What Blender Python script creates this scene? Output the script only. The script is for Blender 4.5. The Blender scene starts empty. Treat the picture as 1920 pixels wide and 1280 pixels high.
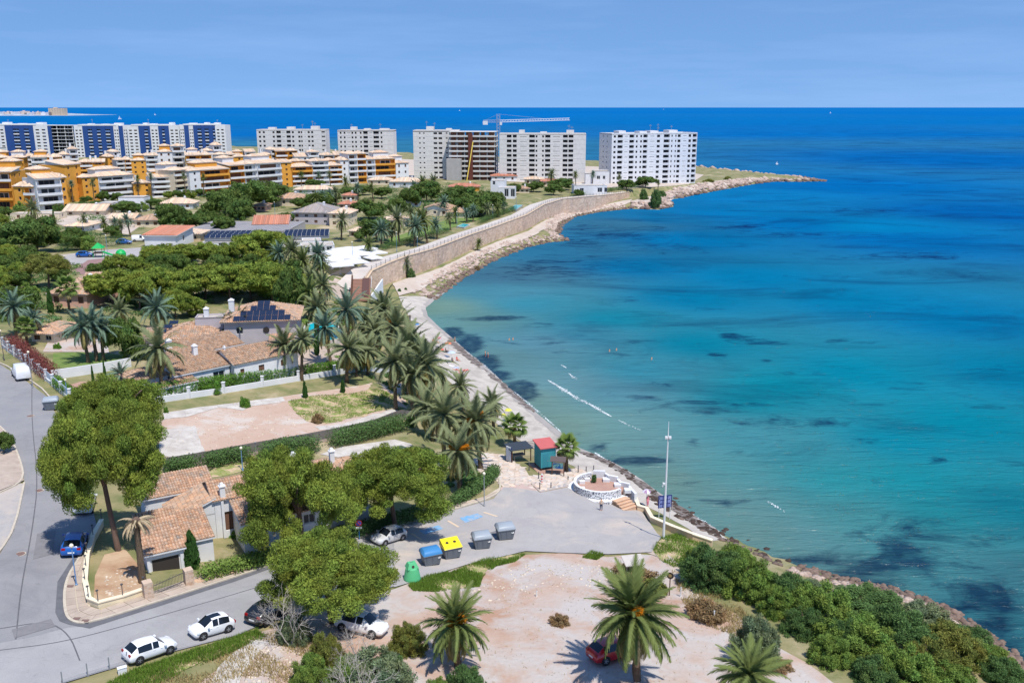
import bpy, bmesh, math, random
import numpy as np
from mathutils import Vector, Matrix, geometry
random.seed(7); RNG = np.random.default_rng(11)
SC = bpy.context.scene
COL = SC.collection
R = math.radians
# ---------------------------------------------------------------- camera
F = 1700.0; HC = 50.0; HOR = 201.0
PIT = math.atan((640 - HOR) / F)
cam_d = bpy.data.cameras.new('camera'); cam = bpy.data.objects.new('camera', cam_d); COL.objects.link(cam)
cam_d.sensor_width = 36.0; cam_d.lens = 36.0 * F / 1920.0
cam_d.clip_start = 1.0; cam_d.clip_end = 200000.0
cam.location = (0, 0, HC); cam.rotation_euler = (math.pi / 2 - PIT, 0, 0)
SC.camera = cam
SC.render.engine = 'CYCLES'
SC.cycles.use_denoising = True
SC.cycles.max_bounces = 5; SC.cycles.diffuse_bounces = 3; SC.cycles.glossy_bounces = 2
SC.cycles.transmission_bounces = 3; SC.cycles.transparent_max_bounces = 4
SC.cycles.caustics_reflective = False; SC.cycles.caustics_refractive = False
# ---------------------------------------------------------------- sun and sky
SUN_EL = R(64); SHD = R(34)          # shadows fall away from the camera and to its left
sdir = Vector((math.sin(SHD) * math.cos(SUN_EL), -math.cos(SHD) * math.cos(SUN_EL), math.sin(SUN_EL)))
sun_d = bpy.data.lights.new('sun', 'SUN'); sun = bpy.data.objects.new('sun', sun_d); COL.objects.link(sun)
sun_d.energy = 4.3; sun_d.angle = R(0.53); sun_d.color = (1.0, 0.955, 0.89)
sun.rotation_euler = (-sdir).to_track_quat('-Z', 'Y').to_euler()
sun.location = (30, -40, 120)
W = bpy.data.worlds.new('World'); SC.world = W; W.use_nodes = True
nt = W.node_tree; nt.nodes.clear()
def wn(t): return nt.nodes.new(t)
sky = wn('ShaderNodeTexSky'); sky.sky_type = 'NISHITA'; sky.sun_disc = False
sky.sun_elevation = SUN_EL; sky.sun_rotation = math.atan2(sdir.x, sdir.y)
sky.altitude = 0; sky.air_density = 1.0; sky.dust_density = 0.12; sky.ozone_density = 2.5
bg = wn('ShaderNodeBackground'); bg.inputs['Strength'].default_value = 0.15
wo = wn('ShaderNodeOutputWorld')
# thin high cloud low over the horizon, laid out by direction in the real sky
tc = wn('ShaderNodeTexCoord'); mp = wn('ShaderNodeMapping'); mp.inputs['Scale'].default_value = (1.6, 1.6, 16.0)
nz = wn('ShaderNodeTexNoise'); nz.inputs['Scale'].default_value = 2.2; nz.inputs['Detail'].default_value = 8; nz.inputs['Roughness'].default_value = 0.6
cr = wn('ShaderNodeMapRange'); cr.inputs[1].default_value = 0.46; cr.inputs[2].default_value = 0.80; cr.inputs[3].default_value = 0.0; cr.inputs[4].default_value = 0.16
gam = wn('ShaderNodeMix'); gam.data_type = 'RGBA'; gam.inputs[0].default_value = 0.0
hsv = wn('ShaderNodeHueSaturation'); hsv.inputs['Saturation'].default_value = 1.17; hsv.inputs['Hue'].default_value = 0.503
cl = wn('ShaderNodeMix'); cl.data_type = 'RGBA'; cl.inputs[7].default_value = (3.6, 4.8, 7.4, 1)
L = nt.links.new
# look the sky up a little above its own horizon: clear dry air without the yellow band
lift = wn('ShaderNodeVectorMath'); lift.operation = 'MULTIPLY_ADD'; lift.inputs[1].default_value = (1, 1, 0.8); lift.inputs[2].default_value = (0, 0, 0.26)
nrm = wn('ShaderNodeVectorMath'); nrm.operation = 'NORMALIZE'; L = nt.links.new
L(tc.outputs['Generated'], lift.inputs[0]); L(lift.outputs[0], nrm.inputs[0]); L(nrm.outputs[0], sky.inputs[0])
L(tc.outputs['Generated'], mp.inputs[0]); L(mp.outputs[0], nz.inputs['Vector']); L(nz.outputs[0], cr.inputs[0])
L(sky.outputs[0], hsv.inputs['Color']); L(hsv.outputs[0], cl.inputs[6]); L(cr.outputs[0], cl.inputs[0])
L(cl.outputs[2], bg.inputs['Color']); L(bg.outputs[0], wo.inputs[0])
vs = SC.view_settings; vs.view_transform = 'Standard'; vs.look = 'None'; vs.gamma = 1.0; vs.use_curve_mapping = False
vs.exposure = 0.24
# ---------------------------------------------------------------- pixel -> place helpers (layout table is measured on the photograph)
CP, SP = math.cos(PIT), math.sin(PIT)
def at(u, v, z):
    """place on the level z seen at (u, v) of the photograph"""
    x = (u - 960) / F; y = (640 - v) / F
    d = (x, CP + y * SP, -SP + y * CP)
    t = (z - HC) / d[2]
    return Vector((d[0] * t, d[1] * t, z))
def proj(p):
    dz = p[2] - HC; zf = p[1] * CP - dz * SP; yu = p[1] * SP + dz * CP
    return 960 + F * p[0] / zf, 640 - F * yu / zf
def ppm(p): return F / (p[1] * CP - (p[2] - HC) * SP)      # photo pixels per metre
# ---------------------------------------------------------------- lay of the land
CTRL = [(960,1000,4),(1150,1000,4),(1100,1150,6),(1200,1270,7.5),(800,1200,7.5),(1450,1270,7.5),(760,1080,5.2),(870,950,4.2),(600,1040,6.4),
 (430,1100,8.2),(150,1150,10),(50,1250,10.6),(350,1250,10.4),(60,1000,9.8),(60,720,9.6),(300,1000,8.6),(450,820,7.2),(680,770,5),(800,760,4),
 (900,900,4.1),(980,870,3.9),(1060,890,3.9),(400,700,8),(300,620,8.5),(600,620,6),(700,640,4.2),(640,540,6.6),(560,440,8),(900,400,8),(200,450,9.5),(0,600,10),(0,500,10),
 (400,350,8),(1000,350,7.5),(1100,345,6.5),(1280,335,4),(1400,330,3),(700,320,7),(200,300,8),(-300,300,8),(-300,600,10),(-200,1000,10.5),
 (1300,1010,4.4),(1400,1100,6),(1600,1250,7),(1500,1180,6.6),(1800,1290,6.5),(500,1400,9),(1000,1500,8.5),(1600,1500,8),(760,560,3.2),(660,500,7.2)]
cw = np.array([at(u, v, z)[:] for u, v, z in CTRL])
def _k(r2): return np.sqrt(r2 + 25.0 ** 2)
_A = _k(((cw[:, None, :2] - cw[None, :, :2]) ** 2).sum(-1))
_n = len(cw); _M = np.zeros((_n + 1, _n + 1)); _M[:_n, :_n] = _A - np.eye(_n) * 2.0; _M[:_n, _n] = 1; _M[_n, :_n] = 1
_w = np.linalg.solve(_M, np.r_[cw[:, 2], 0])
# shoreline: (u, v, slope of the shore behind it)
COAST = [(2300,1420,.34),(1960,1290,.34),(1895,1228,.34),(1830,1180,.34),(1760,1135,.32),(1690,1110,.32),(1620,1095,.32),(1560,1082,.32),(1500,1062,.32),(1430,1035,.32),(1385,1015,.35),(1345,998,.3),(1290,962,.22),
 (1240,930,.2),(1190,892,.17),(1150,868,.15),(1110,850,.14),(1080,838,.12),(1055,815,.12),(1030,795,.12),(1000,770,.12),(960,735,.12),(930,705,.12),(900,680,.12),(870,655,.12),
 (845,632,.12),(820,611,.13),(800,592,.16),(795,577,.2),(812,562,.3),(838,542,.35),(880,514,.4),(930,486,.4),(985,464,.4),(1030,454,.35),(1066,451,.3),(1048,440,.35),(1052,422,.4),(1078,406,.4),(1120,398,.4),
 (1180,391,.35),(1235,393,.5),(1262,387,.6),(1250,375,.6),(1275,371,.6),(1330,360,.6),(1400,347,.5),(1450,340.5,.25),(1500,341,.12),(1552,340,.1),(1500,334,.2),(1450,331,.3),(1400,327,.4),(1330,320,.5),
 (1250,313,.5),(1100,308,.5),(900,300,.5),(700,292,.5),(430,282,.5),(200,276,.5),(0,270,.5),(-400,262,.5),(-900,262,.5)]
cst = np.array([at(u, v, 0)[:2] for u, v, s in COAST]); cslope = np.array([s for *_, s in COAST])
land_poly = np.vstack([cst, [[-2200, cst[-1, 1]], [-2200, -300], [cst[0, 0] + 40, -300]]])
WALLPX = [(672,552,548),(700,541,508),(735,530,492),(762,521,482),(815,502,467),(880,471,442),(930,451,425),(988,431,404),(1020,412,385),(1055,397,374),(1095,391,370),(1130,384,367),(1180,371,361)]
wb = [at(u, v, 2.6 if i > 1 else 3.2) for i, (u, v, _) in enumerate(WALLPX)]           # foot of the sea wall
wtop = [p.z + (vb - vt) / ppm(p) * 1.02 for p, (u, vb, vt) in zip(wb, WALLPX)]
def inside(pts, poly):
    x, y = pts[:, 0], pts[:, 1]; c = np.zeros(len(pts), bool); n = len(poly); j = n - 1
    for i in range(n):
        xi, yi, xj, yj = poly[i, 0], poly[i, 1], poly[j, 0], poly[j, 1]
        if yi != yj:
            c ^= ((yi > y) != (yj > y)) & (x < (xj - xi) * (y - yi) / (yj - yi) + xi)
        j = i
    return c
def dist_line(pts, line, val=None):
    best = np.full(len(pts), 1e18); bv = np.zeros(len(pts))
    for i in range(len(line) - 1):
        a, b = line[i], line[i + 1]; ab = b - a
        t = np.clip(((pts - a) @ ab) / (ab @ ab), 0, 1); d = ((pts - a - t[:, None] * ab) ** 2).sum(1)
        m = d < best; best[m] = d[m]
        if val is not None: bv[m] = (val[i] + (val[i + 1] - val[i]) * t)[m]
    return np.sqrt(best), bv
wl = np.array([p[:2] for p in wb])
low_poly = np.vstack([wl + np.array([-1.2, 2.2]), cst[45:24:-1]])
def hills(pts):
    z = np.zeros(len(pts))
    for i in range(0, len(pts), 20000):
        q = pts[i:i + 20000]
        z[i:i + 20000] = _k(((q[:, None, :] - cw[None, :, :2]) ** 2).sum(-1)) @ _w[:_n] + _w[_n]
    return z
def ground(pts):
    pts = np.asarray(pts, float).reshape(-1, 2)
    z = np.clip(hills(pts), 1.5, 14)
    low = inside(pts, low_poly); z[low] = np.minimum(z[low], 2.7)
    d, s = dist_line(pts, cst, cslope)
    land = inside(pts, land_poly)
    sh = np.where(land, d * s + np.maximum(0, d - 22) * 0.6 - 0.05, -np.minimum(d * 0.12, 4) - 0.05)
    zz = np.minimum(z, sh)
    # soften the lip
    k = 0.6; h = np.clip(0.5 + 0.5 * (sh - z) / k, 0, 1)
    return np.where(land, sh * (1 - h) + z * h - k * h * (1 - h) * 0.5, zz)
from bisect import bisect_right
# the land as it is built: a height grid, read by bilinear interpolation
gx = np.r_[-1900, -1500, -1200, np.arange(-1000, -300, 25), np.arange(-300, 130, 2.2), np.arange(130, 300, 6), 340, 400]
gy = np.r_[-60, 0, 30, np.arange(50, 170, 1.6), np.arange(170, 420, 2.2), np.arange(420, 760, 4.5), np.arange(760, 1300, 20), 1500, 1900]
_GX, _GY = np.meshgrid(gx, gy); GP2 = np.c_[_GX.ravel(), _GY.ravel()]
GZ = ground(GP2); GZG = GZ.reshape(len(gy), len(gx))
_gxl, _gyl, _gzl = gx.tolist(), gy.tolist(), GZG.tolist()
def gz(x, y):
    i = min(max(bisect_right(_gxl, x) - 1, 0), len(_gxl) - 2); j = min(max(bisect_right(_gyl, y) - 1, 0), len(_gyl) - 2)
    a = (x - _gxl[i]) / (_gxl[i + 1] - _gxl[i]); b = (y - _gyl[j]) / (_gyl[j + 1] - _gyl[j])
    r0, r1 = _gzl[j], _gzl[j + 1]
    return (r0[i] * (1 - a) + r0[i + 1] * a) * (1 - b) + (r1[i] * (1 - a) + r1[i + 1] * a) * b
def ground(pts):
    pts = np.asarray(pts, float).reshape(-1, 2)
    i = np.clip(np.searchsorted(gx, pts[:, 0], 'right') - 1, 0, len(gx) - 2); j = np.clip(np.searchsorted(gy, pts[:, 1], 'right') - 1, 0, len(gy) - 2)
    a = (pts[:, 0] - gx[i]) / (gx[i + 1] - gx[i]); b = (pts[:, 1] - gy[j]) / (gy[j + 1] - gy[j])
    return (GZG[j, i] * (1 - a) + GZG[j, i + 1] * a) * (1 - b) + (GZG[j + 1, i] * (1 - a) + GZG[j + 1, i + 1] * a) * b
def gp(u, v):
    """place on the ground seen at (u, v)"""
    z = 5.0
    for _ in range(14):
        p = at(u, v, z); z = 0.5 * z + 0.5 * gz(p.x, p.y)
    p = at(u, v, z); return Vector((p.x, p.y, gz(p.x, p.y)))
# ---------------------------------------------------------------- object helpers
def link(o): COL.objects.link(o); return o
THINGS = []
def tag(o, label, cat, group=None):
    o['label'] = label; o['category'] = cat
    if group: o['group'] = group
    THINGS.append(o); return o
def empty(name, loc, rz=0, label=None, cat=None, group=None, scale=None):
    o = bpy.data.objects.new(name, None); link(o); o.location = loc; o.rotation_euler = (0, 0, rz); o.empty_display_size = 0.3
    if scale is not None: o.scale = (scale,) * 3 if not hasattr(scale, '__len__') else scale
    if label: tag(o, label, cat, group)
    return o
class MB:
    def __init__(s): s.v = []; s.f = []; s.m = []; s.mi = 0; s.c = []; s.col = None
    def mat(s, i): s.mi = i; return s
    def vs(s, pts):
        n = len(s.v); s.v.extend([tuple(p) for p in pts]); return n
    def face(s, idx): s.f.append(tuple(idx)); s.m.append(s.mi); s.c.append(s.col)
    def poly(s, pts): n = s.vs(pts); s.face(range(n, n + len(pts)))
    def box(s, x0, x1, y0, y1, z0, z1, M=None):
        p = [(x0,y0,z0),(x1,y0,z0),(x1,y1,z0),(x0,y1,z0),(x0,y0,z1),(x1,y0,z1),(x1,y1,z1),(x0,y1,z1)]
        if M is not None: p = [tuple(M @ Vector(q)) for q in p]
        n = s.vs(p)
        for f in ((3,2,1,0),(4,5,6,7),(0,1,5,4),(1,2,6,5),(2,3,7,6),(3,0,4,7)): s.face([n + i for i in f])
        return s
    def hexa(s, p):
        n = s.vs(p)
        for f in ((3,2,1,0),(4,5,6,7),(0,1,5,4),(1,2,6,5),(2,3,7,6),(3,0,4,7)): s.face([n + i for i in f])
        return s
    def tube(s, pts, rad, k=6, caps=True):
        pts = [Vector(p) for p in pts]; rings = []
        for i, p in enumerate(pts):
            d = (pts[min(i + 1, len(pts) - 1)] - pts[max(i - 1, 0)]).normalized()
            a = d.orthogonal().normalized() if abs(d.z) < 0.99 else Vector((1, 0, 0))
            if abs(d.z) < 0.99: a = d.cross(Vector((0, 0, 1))).normalized()
            b = d.cross(a).normalized(); r = rad[i] if hasattr(rad, '__len__') else rad
            rings.append(s.vs([p + (a * math.cos(2 * math.pi * j / k) + b * math.sin(2 * math.pi * j / k)) * r for j in range(k)]))
        for i in range(len(pts) - 1):
            for j in range(k):
                s.face((rings[i] + j, rings[i + 1] + j, rings[i + 1] + (j + 1) % k, rings[i] + (j + 1) % k))
        if caps:
            s.face([rings[0] + j for j in range(k)]); s.face([rings[-1] + k - 1 - j for j in range(k)])
        return s
    def lathe(s, prof, k=16, c=(0, 0, 0), cap=True):
        rings = [s.vs([(c[0] + r * math.cos(2 * math.pi * j / k), c[1] + r * math.sin(2 * math.pi * j / k), c[2] + z) for j in range(k)]) for r, z in prof]
        for i in range(len(prof) - 1):
            for j in range(k): s.face((rings[i] + j, rings[i] + (j + 1) % k, rings[i + 1] + (j + 1) % k, rings[i + 1] + j))
        if cap:
            s.face([rings[0] + k - 1 - j for j in range(k)]); s.face([rings[-1] + j for j in range(k)])
        return s
    def mesh(s, name, mats, smooth=False):
        me = bpy.data.meshes.new(name); me.from_pydata(s.v, [], s.f)
        for m in (mats if isinstance(mats, (list, tuple)) else [mats]): me.materials.append(m)
        if s.f:
            me.polygons.foreach_set('material_index', s.m)
            if smooth: me.polygons.foreach_set('use_smooth', [True] * len(s.f))
            if any(c is not None for c in s.c):
                a = me.color_attributes.new('Col', 'FLOAT_COLOR', 'CORNER'); arr = np.ones((len(me.loops), 4), np.float32); i = 0
                for f, c in zip(s.f, s.c):
                    arr[i:i + len(f), :3] = c if c is not None else (1, 1, 1); i += len(f)
                a.data.foreach_set('color', arr.ravel())
        me.update(); return me
    def build(s, name, mats, parent=None, smooth=False, loc=None, rz=None):
        o = bpy.data.objects.new(name, s.mesh(name, mats, smooth)); link(o)
        if parent is not None: o.parent = parent
        if loc is not None: o.location = loc
        if rz is not None: o.rotation_euler = (0, 0, rz)
        return o
def inst(name, me, parent=None, loc=(0, 0, 0), rot=(0, 0, 0), scale=None):
    o = bpy.data.objects.new(name, me); link(o)
    if parent is not None: o.parent = parent
    o.location = loc; o.rotation_euler = rot
    if scale is not None: o.scale = (scale,) * 3 if not hasattr(scale, '__len__') else scale
    return o
def npmesh(name, V, Fq, mats, colors=None, smooth=False, mi=None):
    """V (n,3), Fq (m,3|4) as one mesh; colors per face"""
    me = bpy.data.meshes.new(name); k = Fq.shape[1]; m = len(Fq)
    me.vertices.add(len(V)); me.vertices.foreach_set('co', np.ascontiguousarray(V, np.float32).ravel())
    me.loops.add(m * k); me.loops.foreach_set('vertex_index', np.ascontiguousarray(Fq, np.int32).ravel())
    me.polygons.add(m); me.polygons.foreach_set('loop_start', np.arange(0, m * k, k, dtype=np.int32))
    for x in (mats if isinstance(mats, (list, tuple)) else [mats]): me.materials.append(x)
    if mi is not None: me.polygons.foreach_set('material_index', np.asarray(mi, np.int32))
    if smooth: me.polygons.foreach_set('use_smooth', np.ones(m, bool))
    me.update(calc_edges=True)
    if colors is not None:
        a = me.color_attributes.new('Col', 'FLOAT_COLOR', 'CORNER')
        c = np.ones((m, k, 4), np.float32); c[:, :, :3] = np.asarray(colors, np.float32).reshape(m, 1, 3); a.data.foreach_set('color', c.ravel())
    return me
# ---------------------------------------------------------------- materials
MATS = {}
def S(r, g, b):
    f = lambda c: (c / 255 / 12.92) if c / 255 <= 0.04045 else ((c / 255 + 0.055) / 1.055) ** 2.4
    return (f(r), f(g), f(b))
def mat(name, col, rough=0.8, var=0.0, scale=1.0, col2=None, bump=0.0, bscale=None, metal=0.0, spec=0.3, attr=False, coat=0.0, detail=6, lo=0.35, hi=0.65, trans=None, coords='Object', stain=None):
    if name in MATS: return MATS[name]
    m = bpy.data.materials.new(name); m.use_nodes = True; t = m.node_tree; N = t.nodes; K = t.links.new
    b = N['Principled BSDF']; b.inputs['Roughness'].default_value = rough; b.inputs['Metallic'].default_value = metal
    b.inputs['Specular IOR Level'].default_value = spec; b.inputs['Coat Weight'].default_value = coat
    tc = N.new('ShaderNodeTexCoord')
    out = None
    base = N.new('ShaderNodeRGB'); base.outputs[0].default_value = (*col, 1); out = base.outputs[0]
    if col2 is not None or var:
        nz = N.new('ShaderNodeTexNoise'); nz.inputs['Scale'].default_value = scale; nz.inputs['Detail'].default_value = detail; nz.inputs['Roughness'].default_value = 0.62
        K(tc.outputs[coords], nz.inputs['Vector'])
        mr = N.new('ShaderNodeMapRange'); mr.inputs[1].default_value = lo; mr.inputs[2].default_value = hi; K(nz.outputs[0], mr.inputs[0])
        mx = N.new('ShaderNodeMix'); mx.data_type = 'RGBA'; K(mr.outputs[0], mx.inputs[0])
        c2 = col2 if col2 is not None else tuple(c * (1 - var) for c in col)
        K(out, mx.inputs[6]); mx.inputs[7].default_value = (*c2, 1); out = mx.outputs[2]
    if stain is not None:                                    # a second, larger field of wear: (colour, scale, lo, hi)
        n2 = N.new('ShaderNodeTexNoise'); n2.inputs['Scale'].default_value = stain[1]; n2.inputs['Detail'].default_value = 7; n2.inputs['Roughness'].default_value = 0.65; n2.inputs['Distortion'].default_value = 0.6
        K(tc.outputs[coords], n2.inputs['Vector'])
        m2 = N.new('ShaderNodeMapRange'); m2.inputs[1].default_value = stain[2]; m2.inputs[2].default_value = stain[3]; K(n2.outputs[0], m2.inputs[0])
        x2 = N.new('ShaderNodeMix'); x2.data_type = 'RGBA'; K(m2.outputs[0], x2.inputs[0]); K(out, x2.inputs[6]); x2.inputs[7].default_value = (*stain[0], 1); out = x2.outputs[2]
    if attr:
        at_ = N.new('ShaderNodeVertexColor'); at_.layer_name = 'Col'
        mm = N.new('ShaderNodeMix'); mm.data_type = 'RGBA'; mm.blend_type = 'MULTIPLY'; mm.inputs[0].default_value = 1.0
        K(out, mm.inputs[6]); K(at_.outputs[0], mm.inputs[7]); out = mm.outputs[2]
    K(out, b.inputs['Base Color'])
    if bump:
        n3 = N.new('ShaderNodeTexNoise'); n3.inputs['Scale'].default_value = bscale or scale * 4; n3.inputs['Detail'].default_value = 5; K(tc.outputs[coords], n3.inputs['Vector'])
        bp = N.new('ShaderNodeBump'); bp.inputs['Strength'].default_value = bump; bp.inputs['Distance'].default_value = 0.1; K(n3.outputs[0], bp.inputs['Height']); K(bp.outputs[0], b.inputs['Normal'])
    if trans is not None:
        tr = N.new('ShaderNodeBsdfTranslucent'); ms = N.new('ShaderNodeMixShader'); ms.inputs[0].default_value = trans
        K(out, tr.inputs[0]); K(b.outputs[0], ms.inputs[1]); K(tr.outputs[0], ms.inputs[2]); K(ms.outputs[0], N['Material Output'].inputs[0])
    MATS[name] = m; return m
ORD = 'first second third fourth fifth sixth seventh eighth ninth tenth eleventh twelfth thirteenth fourteenth fifteenth sixteenth seventeenth eighteenth nineteenth twentieth'.split()
TENS = {20: 'twenty', 30: 'thirty', 40: 'forty', 50: 'fifty', 60: 'sixty', 70: 'seventy', 80: 'eighty'}
def ordw(i):
    if i < 20: return ORD[i]
    n = i + 1; t = n // 10 * 10
    return TENS[t] + '-' + ORD[n % 10 - 1] if n % 10 else TENS[t][:-1] + 'ieth'
# ================================================================ the setting
def structure(o): o['kind'] = 'structure'; return o
def stuff(o, label=None, cat=None):
    o['kind'] = 'stuff'
    if label: o['label'] = label; o['category'] = cat
    return o
M_earth = mat('earth', S(150,138,102), 0.95, scale=0.22, col2=S(98,108,62), bump=0.5, bscale=3.0, stain=(S(184,168,142), 0.06, 0.54, 0.7))
M_asph = mat('asphalt', S(144,142,142), 0.9, scale=0.35, col2=S(136,135,137), bump=0.12, bscale=25, stain=(S(126,125,127), 0.13, 0.5, 0.68))
M_asph2 = mat('pale_asphalt', S(168,164,161), 0.92, scale=0.3, col2=S(158,154,153), bump=0.12, bscale=25, stain=(S(186,174,162), 0.15, 0.5, 0.68))
M_asph3 = mat('dark_asphalt_patch', S(106,106,110), 0.9, var=0.2, scale=1.2)
M_pav = mat('pavement_stone', S(184,168,154), 0.9, scale=0.9, col2=S(166,150,138), bump=0.2, bscale=12)
M_kerb = mat('kerb_concrete', S(198,186,168), 0.9, var=0.2, scale=2.0)
M_sand = mat('beach_sand', S(190,182,172), 0.95, scale=0.5, col2=S(172,164,155), bump=1.0, bscale=2.6, stain=(S(150,142,134), 0.16, 0.52, 0.72), detail=10)
M_path = mat('path_dirt', S(192,180,168), 0.95, scale=0.3, col2=S(180,164,150), bump=0.3, bscale=5)
M_dirt = mat('pink_dirt', S(186,166,152), 0.95, scale=0.14, col2=S(170,136,114), bump=0.8, bscale=2.2, stain=(S(182,174,168), 0.2, 0.42, 0.60), detail=12)
M_dirt2 = mat('plot_dirt', S(190,168,152), 0.95, scale=0.16, col2=S(178,150,132), bump=0.45, bscale=3.5, stain=(S(192,182,172), 0.2, 0.5, 0.64), detail=9)
M_rubble = mat('rubble_concrete', S(200,194,186), 0.95, scale=0.7, col2=S(176,168,160), bump=0.6, bscale=6)
M_grass = mat('grass_ground', S(128,140,72), 0.95, scale=0.9, col2=S(196,170,140), bump=0.8, bscale=9, lo=0.40, hi=0.60, detail=9)
M_lawn = mat('lawn', S(96,122,56), 0.95, scale=0.8, col2=S(118,132,74), bump=0.6, bscale=14)
M_weed = mat('seaweed', S(84,74,68), 0.95, scale=1.0, col2=S(140,130,124), bump=1.0, bscale=8)
M_terra = mat('terracotta_floor', S(178,144,128), 0.9, scale=0.6, col2=S(162,126,112))
def asphalt_wear(m, amt=.35):
    N = m.node_tree.nodes; K = m.node_tree.links.new; b = N['Principled BSDF']; src = b.inputs['Base Color'].links[0].from_socket; tc = N.new('ShaderNodeTexCoord')
    vo = N.new('ShaderNodeTexVoronoi'); vo.feature = 'DISTANCE_TO_EDGE'; vo.inputs['Scale'].default_value = .22; nz = N.new('ShaderNodeTexNoise'); nz.inputs['Scale'].default_value = .8; nz.inputs['Detail'].default_value = 6
    ad = N.new('ShaderNodeVectorMath'); ad.operation = 'MULTIPLY_ADD'; ad.inputs[1].default_value = (2.2, 2.2, 0); K(tc.outputs['Object'], nz.inputs['Vector']); K(nz.outputs['Color'], ad.inputs[0]); K(tc.outputs['Object'], ad.inputs[2]); K(ad.outputs[0], vo.inputs['Vector'])
    mr = N.new('ShaderNodeMapRange'); mr.inputs[1].default_value = .002; mr.inputs[2].default_value = .010; mr.inputs[3].default_value = amt; mr.inputs[4].default_value = 0; K(vo.outputs['Distance'], mr.inputs[0])
    n2 = N.new('ShaderNodeTexNoise'); n2.inputs['Scale'].default_value = 14; n2.inputs['Detail'].default_value = 4; K(tc.outputs['Object'], n2.inputs['Vector']); m2 = N.new('ShaderNodeMapRange'); m2.inputs[1].default_value = .3; m2.inputs[2].default_value = .7; m2.inputs[3].default_value = .9; m2.inputs[4].default_value = 1.08; K(n2.outputs[0], m2.inputs[0])
    n3 = N.new('ShaderNodeTexNoise'); n3.inputs['Scale'].default_value = .9; n3.inputs['Detail'].default_value = 9; n3.inputs['Roughness'].default_value = .7; K(tc.outputs['Object'], n3.inputs['Vector']); m3 = N.new('ShaderNodeMapRange'); m3.inputs[1].default_value = .60; m3.inputs[2].default_value = .74; m3.inputs[3].default_value = 1.0; m3.inputs[4].default_value = .8; K(n3.outputs[0], m3.inputs[0])
    mu = N.new('ShaderNodeMath'); mu.operation = 'MULTIPLY'; K(m2.outputs[0], mu.inputs[0]); K(m3.outputs[0], mu.inputs[1])
    sc_ = N.new('ShaderNodeVectorMath'); sc_.operation = 'SCALE'; K(src, sc_.inputs[0]); K(mu.outputs[0], sc_.inputs['Scale']); mx = N.new('ShaderNodeMix'); mx.data_type = 'RGBA'; K(mr.outputs[0], mx.inputs[0]); K(sc_.outputs[0], mx.inputs[6]); mx.inputs[7].default_value = (.10, .10, .10, 1); K(mx.outputs[2], b.inputs['Base Color'])
asphalt_wear(M_asph, .16); asphalt_wear(M_asph2, .12); asphalt_wear(M_pav, .15); asphalt_wear(M_rubble, .3)
# -------- terrain
P2, Z = GP2, GZ
nx, ny = len(gx), len(gy)
idx = np.arange(nx * ny).reshape(ny, nx)
quad = np.stack([idx[:-1, :-1], idx[:-1, 1:], idx[1:, 1:], idx[1:, :-1]], -1).reshape(-1, 4)
keep = (Z[quad].max(1) > -1.6)
o = inst('ground', npmesh('ground', np.c_[P2, Z], quad[keep], M_earth, smooth=True)); structure(o)
# -------- sea: one sheet out to the horizon, coloured by the depth and the bed below it
SEA = [(860,600,112,146,156),(815,578,122,144,142),(1000,645,98,138,163),(930,665,104,134,148),(1050,720,114,147,166),(990,745,124,144,146),(1075,800,128,144,142),(1150,800,112,144,156),(1250,850,110,140,153),
(1240,900,122,140,140),(1350,950,110,140,150),(1500,1010,99,140,155),(1420,1010,116,138,140),(1700,1050,70,130,146),(1850,1150,52,108,130),(1905,1240,52,102,122),(1600,1080,90,120,130),(1890,1085,66,110,132),
(1000,570,62,134,165),(950,547,82,138,168),(1150,600,22,130,164),(1300,645,0,128,165),(1400,750,8,132,160),(1460,725,0,131,160),(1500,850,60,136,158),(1700,900,14,132,154),(1800,795,0,128,160),(1600,700,0,127,163),(1900,700,0,121,164),(1900,950,14,120,146),
(950,520,74,114,148),(1080,470,48,110,153),(1200,500,5,106,160),(1300,450,0,112,174),(1400,520,0,119,174),(1300,560,0,122,172),(1600,565,0,121,174),(1800,600,0,116,172),
(1150,420,56,110,150),(1250,410,20,108,165),(1350,400,4,114,180),(1400,368,10,119,188),(1500,420,0,108,178),(1610,425,0,122,186),(1700,450,0,104,176),(1850,400,0,97,175),(1600,350,0,107,186),(1800,300,0,100,182),(1700,250,0,106,190),
(1400,250,0,108,193),(900,215,0,112,201),(400,250,0,108,194),(1900,215,0,108,195),(100,225,0,108,195),(2300,500,0,96,170),(2300,900,0,116,156),(2200,1300,36,104,130),(1155,737,92,137,162),(1205,697,60,136,166),(1365,877,92,146,160),(1415,827,80,143,165),(1605,967,78,140,152),(1795,1067,78,134,150),(1115,627,66,132,164),(1675,827,0,128,160),(1560,900,40,140,158),(1750,960,30,134,152)]
SEA += [(u, v, 0, 110, 197 if v < 215 else 193) for u in range(-120, 2100, 130) for v in (206.5, 212, 228)]
sp = np.array([at(u, v, 0)[:2] for u, v, *_ in SEA]); scol = np.array([S(*c[2:]) for c in SEA]) * np.array([.84, 1.03, .87]) / 1.42
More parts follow.
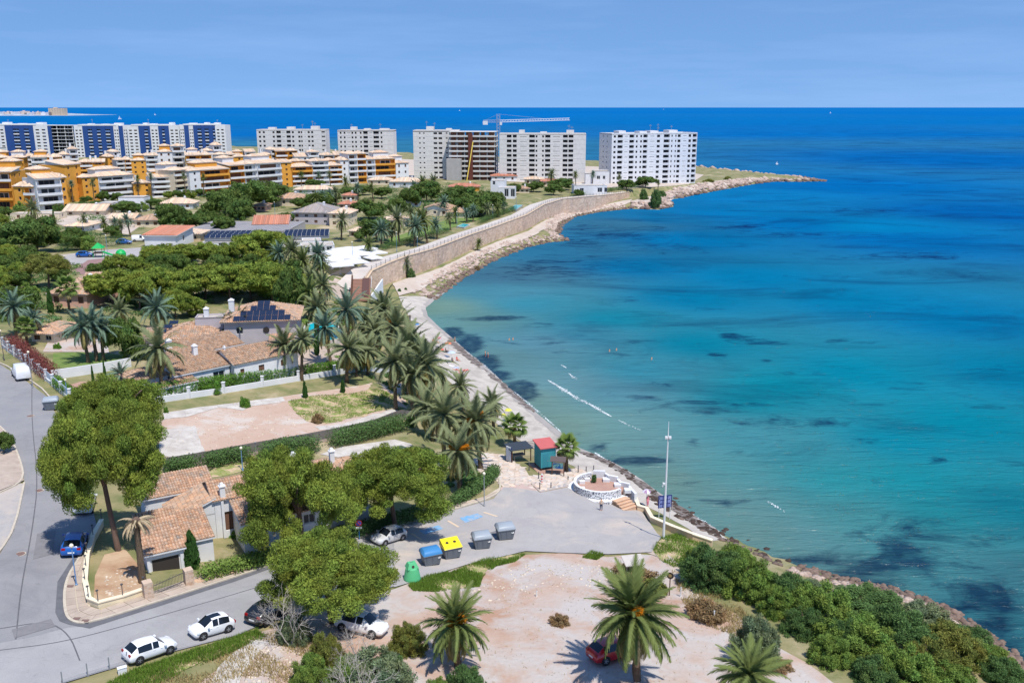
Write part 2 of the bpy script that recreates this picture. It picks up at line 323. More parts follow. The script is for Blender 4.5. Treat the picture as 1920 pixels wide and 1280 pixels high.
WEED = [(930,597,105,7,.85),(1120,480,150,32,.34),(1000,500,60,16,.35),(1370,629,26,6,.9),(1400,636,70,9,.5),(1345,666,24,6,.8),(1440,676,20,5,.7),(1290,752,50,14,.62),(1340,768,45,9,.8),(1230,722,50,10,.6),(1450,790,90,14,.5),
 (1545,791,34,6,.9),(1300,828,22,9,.7),(1685,1030,52,30,1.0),(1640,1062,60,22,.8),(1720,1060,60,22,.7),(1865,1142,62,24,.85),(1700,970,70,20,.5),(1830,1000,90,26,.45),(1880,1190,60,28,.6),(1760,1090,70,24,.6),
 (978,730,32,24,1.3),(908,680,34,24,1.1),(878,646,34,26,1.2),(848,624,28,16,1.1),(940,704,34,18,.9),(1190,862,74,12,1.3),(1130,838,30,10,.7),(1360,955,30,9,.5),(1500,1056,60,10,.9),(1580,1080,70,12,.9),(1290,905,30,6,.6),(1310,930,35,5,.5),
 (1060,690,60,8,.3),(1160,640,90,10,.3),(1150,665,50,8,.35),(1440,870,40,10,.35),(1600,905,70,14,.4),(1900,870,60,12,.5),(1850,690,60,8,.4),(1650,760,60,8,.35),(1215,548,30,4,.6),(1330,580,30,4,.5),
 (1620,395,200,9,.45),(1500,440,180,10,.5),(1380,425,120,10,.5),(1700,480,220,12,.45),(1850,520,150,12,.4),(1250,465,130,14,.4),(1560,520,160,9,.3),(1100,425,60,12,.5),(1220,430,70,10,.4),(1500,1052,110,10,.95),(1640,1098,90,10,1.0),(1745,1132,90,12,1.0),(1835,1182,70,16,1.0),(1890,1228,50,18,1.0),(1010,500,110,26,.5),(1090,455,80,18,.5),(1220,745,90,16,.55),(1390,790,80,10,.6),(1500,700,60,7,.5),(1580,640,70,7,.5),(1700,720,60,7,.5),(1620,830,60,8,.45),(1760,860,70,9,.5),(1400,850,50,8,.5),(1120,760,50,6,.4),(1000,610,80,6,.5),(1060,660,70,7,.45),(1180,560,60,5,.4),(1450,600,50,5,.5),(1700,600,70,6,.45),(1850,760,60,7,.5),(1330,762,150,24,.62),(1720,1000,170,50,.5),(1850,1115,100,60,.7),(1640,1062,120,34,.75),(1050,500,170,34,.5),(1150,440,120,24,.5),(1450,642,100,11,.5),(1010,640,120,12,.42),(1250,905,60,14,.5),(1350,940,60,12,.5)]
wp = np.array([at(u, v, 0)[:2] for u, v, *_ in WEED])
wr = []
for u, v, ru, rv, s in WEED:
    c = at(u, v, 0); wr.append(((at(u + ru, v, 0) - c).length, abs(at(u, v - rv, 0).y - at(u, v + rv, 0).y) / 2))
wr = np.array(wr); ws = np.array([w[4] for w in WEED])
sx = np.r_[-90000, -40000, -20000, -9000, -5000, -3000, -2000, np.arange(-1400, -60, 60), np.arange(-60, 230, 2.0), np.arange(230, 420, 8), np.arange(420, 1500, 60), 2000, 3000, 5000, 9000, 20000, 40000, 90000]
sy = np.r_[-500, -100, 20, np.arange(50, 300, 2.0), np.arange(300, 620, 5.0), np.arange(620, 1400, 26), 1700, 2200, 3000, 4200, 6000, 9000, 14000, 22000, 40000, 70000, 110000]
GX, GY = np.meshgrid(sx, sy); P2 = np.c_[GX.ravel(), GY.ravel()]
_r = np.linalg.norm(P2, axis=1, keepdims=True); PC = P2 * np.minimum(1, 12000 / np.maximum(_r, 1))      # beyond the last soundings the depth stays as it is there
d2 = ((PC[:, None, :] - sp[None]) ** 2).sum(-1) + 30.0
wgt = d2 ** -1.7; scv = (wgt[:, :, None] * scol[None]).sum(1) / wgt.sum(1)[:, None]
dc, _ = dist_line(P2, cst); 
e = (P2[:, None, :] - wp[None]) / wr[None]
wd = np.clip((np.clip(1.25 - np.sqrt((e ** 2).sum(-1)), 0, 1) * ws[None]).max(1), 0, 1.1)
nx, ny = len(sx), len(sy); idx = np.arange(nx * ny).reshape(ny, nx)
quad = np.stack([idx[:-1, :-1], idx[:-1, 1:], idx[1:, 1:], idx[1:, :-1]], -1).reshape(-1, 4)
inl = inside(P2, land_poly) & (dc > 12)
quad = quad[~inl[quad].all(1)]
m = bpy.data.materials.new('sea_water'); m.use_nodes = True; t = m.node_tree; N = t.nodes; K = t.links.new
b = N['Principled BSDF']
tcn = N.new('ShaderNodeTexCoord')
a1 = N.new('ShaderNodeAttribute'); a1.attribute_name = 'bed'
a2 = N.new('ShaderNodeAttribute'); a2.attribute_name = 'weed'
a3 = N.new('ShaderNodeAttribute'); a3.attribute_name = 'shore'
def noise(scale, detail=6, rough=0.6, vec=None, dist=0.0):
    n = N.new('ShaderNodeTexNoise'); n.inputs['Scale'].default_value = scale; n.inputs['Detail'].default_value = detail; n.inputs['Roughness'].default_value = rough; n.inputs['Distortion'].default_value = dist
    K(vec if vec is not None else tcn.outputs['Object'], n.inputs['Vector']); return n.outputs[0]
def rng(x, a, bb, c=0.0, d=1.0):
    r = N.new('ShaderNodeMapRange'); r.inputs[1].default_value = a; r.inputs[2].default_value = bb; r.inputs[3].default_value = c; r.inputs[4].default_value = d; K(x, r.inputs[0]); return r.outputs[0]
def math_(op, x, y):
    r = N.new('ShaderNodeMath'); r.operation = op
    for i, q in enumerate((x, y)):
        if isinstance(q, (int, float)): r.inputs[i].default_value = q
        else: K(q, r.inputs[i])
    return r.outputs[0]
def mixc(f, A, B):
    r = N.new('ShaderNodeMix'); r.data_type = 'RGBA'
    if isinstance(f, (int, float)): r.inputs[0].default_value = f
    else: K(f, r.inputs[0])
    for i, q in ((6, A), (7, B)):
        if isinstance(q, tuple): r.inputs[i].default_value = (*q, 1)
        else: K(q, r.inputs[i])
    return r.outputs[2]
mpn = N.new('ShaderNodeMapping'); mpn.inputs['Rotation'].default_value = (0, 0, R(-35)); mpn.inputs['Scale'].default_value = (0.45, 1.0, 1.0); K(tcn.outputs['Object'], mpn.inputs[0]); vv = mpn.outputs[0]
w1 = noise(0.16, 10, 0.7, vv, 1.2); w2 = noise(0.5, 6, 0.6)
wm = math_('ADD', math_('MULTIPLY', a2.outputs['Fac'], 0.62), math_('MULTIPLY', w1, 1.35))
mask = rng(wm, 0.86, 1.12); mask = math_('MULTIPLY', mask, rng(w2, 0.2, 0.55, 0.45, 1.0))
far_ = rng(a3.outputs['Fac'], 900, 2500, 1, 0)
spots = rng(noise(0.035, 10, 0.72, vv, 1.0), 0.50, 0.68, 0, 0.6)
mask = math_('MAXIMUM', mask, math_('MULTIPLY', math_('MULTIPLY', spots, far_), rng(a3.outputs['Fac'], 6, 30)))
vary = rng(noise(0.02, 7, 0.6), 0.3, 0.7, 0.86, 1.14)
vm = N.new('ShaderNodeVectorMath'); vm.operation = 'SCALE'; K(a1.outputs['Color'], vm.inputs[0]); K(vary, vm.inputs['Scale'])
dk = N.new('ShaderNodeVectorMath'); dk.operation = 'MULTIPLY'; K(vm.outputs[0], dk.inputs[0]); dk.inputs[1].default_value = (0.22, 0.30, 0.48)
wcol = mixc(0.18, dk.outputs[0], tuple(c / 1.4 for c in S(28, 40, 58)))
col = mixc(mask, vm.outputs[0], wcol)
# wave ripples, used as bump height on the water surface
mp2 = N.new('ShaderNodeMapping'); mp2.inputs['Rotation'].default_value = (0, 0, R(24)); mp2.inputs['Scale'].default_value = (0.22, 1.0, 1.0); K(tcn.outputs['Object'], mp2.inputs[0])
rip = noise(0.55, 5, 0.6, mp2.outputs[0], 0.5); rip2 = noise(1.7, 4, 0.6, mp2.outputs[0], 0.3)
hh = math_('ADD', math_('MULTIPLY', rip, 1.0), math_('MULTIPLY', rip2, 0.4))
bp = N.new('ShaderNodeBump'); bp.inputs['Strength'].default_value = 1.0; bp.inputs['Distance'].default_value = 0.7; K(hh, bp.inputs['Height'])
dif = N.new('ShaderNodeBsdfDiffuse'); glo = N.new('ShaderNodeBsdfGlossy'); glo.inputs['Roughness'].default_value = 0.12; ms = N.new('ShaderNodeMixShader'); ms.inputs[0].default_value = 0.016
K(col, dif.inputs['Color']); K(bp.outputs[0], dif.inputs['Normal']); K(bp.outputs[0], glo.inputs['Normal']); K(dif.outputs[0], ms.inputs[1]); K(glo.outputs[0], ms.inputs[2]); K(ms.outputs[0], N['Material Output'].inputs[0]); N.remove(b)
M_sea = m
me = npmesh('sea', np.c_[P2, np.zeros(len(P2))], quad, M_sea, smooth=True)
a = me.attributes.new('bed', 'FLOAT_COLOR', 'POINT'); a.data.foreach_set('color', np.c_[scv, np.ones(len(scv))].astype(np.float32).ravel())
a = me.attributes.new('weed', 'FLOAT', 'POINT'); a.data.foreach_set('value', wd.astype(np.float32))
a = me.attributes.new('shore', 'FLOAT', 'POINT'); a.data.foreach_set('value', dc.astype(np.float32))
structure(inst('sea', me))
# -------- draped sheets
def dens(pts, step, closed=True, jit=0.0):
    out = []; n = len(pts)
    for i in range(n if closed else n - 1):
        a, b = pts[i], pts[(i + 1) % n]; k = max(1, int((b - a).length / step))
        for j in range(k):
            p = a.lerp(b, j / k)
            if jit and j: p = p + Vector((random.gauss(0, jit), random.gauss(0, jit)))
            out.append(p)
    if not closed: out.append(pts[-1])
    return out
def smooth_line(pts, it=2, closed=False):
    for _ in range(it):
        q = []
        n = len(pts)
        for i in range(n if closed else n - 1):
            a, b = pts[i], pts[(i + 1) % n]; q += [a.lerp(b, .25), a.lerp(b, .75)]
        if not closed: q = [pts[0]] + q + [pts[-1]]
        pts = q
    return pts
def P2d(pix): return [gp(u, v).to_2d() for u, v in pix]
def sheet(name, pix, m, lift=0.03, step=2.5, jit=0.0, sm=0, raw=None, kind=True):
    pts = raw if raw is not None else P2d(pix)
    if sm: pts = smooth_line(pts, sm, True)
    pts = dens(pts, step, True, jit)
    arr = np.array([p[:] for p in pts]); lo, hi = arr.min(0), arr.max(0)
    g = np.stack(np.meshgrid(np.arange(lo[0], hi[0], step), np.arange(lo[1], hi[1], step)), -1).reshape(-1, 2)
    if len(g):
        g = g[inside(g, arr)]
        if len(g):
            d, _ = dist_line(g, np.vstack([arr, arr[:1]])); g = g[d > step * 0.35]
    n = len(pts)
    vin = [Vector(p) for p in pts] + [Vector(p) for p in g]
    r = geometry.delaunay_2d_cdt(vin, [(i, (i + 1) % n) for i in range(n)], [], 1, 1e-4)
    V = np.array([v[:] for v in r[0]]); z = ground(V) + lift
    f = [tuple(x) if (V[x[1]] - V[x[0]])[0] * (V[x[2]] - V[x[0]])[1] - (V[x[1]] - V[x[0]])[1] * (V[x[2]] - V[x[0]])[0] > 0 else tuple(x[::-1]) for x in r[2]]
    ob = inst(name, npmesh(name, np.c_[V, z], np.array(f), m, smooth=True))
    return structure(ob) if kind else ob
def strip(name, line, w, h, m, lift=0.0, closed=False, step=2.0, parent=None, kind='structure'):
    """a kerb or low wall of width w and height h along a 2-D line, following the ground"""
    pts = dens([Vector(p) for p in line], step, closed); n = len(pts); mb = MB(); z = ground(np.array([p[:] for p in pts]))
    ring = []
    for i, p in enumerate(pts):
        a = pts[(i - 1) % n] if (closed or i) else p; c = pts[(i + 1) % n] if (closed or i < n - 1) else p
        d = (c - a).normalized(); nn = Vector((-d.y, d.x)) * w / 2
        hh = h[i] if hasattr(h, '__len__') else h
        ring.append(mb.vs([(p.x - nn.x, p.y - nn.y, z[i] - 0.3), (p.x + nn.x, p.y + nn.y, z[i] - 0.3), (p.x + nn.x, p.y + nn.y, z[i] + hh + lift), (p.x - nn.x, p.y - nn.y, z[i] + hh + lift)]))
    for i in range(n if closed else n - 1):
        a, c = ring[i], ring[(i + 1) % n]
        for j in range(4): mb.face((a + j, c + j, c + (j + 1) % 4, a + (j + 1) % 4))
    if not closed: mb.face([ring[0] + j for j in range(4)]); mb.face([ring[-1] + 3 - j for j in range(4)])
    o = mb.build(name, m, parent)
    if kind: o['kind'] = kind
    return o
sheet('beach', [(748,556),(765,590),(790,640),(812,672),(835,705),(868,740),(905,775),(950,808),(985,832),(1040,858),(1090,880),(1150,905),(1185,932),(1235,960),(1290,990),(1330,1014),
                (1365,1010),(1300,968),(1248,934),(1200,894),(1160,868),(1120,848),(1090,836),(1065,812),(1040,790),(1008,764),(966,728),(936,698),(906,674),(876,648),(852,626),(828,606),(808,590),(803,577),(815,563),(795,556)], M_sand, 0.04, 2.5, 0.15)
sheet('road', [(-120,660),(0,684),(45,712),(85,742),(112,790),(150,900),(175,960),(185,1000),(150,1047),(122,1092),(120,1150),(134,1170),(168,1173),(300,1131),(440,1086),(520,1058),(640,1022),(740,990),
               (740,1100),(640,1130),(560,1152),(490,1172),(445,1192),(240,1246),(120,1282),(-150,1370),(-200,1100),(0,1040),(28,992),(46,905),(40,868),(20,820),(0,800),(-120,760)], M_asph, 0.10, 2.0)
M_asph4 = mat('worn_pale_asphalt', S(160,158,157), 0.9, scale=0.3, col2=S(152,150,150), bump=0.12, bscale=25, stain=(S(142,140,140), 0.14, 0.5, 0.7)); asphalt_wear(M_asph4, .14)
sheet('lower_street', [(-150,1366),(120,1280),(240,1244),(445,1190),(490,1171),(560,1151),(640,1129),(741,1099),(741,991),(640,1023),(520,1059),(440,1087),(300,1132),(168,1176),(128,1178),(60,1196),(-150,1236)], M_asph4, .110, 2.0, .04)
sheet('car_park', [(739,990),(850,958),(925,936),(945,914),(1010,922),(1040,912),(1090,900),(1150,920),(1185,945),(1205,962),(1240,1008),(1222,1036),(1140,1040),(985,1034),(880,1058),(835,1072),(760,1096),(739,1102)], M_asph2, 0.116, 2.0)
sheet('side_pavement', [(-60,925),(44,907),(29,990),(0,1036),(-60,1062)], M_asph2, 0.115, 2.0)
sheet('island_pavement', [(-60,790),(0,802),(20,822),(39,868),(45,903),(0,922),(-60,930)], M_pav, 0.2, 2.0)
sheet('asphalt_patch', [(128,1172),(168,1180),(300,1138),(440,1092),(520,1063),(519,1056),(440,1083),(300,1128),(168,1170),(133,1168),(121,1148),(123,1092),(148,1052),(138,1046),(108,1092),(104,1150),(112,1166)], M_asph3, 0.122, 2.0)
kl = smooth_line(P2d([(150,1047),(122,1092),(121,1150),(135,1169),(168,1171),(300,1129),(440,1084),(520,1056),(640,1020),(740,988),(850,956),(925,934),(942,915),(925,880)]), 2)
strip('kerb', kl, 0.22, 0.23, M_kerb)
strip('kerb', smooth_line(P2d([(0,801),(20,821),(40,868),(46,904),(0,925)]), 2), 0.2, 0.24, M_kerb)
strip('kerb', smooth_line(P2d([(-20,1048),(0,1037),(28,991),(46,906)]), 1), 0.2, 0.2, M_kerb)
strip('kerb', smooth_line(P2d([(-60,662),(0,680),(48,708),(90,738),(118,786)]), 1), 0.2, 0.22, M_kerb)
pv = structure(empty('pavement', (0, 0, 0)))
base = sheet('pavement_bed', None, M_kerb, 0.17, 2.0, raw=[p for p in dens(kl[:-6], 4, False)] + P2d([(905,935),(838,952),(700,982),(560,1018),(440,1060),(275,1116),(190,1146),(170,1140),(160,1100),(166,1010),(180,985)]), kind=False)
base.parent = pv
o2 = [Vector(p) for p in dens(kl[:-7], 1.55, False)]
inn = np.array([p[:] for p in dens(P2d([(172,1000),(166,1050),(160,1100),(169,1138),(190,1145),(275,1115),(440,1059),(560,1017),(700,981),(838,951),(905,934)]), 0.3, False)])
prev = None
for i, p in enumerate(o2):
    q = inn[((inn - np.array(p)) ** 2).sum(1).argmin()]; q = Vector(q)
    if prev:
        (a, b_) = prev; nrow = 2
        for k in range(nrow):
            g0, g1 = 0.06 + 0.9 * k / nrow, 0.06 + 0.9 * (k + 1) / nrow - 0.015
            c = [a.lerp(b_, g0), p.lerp(q, g0), p.lerp(q, g1), a.lerp(b_, g1)]
            if (c[0] - c[2]).length < 0.3: continue
            ctr = sum(c, Vector((0, 0))) / 4; c = [ctr + (w_ - ctr) * (1 - 0.03 / max((w_ - ctr).length, .1)) for w_ in c]
            zz = [gz(w_.x, w_.y) for w_ in c]
            mb = MB(); mb.col = tuple([random.uniform(.88, 1.06)] * 3); top = 0.22 + random.uniform(-.006, .006)
            mb.hexa([(w_.x, w_.y, z_ + 0.1) for w_, z_ in zip(c, zz)] + [(w_.x, w_.y, z_ + top) for w_, z_ in zip(c, zz)])
            mb.build('paving_slab', mat('paving', S(186,170,154), 0.9, scale=0.8, col2=S(170,154,140), attr=True), pv)
    prev = (p, q)
sheet('dirt_lot', [(470,1190),(560,1158),(640,1134),(740,1104),(800,1086),(880,1062),(985,1040),(1060,1036),(1140,1044),(1222,1040),(1262,1060),(1300,1100),(1380,1150),(1440,1200),(1540,1262),(1640,1330),(1000,1420),(300,1400),(330,1330)], M_dirt, 0.03, 1.6, 0.3)
sheet('concrete_path', [(395,1282),(410,1250),(440,1222),(480,1200),(505,1205),(480,1230),(455,1262),(445,1300),(400,1300)], M_rubble, 0.07, 1.2, 0.05)
sheet('footpath', [(1212,1036),(1240,1046),(1262,1075),(1278,1110),(1300,1130),(1325,1150),(1345,1150),(1310,1115),(1290,1090),(1275,1060),(1250,1038),(1236,1018)], M_path, 0.05, 1.2, 0.1)
for k, pix in enumerate([[(765,1098),(800,1080),(850,1072),(905,1050),(955,1040),(985,1040),(965,1052),(930,1058),(905,1080),(900,1098),(860,1104),(815,1108),(775,1106)], [(1092,1042),(1110,1034),(1132,1040),(1120,1048)],
    [(1222,1030),(1240,1008),(1275,1000),(1312,1012),(1330,1040),(1300,1062),(1262,1062),(1236,1048)], [(200,1282),(255,1258),(330,1232),(410,1206),(470,1185),(480,1196),(430,1222),(360,1250),(300,1276),(260,1300),(190,1310)]]):
    sheet('grass_patch', pix, M_grass, 0.06, 1.2, 0.25)
sheet('bare_plot', [(300,842),(302,790),(330,770),(420,758),(540,742),(680,722),(752,716),(765,760),(755,778),(700,792),(600,822),(480,848),(360,868),(312,878)], M_dirt2, 0.03, 2.2, 0.1)
sheet('rubble_slab', [(298,838),(304,806),(366,799),(374,822),(384,846),(330,860),(300,852)], M_rubble, 0.06, 1.2, 0.08)
sheet('rubble_strip', [(305,774),(390,762),(470,752),(530,744),(535,752),(470,762),(455,770),(410,764),(350,782),(308,786)], M_rubble, 0.06, 1.2, 0.1)
sheet('grass_patch', [(540,752),(590,742),(660,738),(720,732),(750,740),(740,765),(690,776),(640,790),(610,795),(575,790),(555,775)], M_grass, 0.06, 1.4, 0.3)
sheet('rubble_strip', [(590,800),(640,796),(690,780),(745,768),(750,776),(690,794),(640,804),(600,806)], M_rubble, 0.065, 1.2, 0.1)
sheet('lawn', [(98,690),(100,662),(150,660),(200,662),(245,670),(246,686),(180,690)], M_lawn, 0.05, 1.6)
sheet('garden_path', [(80,660),(95,632),(150,626),(200,640),(205,662),(150,660)], M_dirt, 0.05, 2)
sheet('courtyard', [(110,728),(150,716),(215,712),(300,712),(330,735),(280,742),(190,740),(130,738)], M_terra, 0.05, 2)
sheet('terrace', [(545,700),(560,660),(640,640),(700,650),(690,690),(620,700),(560,708)], M_pav, 0.05, 2)
sheet('garden_grass', [(310,905),(312,885),(420,868),(500,850),(520,862),(500,876),(400,895),(340,905)], M_grass, 0.05, 1.6, .1)
sheet('pool_terrace', [(600,852),(640,838),(740,824),(770,832),(830,872),(815,885),(740,868),(660,862)], M_rubble, 0.06, 1.6)
sheet('yard', [(176,1125),(178,1080),(196,1040),(235,1030),(260,1060),(275,1100),(200,1132)], mat('yard_soil', S(160,126,98), .95, scale=.5, col2=S(186,160,132), bump=.5), 0.05, 1.6)
sheet('promenade', None, M_path, 0.10, 2.5, raw=[p.to_2d() + Vector((-0.7, 1.2)) for p in wb] + [p.to_2d() + Vector((-2.5, 5.5)) for p in wb][::-1]) if False else None
sheet('sea_path', [(748,556),(790,545),(812,528),(850,505),(900,482),(960,457),(1010,438),(1045,418),(1080,404),(1130,392),(1182,380),(1186,374),(1130,386),(1095,393),(1055,399),(1022,414),(990,434),(935,453),(885,474),(830,502),(790,516),(760,524),(735,533)], M_path, 0.22, 2.2, 0.1)
sheet('headland', [(1182,380),(1230,366),(1290,350),(1340,340),(1400,334),(1440,333),(1420,339),(1370,346),(1320,354),(1270,366),(1230,380),(1200,386)], M_path, 0.3, 3.0, 0.3)
_c = cst[11:31]; _t = np.gradient(_c, axis=0); _n = np.c_[_t[:, 1], -_t[:, 0]] / np.linalg.norm(_t, axis=1)[:, None]
sheet('wet_sand', None, mat('wet_sand', S(150,144,138), .7, scale=.4, col2=S(164,157,150), spec=.4), .07, 1.4, .12, raw=[Vector(p) for p in (_c - _n * np.linspace(1.4, .8, len(_c))[:, None])] + [Vector(p) for p in (_c + _n * 1.5)][::-1])
for pix in [[(905,690),(940,715),(985,755),(1008,768),(1000,775),(960,742),(925,712)], [(1082,846),(1120,860),(1160,884),(1205,918),(1260,956),(1310,990),(1352,1008),(1345,998),(1292,962),(1242,930),(1192,892),(1152,868),(1112,850)],
            [(838,640),(868,664),(900,690),(905,684),(872,656),(846,632)]]:
    o = sheet('seaweed_bank', pix, M_weed, 0.10, 0.9, 0.4, kind=False); stuff(o, 'dark dried seaweed banked up along the waterline', 'seaweed')
sheet('sandy_ground', [(1320,328),(1290,348),(1180,354),(1050,346),(900,338),(760,334),(640,326),(500,318),(440,300),(560,292),(700,297),(900,304),(1100,312),(1250,318)], M_path, .12, 6)
for L_ in ([(-10,1222),(120,1206),(260,1168),(420,1122),(560,1078),(740,1030)], [(0,1180),(90,1166),(130,1190),(150,1240)], [(60,720),(60,800),(72,900),(60,1000),(40,1100),(30,1200)]):
    strip('tar_seam', smooth_line(P2d(L_), 2), .10, .122, mat('tar', S(104,103,106), .8, var=.2, scale=3))
for q in ([(22,1182),(96,1162),(104,1176),(28,1198)], [(70,1002),(104,996),(100,1040),(62,1050)], [(560,1092),(640,1066),(648,1074),(566,1102)], [(18,880),(46,872),(52,892),(22,902)] if False else [(84,850),(106,846),(112,880),(90,886)], [(880,1010),(930,996),(940,1003),(890,1018)]):
    sheet('asphalt_patch', q, mat('asphalt_repair', S(128,126,127), .9, var=.15, scale=1.5), .124, 1.0)
sheet('back_street', [(100,480),(180,470),(300,462),(330,470),(280,482),(180,492),(60,505),(40,498)], M_asph2, 0.06, 3)
sheet('playground', [(140,505),(165,488),(205,484),(212,500),(180,515),(150,515)], mat('rubber_floor', S(150,120,116), .9, var=.2, scale=.5), 0.09, 2)
sheet('back_street', [(20,410),(110,398),(240,400),(262,425),(240,440),(100,420),(20,425)], M_path, 0.07, 3)
sheet('promenade_square', [(612,520),(655,498),(690,506),(700,520),(660,532),(650,560),(632,560)], M_pav, 0.08, 2)
# ================================================================ plant library
def hgt(p, v):
    """height above p of the point straight over it that is seen at row v"""
    k = (640 - v) / F; dz = p.y * (k * CP - SP) / (CP + k * SP)
    return HC + dz - p.z
def leaf_mat(name, col, tr=0.25): return mat(name, col, 0.75, attr=True, trans=tr, spec=0.15)
LM = {'pine': leaf_mat('pine_needles', S(127,142,60)), 'dark': leaf_mat('dark_needles', S(92,114,56)), 'deep': leaf_mat('deep_green_leaves', S(92,120,68)), 'olive': leaf_mat('olive_leaves', S(128,132,66)), 'shrub': leaf_mat('shrub_leaves', S(120,144,68)),
      'grey': leaf_mat('grey_green_leaves', S(124,138,102)), 'hedge': leaf_mat('hedge_leaves', S(96,134,52)), 'cyp': leaf_mat('cypress_leaves', S(66,100,48)), 'dry': leaf_mat('dry_leaves', S(146,122,88)), 'bare': leaf_mat('bare_twigs', S(176,170,160), 0.0),
      'red': leaf_mat('reddish_leaves', S(130,74,68)), 'palm': leaf_mat('palm_leaves', S(126,134,96), 0.2), 'palmb': leaf_mat('blue_palm_leaves', S(112,134,114), 0.2), 'palmg': leaf_mat('green_palm_leaves', S(112,124,70), 0.2), 'palmd': leaf_mat('old_palm_leaves', S(158,146,92), 0.15),
      'straw': leaf_mat('dead_palm_leaves', S(176,158,128), 0.1), 'grass': leaf_mat('grass_blades', S(104,132,50), 0.2), 'grassd': leaf_mat('dry_grass_blades', S(168,150,104), 0.2), 'flower': leaf_mat('orange_flower_stalks', S(206,132,28), 0.2)}
M_bark = mat('pine_bark', S(120,98,84), 0.95, scale=3, col2=S(86,70,62), bump=0.8, bscale=8)
M_ptrunk = mat('palm_trunk', S(132,112,90), 0.95, scale=6, col2=S(88,74,60), bump=1.0, bscale=9)
def leafcloud(lobes, n, ln, wd, spread=0.8, jit=0.28, up=0.0, rng=None, tint=0.22):
    """n triangular leaf tufts shared over ellipsoid lobes (x,y,z,rx,ry,rz[,tint])"""
    g = rng or RNG; lobes = np.asarray(lobes, float)
    a = lobes[:, 3] * lobes[:, 4] + lobes[:, 4] * lobes[:, 5]; pk = g.choice(len(lobes), n, p=a / a.sum())
    nrm = g.normal(size=(n, 3)); nrm[:, 2] += 0.25; nrm /= np.linalg.norm(nrm, axis=1)[:, None]
    L = lobes[pk]; p = L[:, :3] + nrm * L[:, 3:6] * (1 - np.abs(g.normal(0, jit, (n, 1))))
    t = g.normal(size=(n, 3)); t -= (t * nrm).sum(1)[:, None] * nrm; t /= np.linalg.norm(t, axis=1)[:, None]
    d = nrm * (1 - spread) + t * spread; d[:, 2] += up; d /= np.linalg.norm(d, axis=1)[:, None]
    s = np.cross(nrm, t) * g.uniform(0.6, 1.2, (n, 1)) + nrm * g.normal(0, 0.5, (n, 1)); s /= np.linalg.norm(s, axis=1)[:, None]
    l = ln * g.uniform(0.45, 1.6, (n, 1)); w = wd * g.uniform(0.55, 1.5, (n, 1))
    V = np.stack([p - s * w - d * l * .3, p + s * w - d * l * .3, p + d * l * .8], 1).reshape(-1, 3)
    c = g.uniform(1 - tint, 1 + tint, (n, 1)) * np.ones((1, 3))
    if lobes.shape[1] > 6: c = c * L[:, 6:7]
    if lobes.shape[1] > 7: c = c * np.c_[1 + L[:, 7], np.ones(n), 1 - L[:, 7] * .5]
    return V, np.arange(3 * n).reshape(-1, 3), c
def cloud_mesh(name, m, *a, **k):
    V, Fq, c = leafcloud(*a, **k); return npmesh(name, V, Fq, m, c)
def pine_lobes(g, n, r0, r1, flat=0.6, low=0.3, boughs=11):
    """a crown of separate boughs, each a tier of small flat tufts, so that the outline is uneven and gaps show"""
    bs = []
    for i in range(boughs):
        a = i * 2.4 + g.normal(0, .35); q = .80 * math.sqrt((i + .5) / boughs) * g.uniform(.86, 1.06)
        top = .92 * math.sqrt(max(.05, 1 - (q * .95) ** 2)); z = top * g.uniform(.72, 1.0) if g.uniform() > low else g.uniform(.15, .5)
        bs.append((math.cos(a) * q, math.sin(a) * q, z, g.uniform(.26, .42) * (1.15 if q < .5 else .9), g.uniform(.86, 1.14)))
    out = []
    for i in range(n):
        bx, by, bz, br, t = bs[i % boughs]; r = g.uniform(r0, r1); d = g.normal(size=3); d /= np.linalg.norm(d); k = br * g.uniform(.35, 1.0) ** .6
        z = bz - .12 + d[2] * k * .52
        out.append((bx + d[0] * k, by + d[1] * k, max(.05, z), r, r, r * flat, t * g.uniform(.84, 1.14), g.normal(0, .07)))
    return out
def dome_lobes(g, n, r0, r1, flat=.7, boughs=34):
    bs = []
    for i in range(boughs):
        d = g.normal(size=3); d /= np.linalg.norm(d); d[2] = abs(d[2]) * 1.0 - .38 * (g.uniform() < .45); q = g.uniform(.55, .78)
        bs.append((d[0] * q, d[1] * q, .42 + d[2] * .46, g.uniform(.2, .32), g.uniform(.84, 1.16)))
    out = []
    for i in range(n):
        bx, by, bz, br, t = bs[i % boughs]; r = g.uniform(r0, r1); d = g.normal(size=3); d /= np.linalg.norm(d); k = br * g.uniform(.3, 1.0) ** .6
        out.append((bx + d[0] * k, by + d[1] * k, max(.05, bz + d[2] * k * .6), r, r, r * flat, t * g.uniform(.84, 1.14), g.normal(0, .07)))
    return out
def bush_lobes(g, n, r0, r1, flat=0.85):
    out = []
    for i in range(n):
        a = g.uniform(0, 6.283); e = math.asin(g.uniform(0.0, 1)); q = g.uniform(.45, .85); r = g.uniform(r0, r1)
        out.append((math.cos(a) * math.cos(e) * q, math.sin(a) * math.cos(e) * q, 0.06 + math.sin(e) * q * .92, r, r, r * flat * .9, g.uniform(.82, 1.18), g.normal(0, .06)))
    return out
def hedge_lobes(): return None
G5 = np.random.default_rng(5)
PINE_HI = [cloud_mesh('pine_crown', LM['pine'], dome_lobes(G5, 440, .07, .15), 190000, .027, .0068, .6, rng=G5, up=.25, jit=.3, tint=.42) for _ in range(3)]
PINE_MD = [cloud_mesh('pine_crown', LM['pine'], pine_lobes(G5, 150, .12, .22, .65, .3, 16), 15000, .075, .024, .7, rng=G5, up=.2, jit=.32) for _ in range(4)]
PINE_DK = [cloud_mesh('tree_crown', LM['dark'], pine_lobes(G5, 120, .14, .26, .75, .45, 13), 10000, .09, .034, .75, rng=G5, jit=.32) for _ in range(4)]
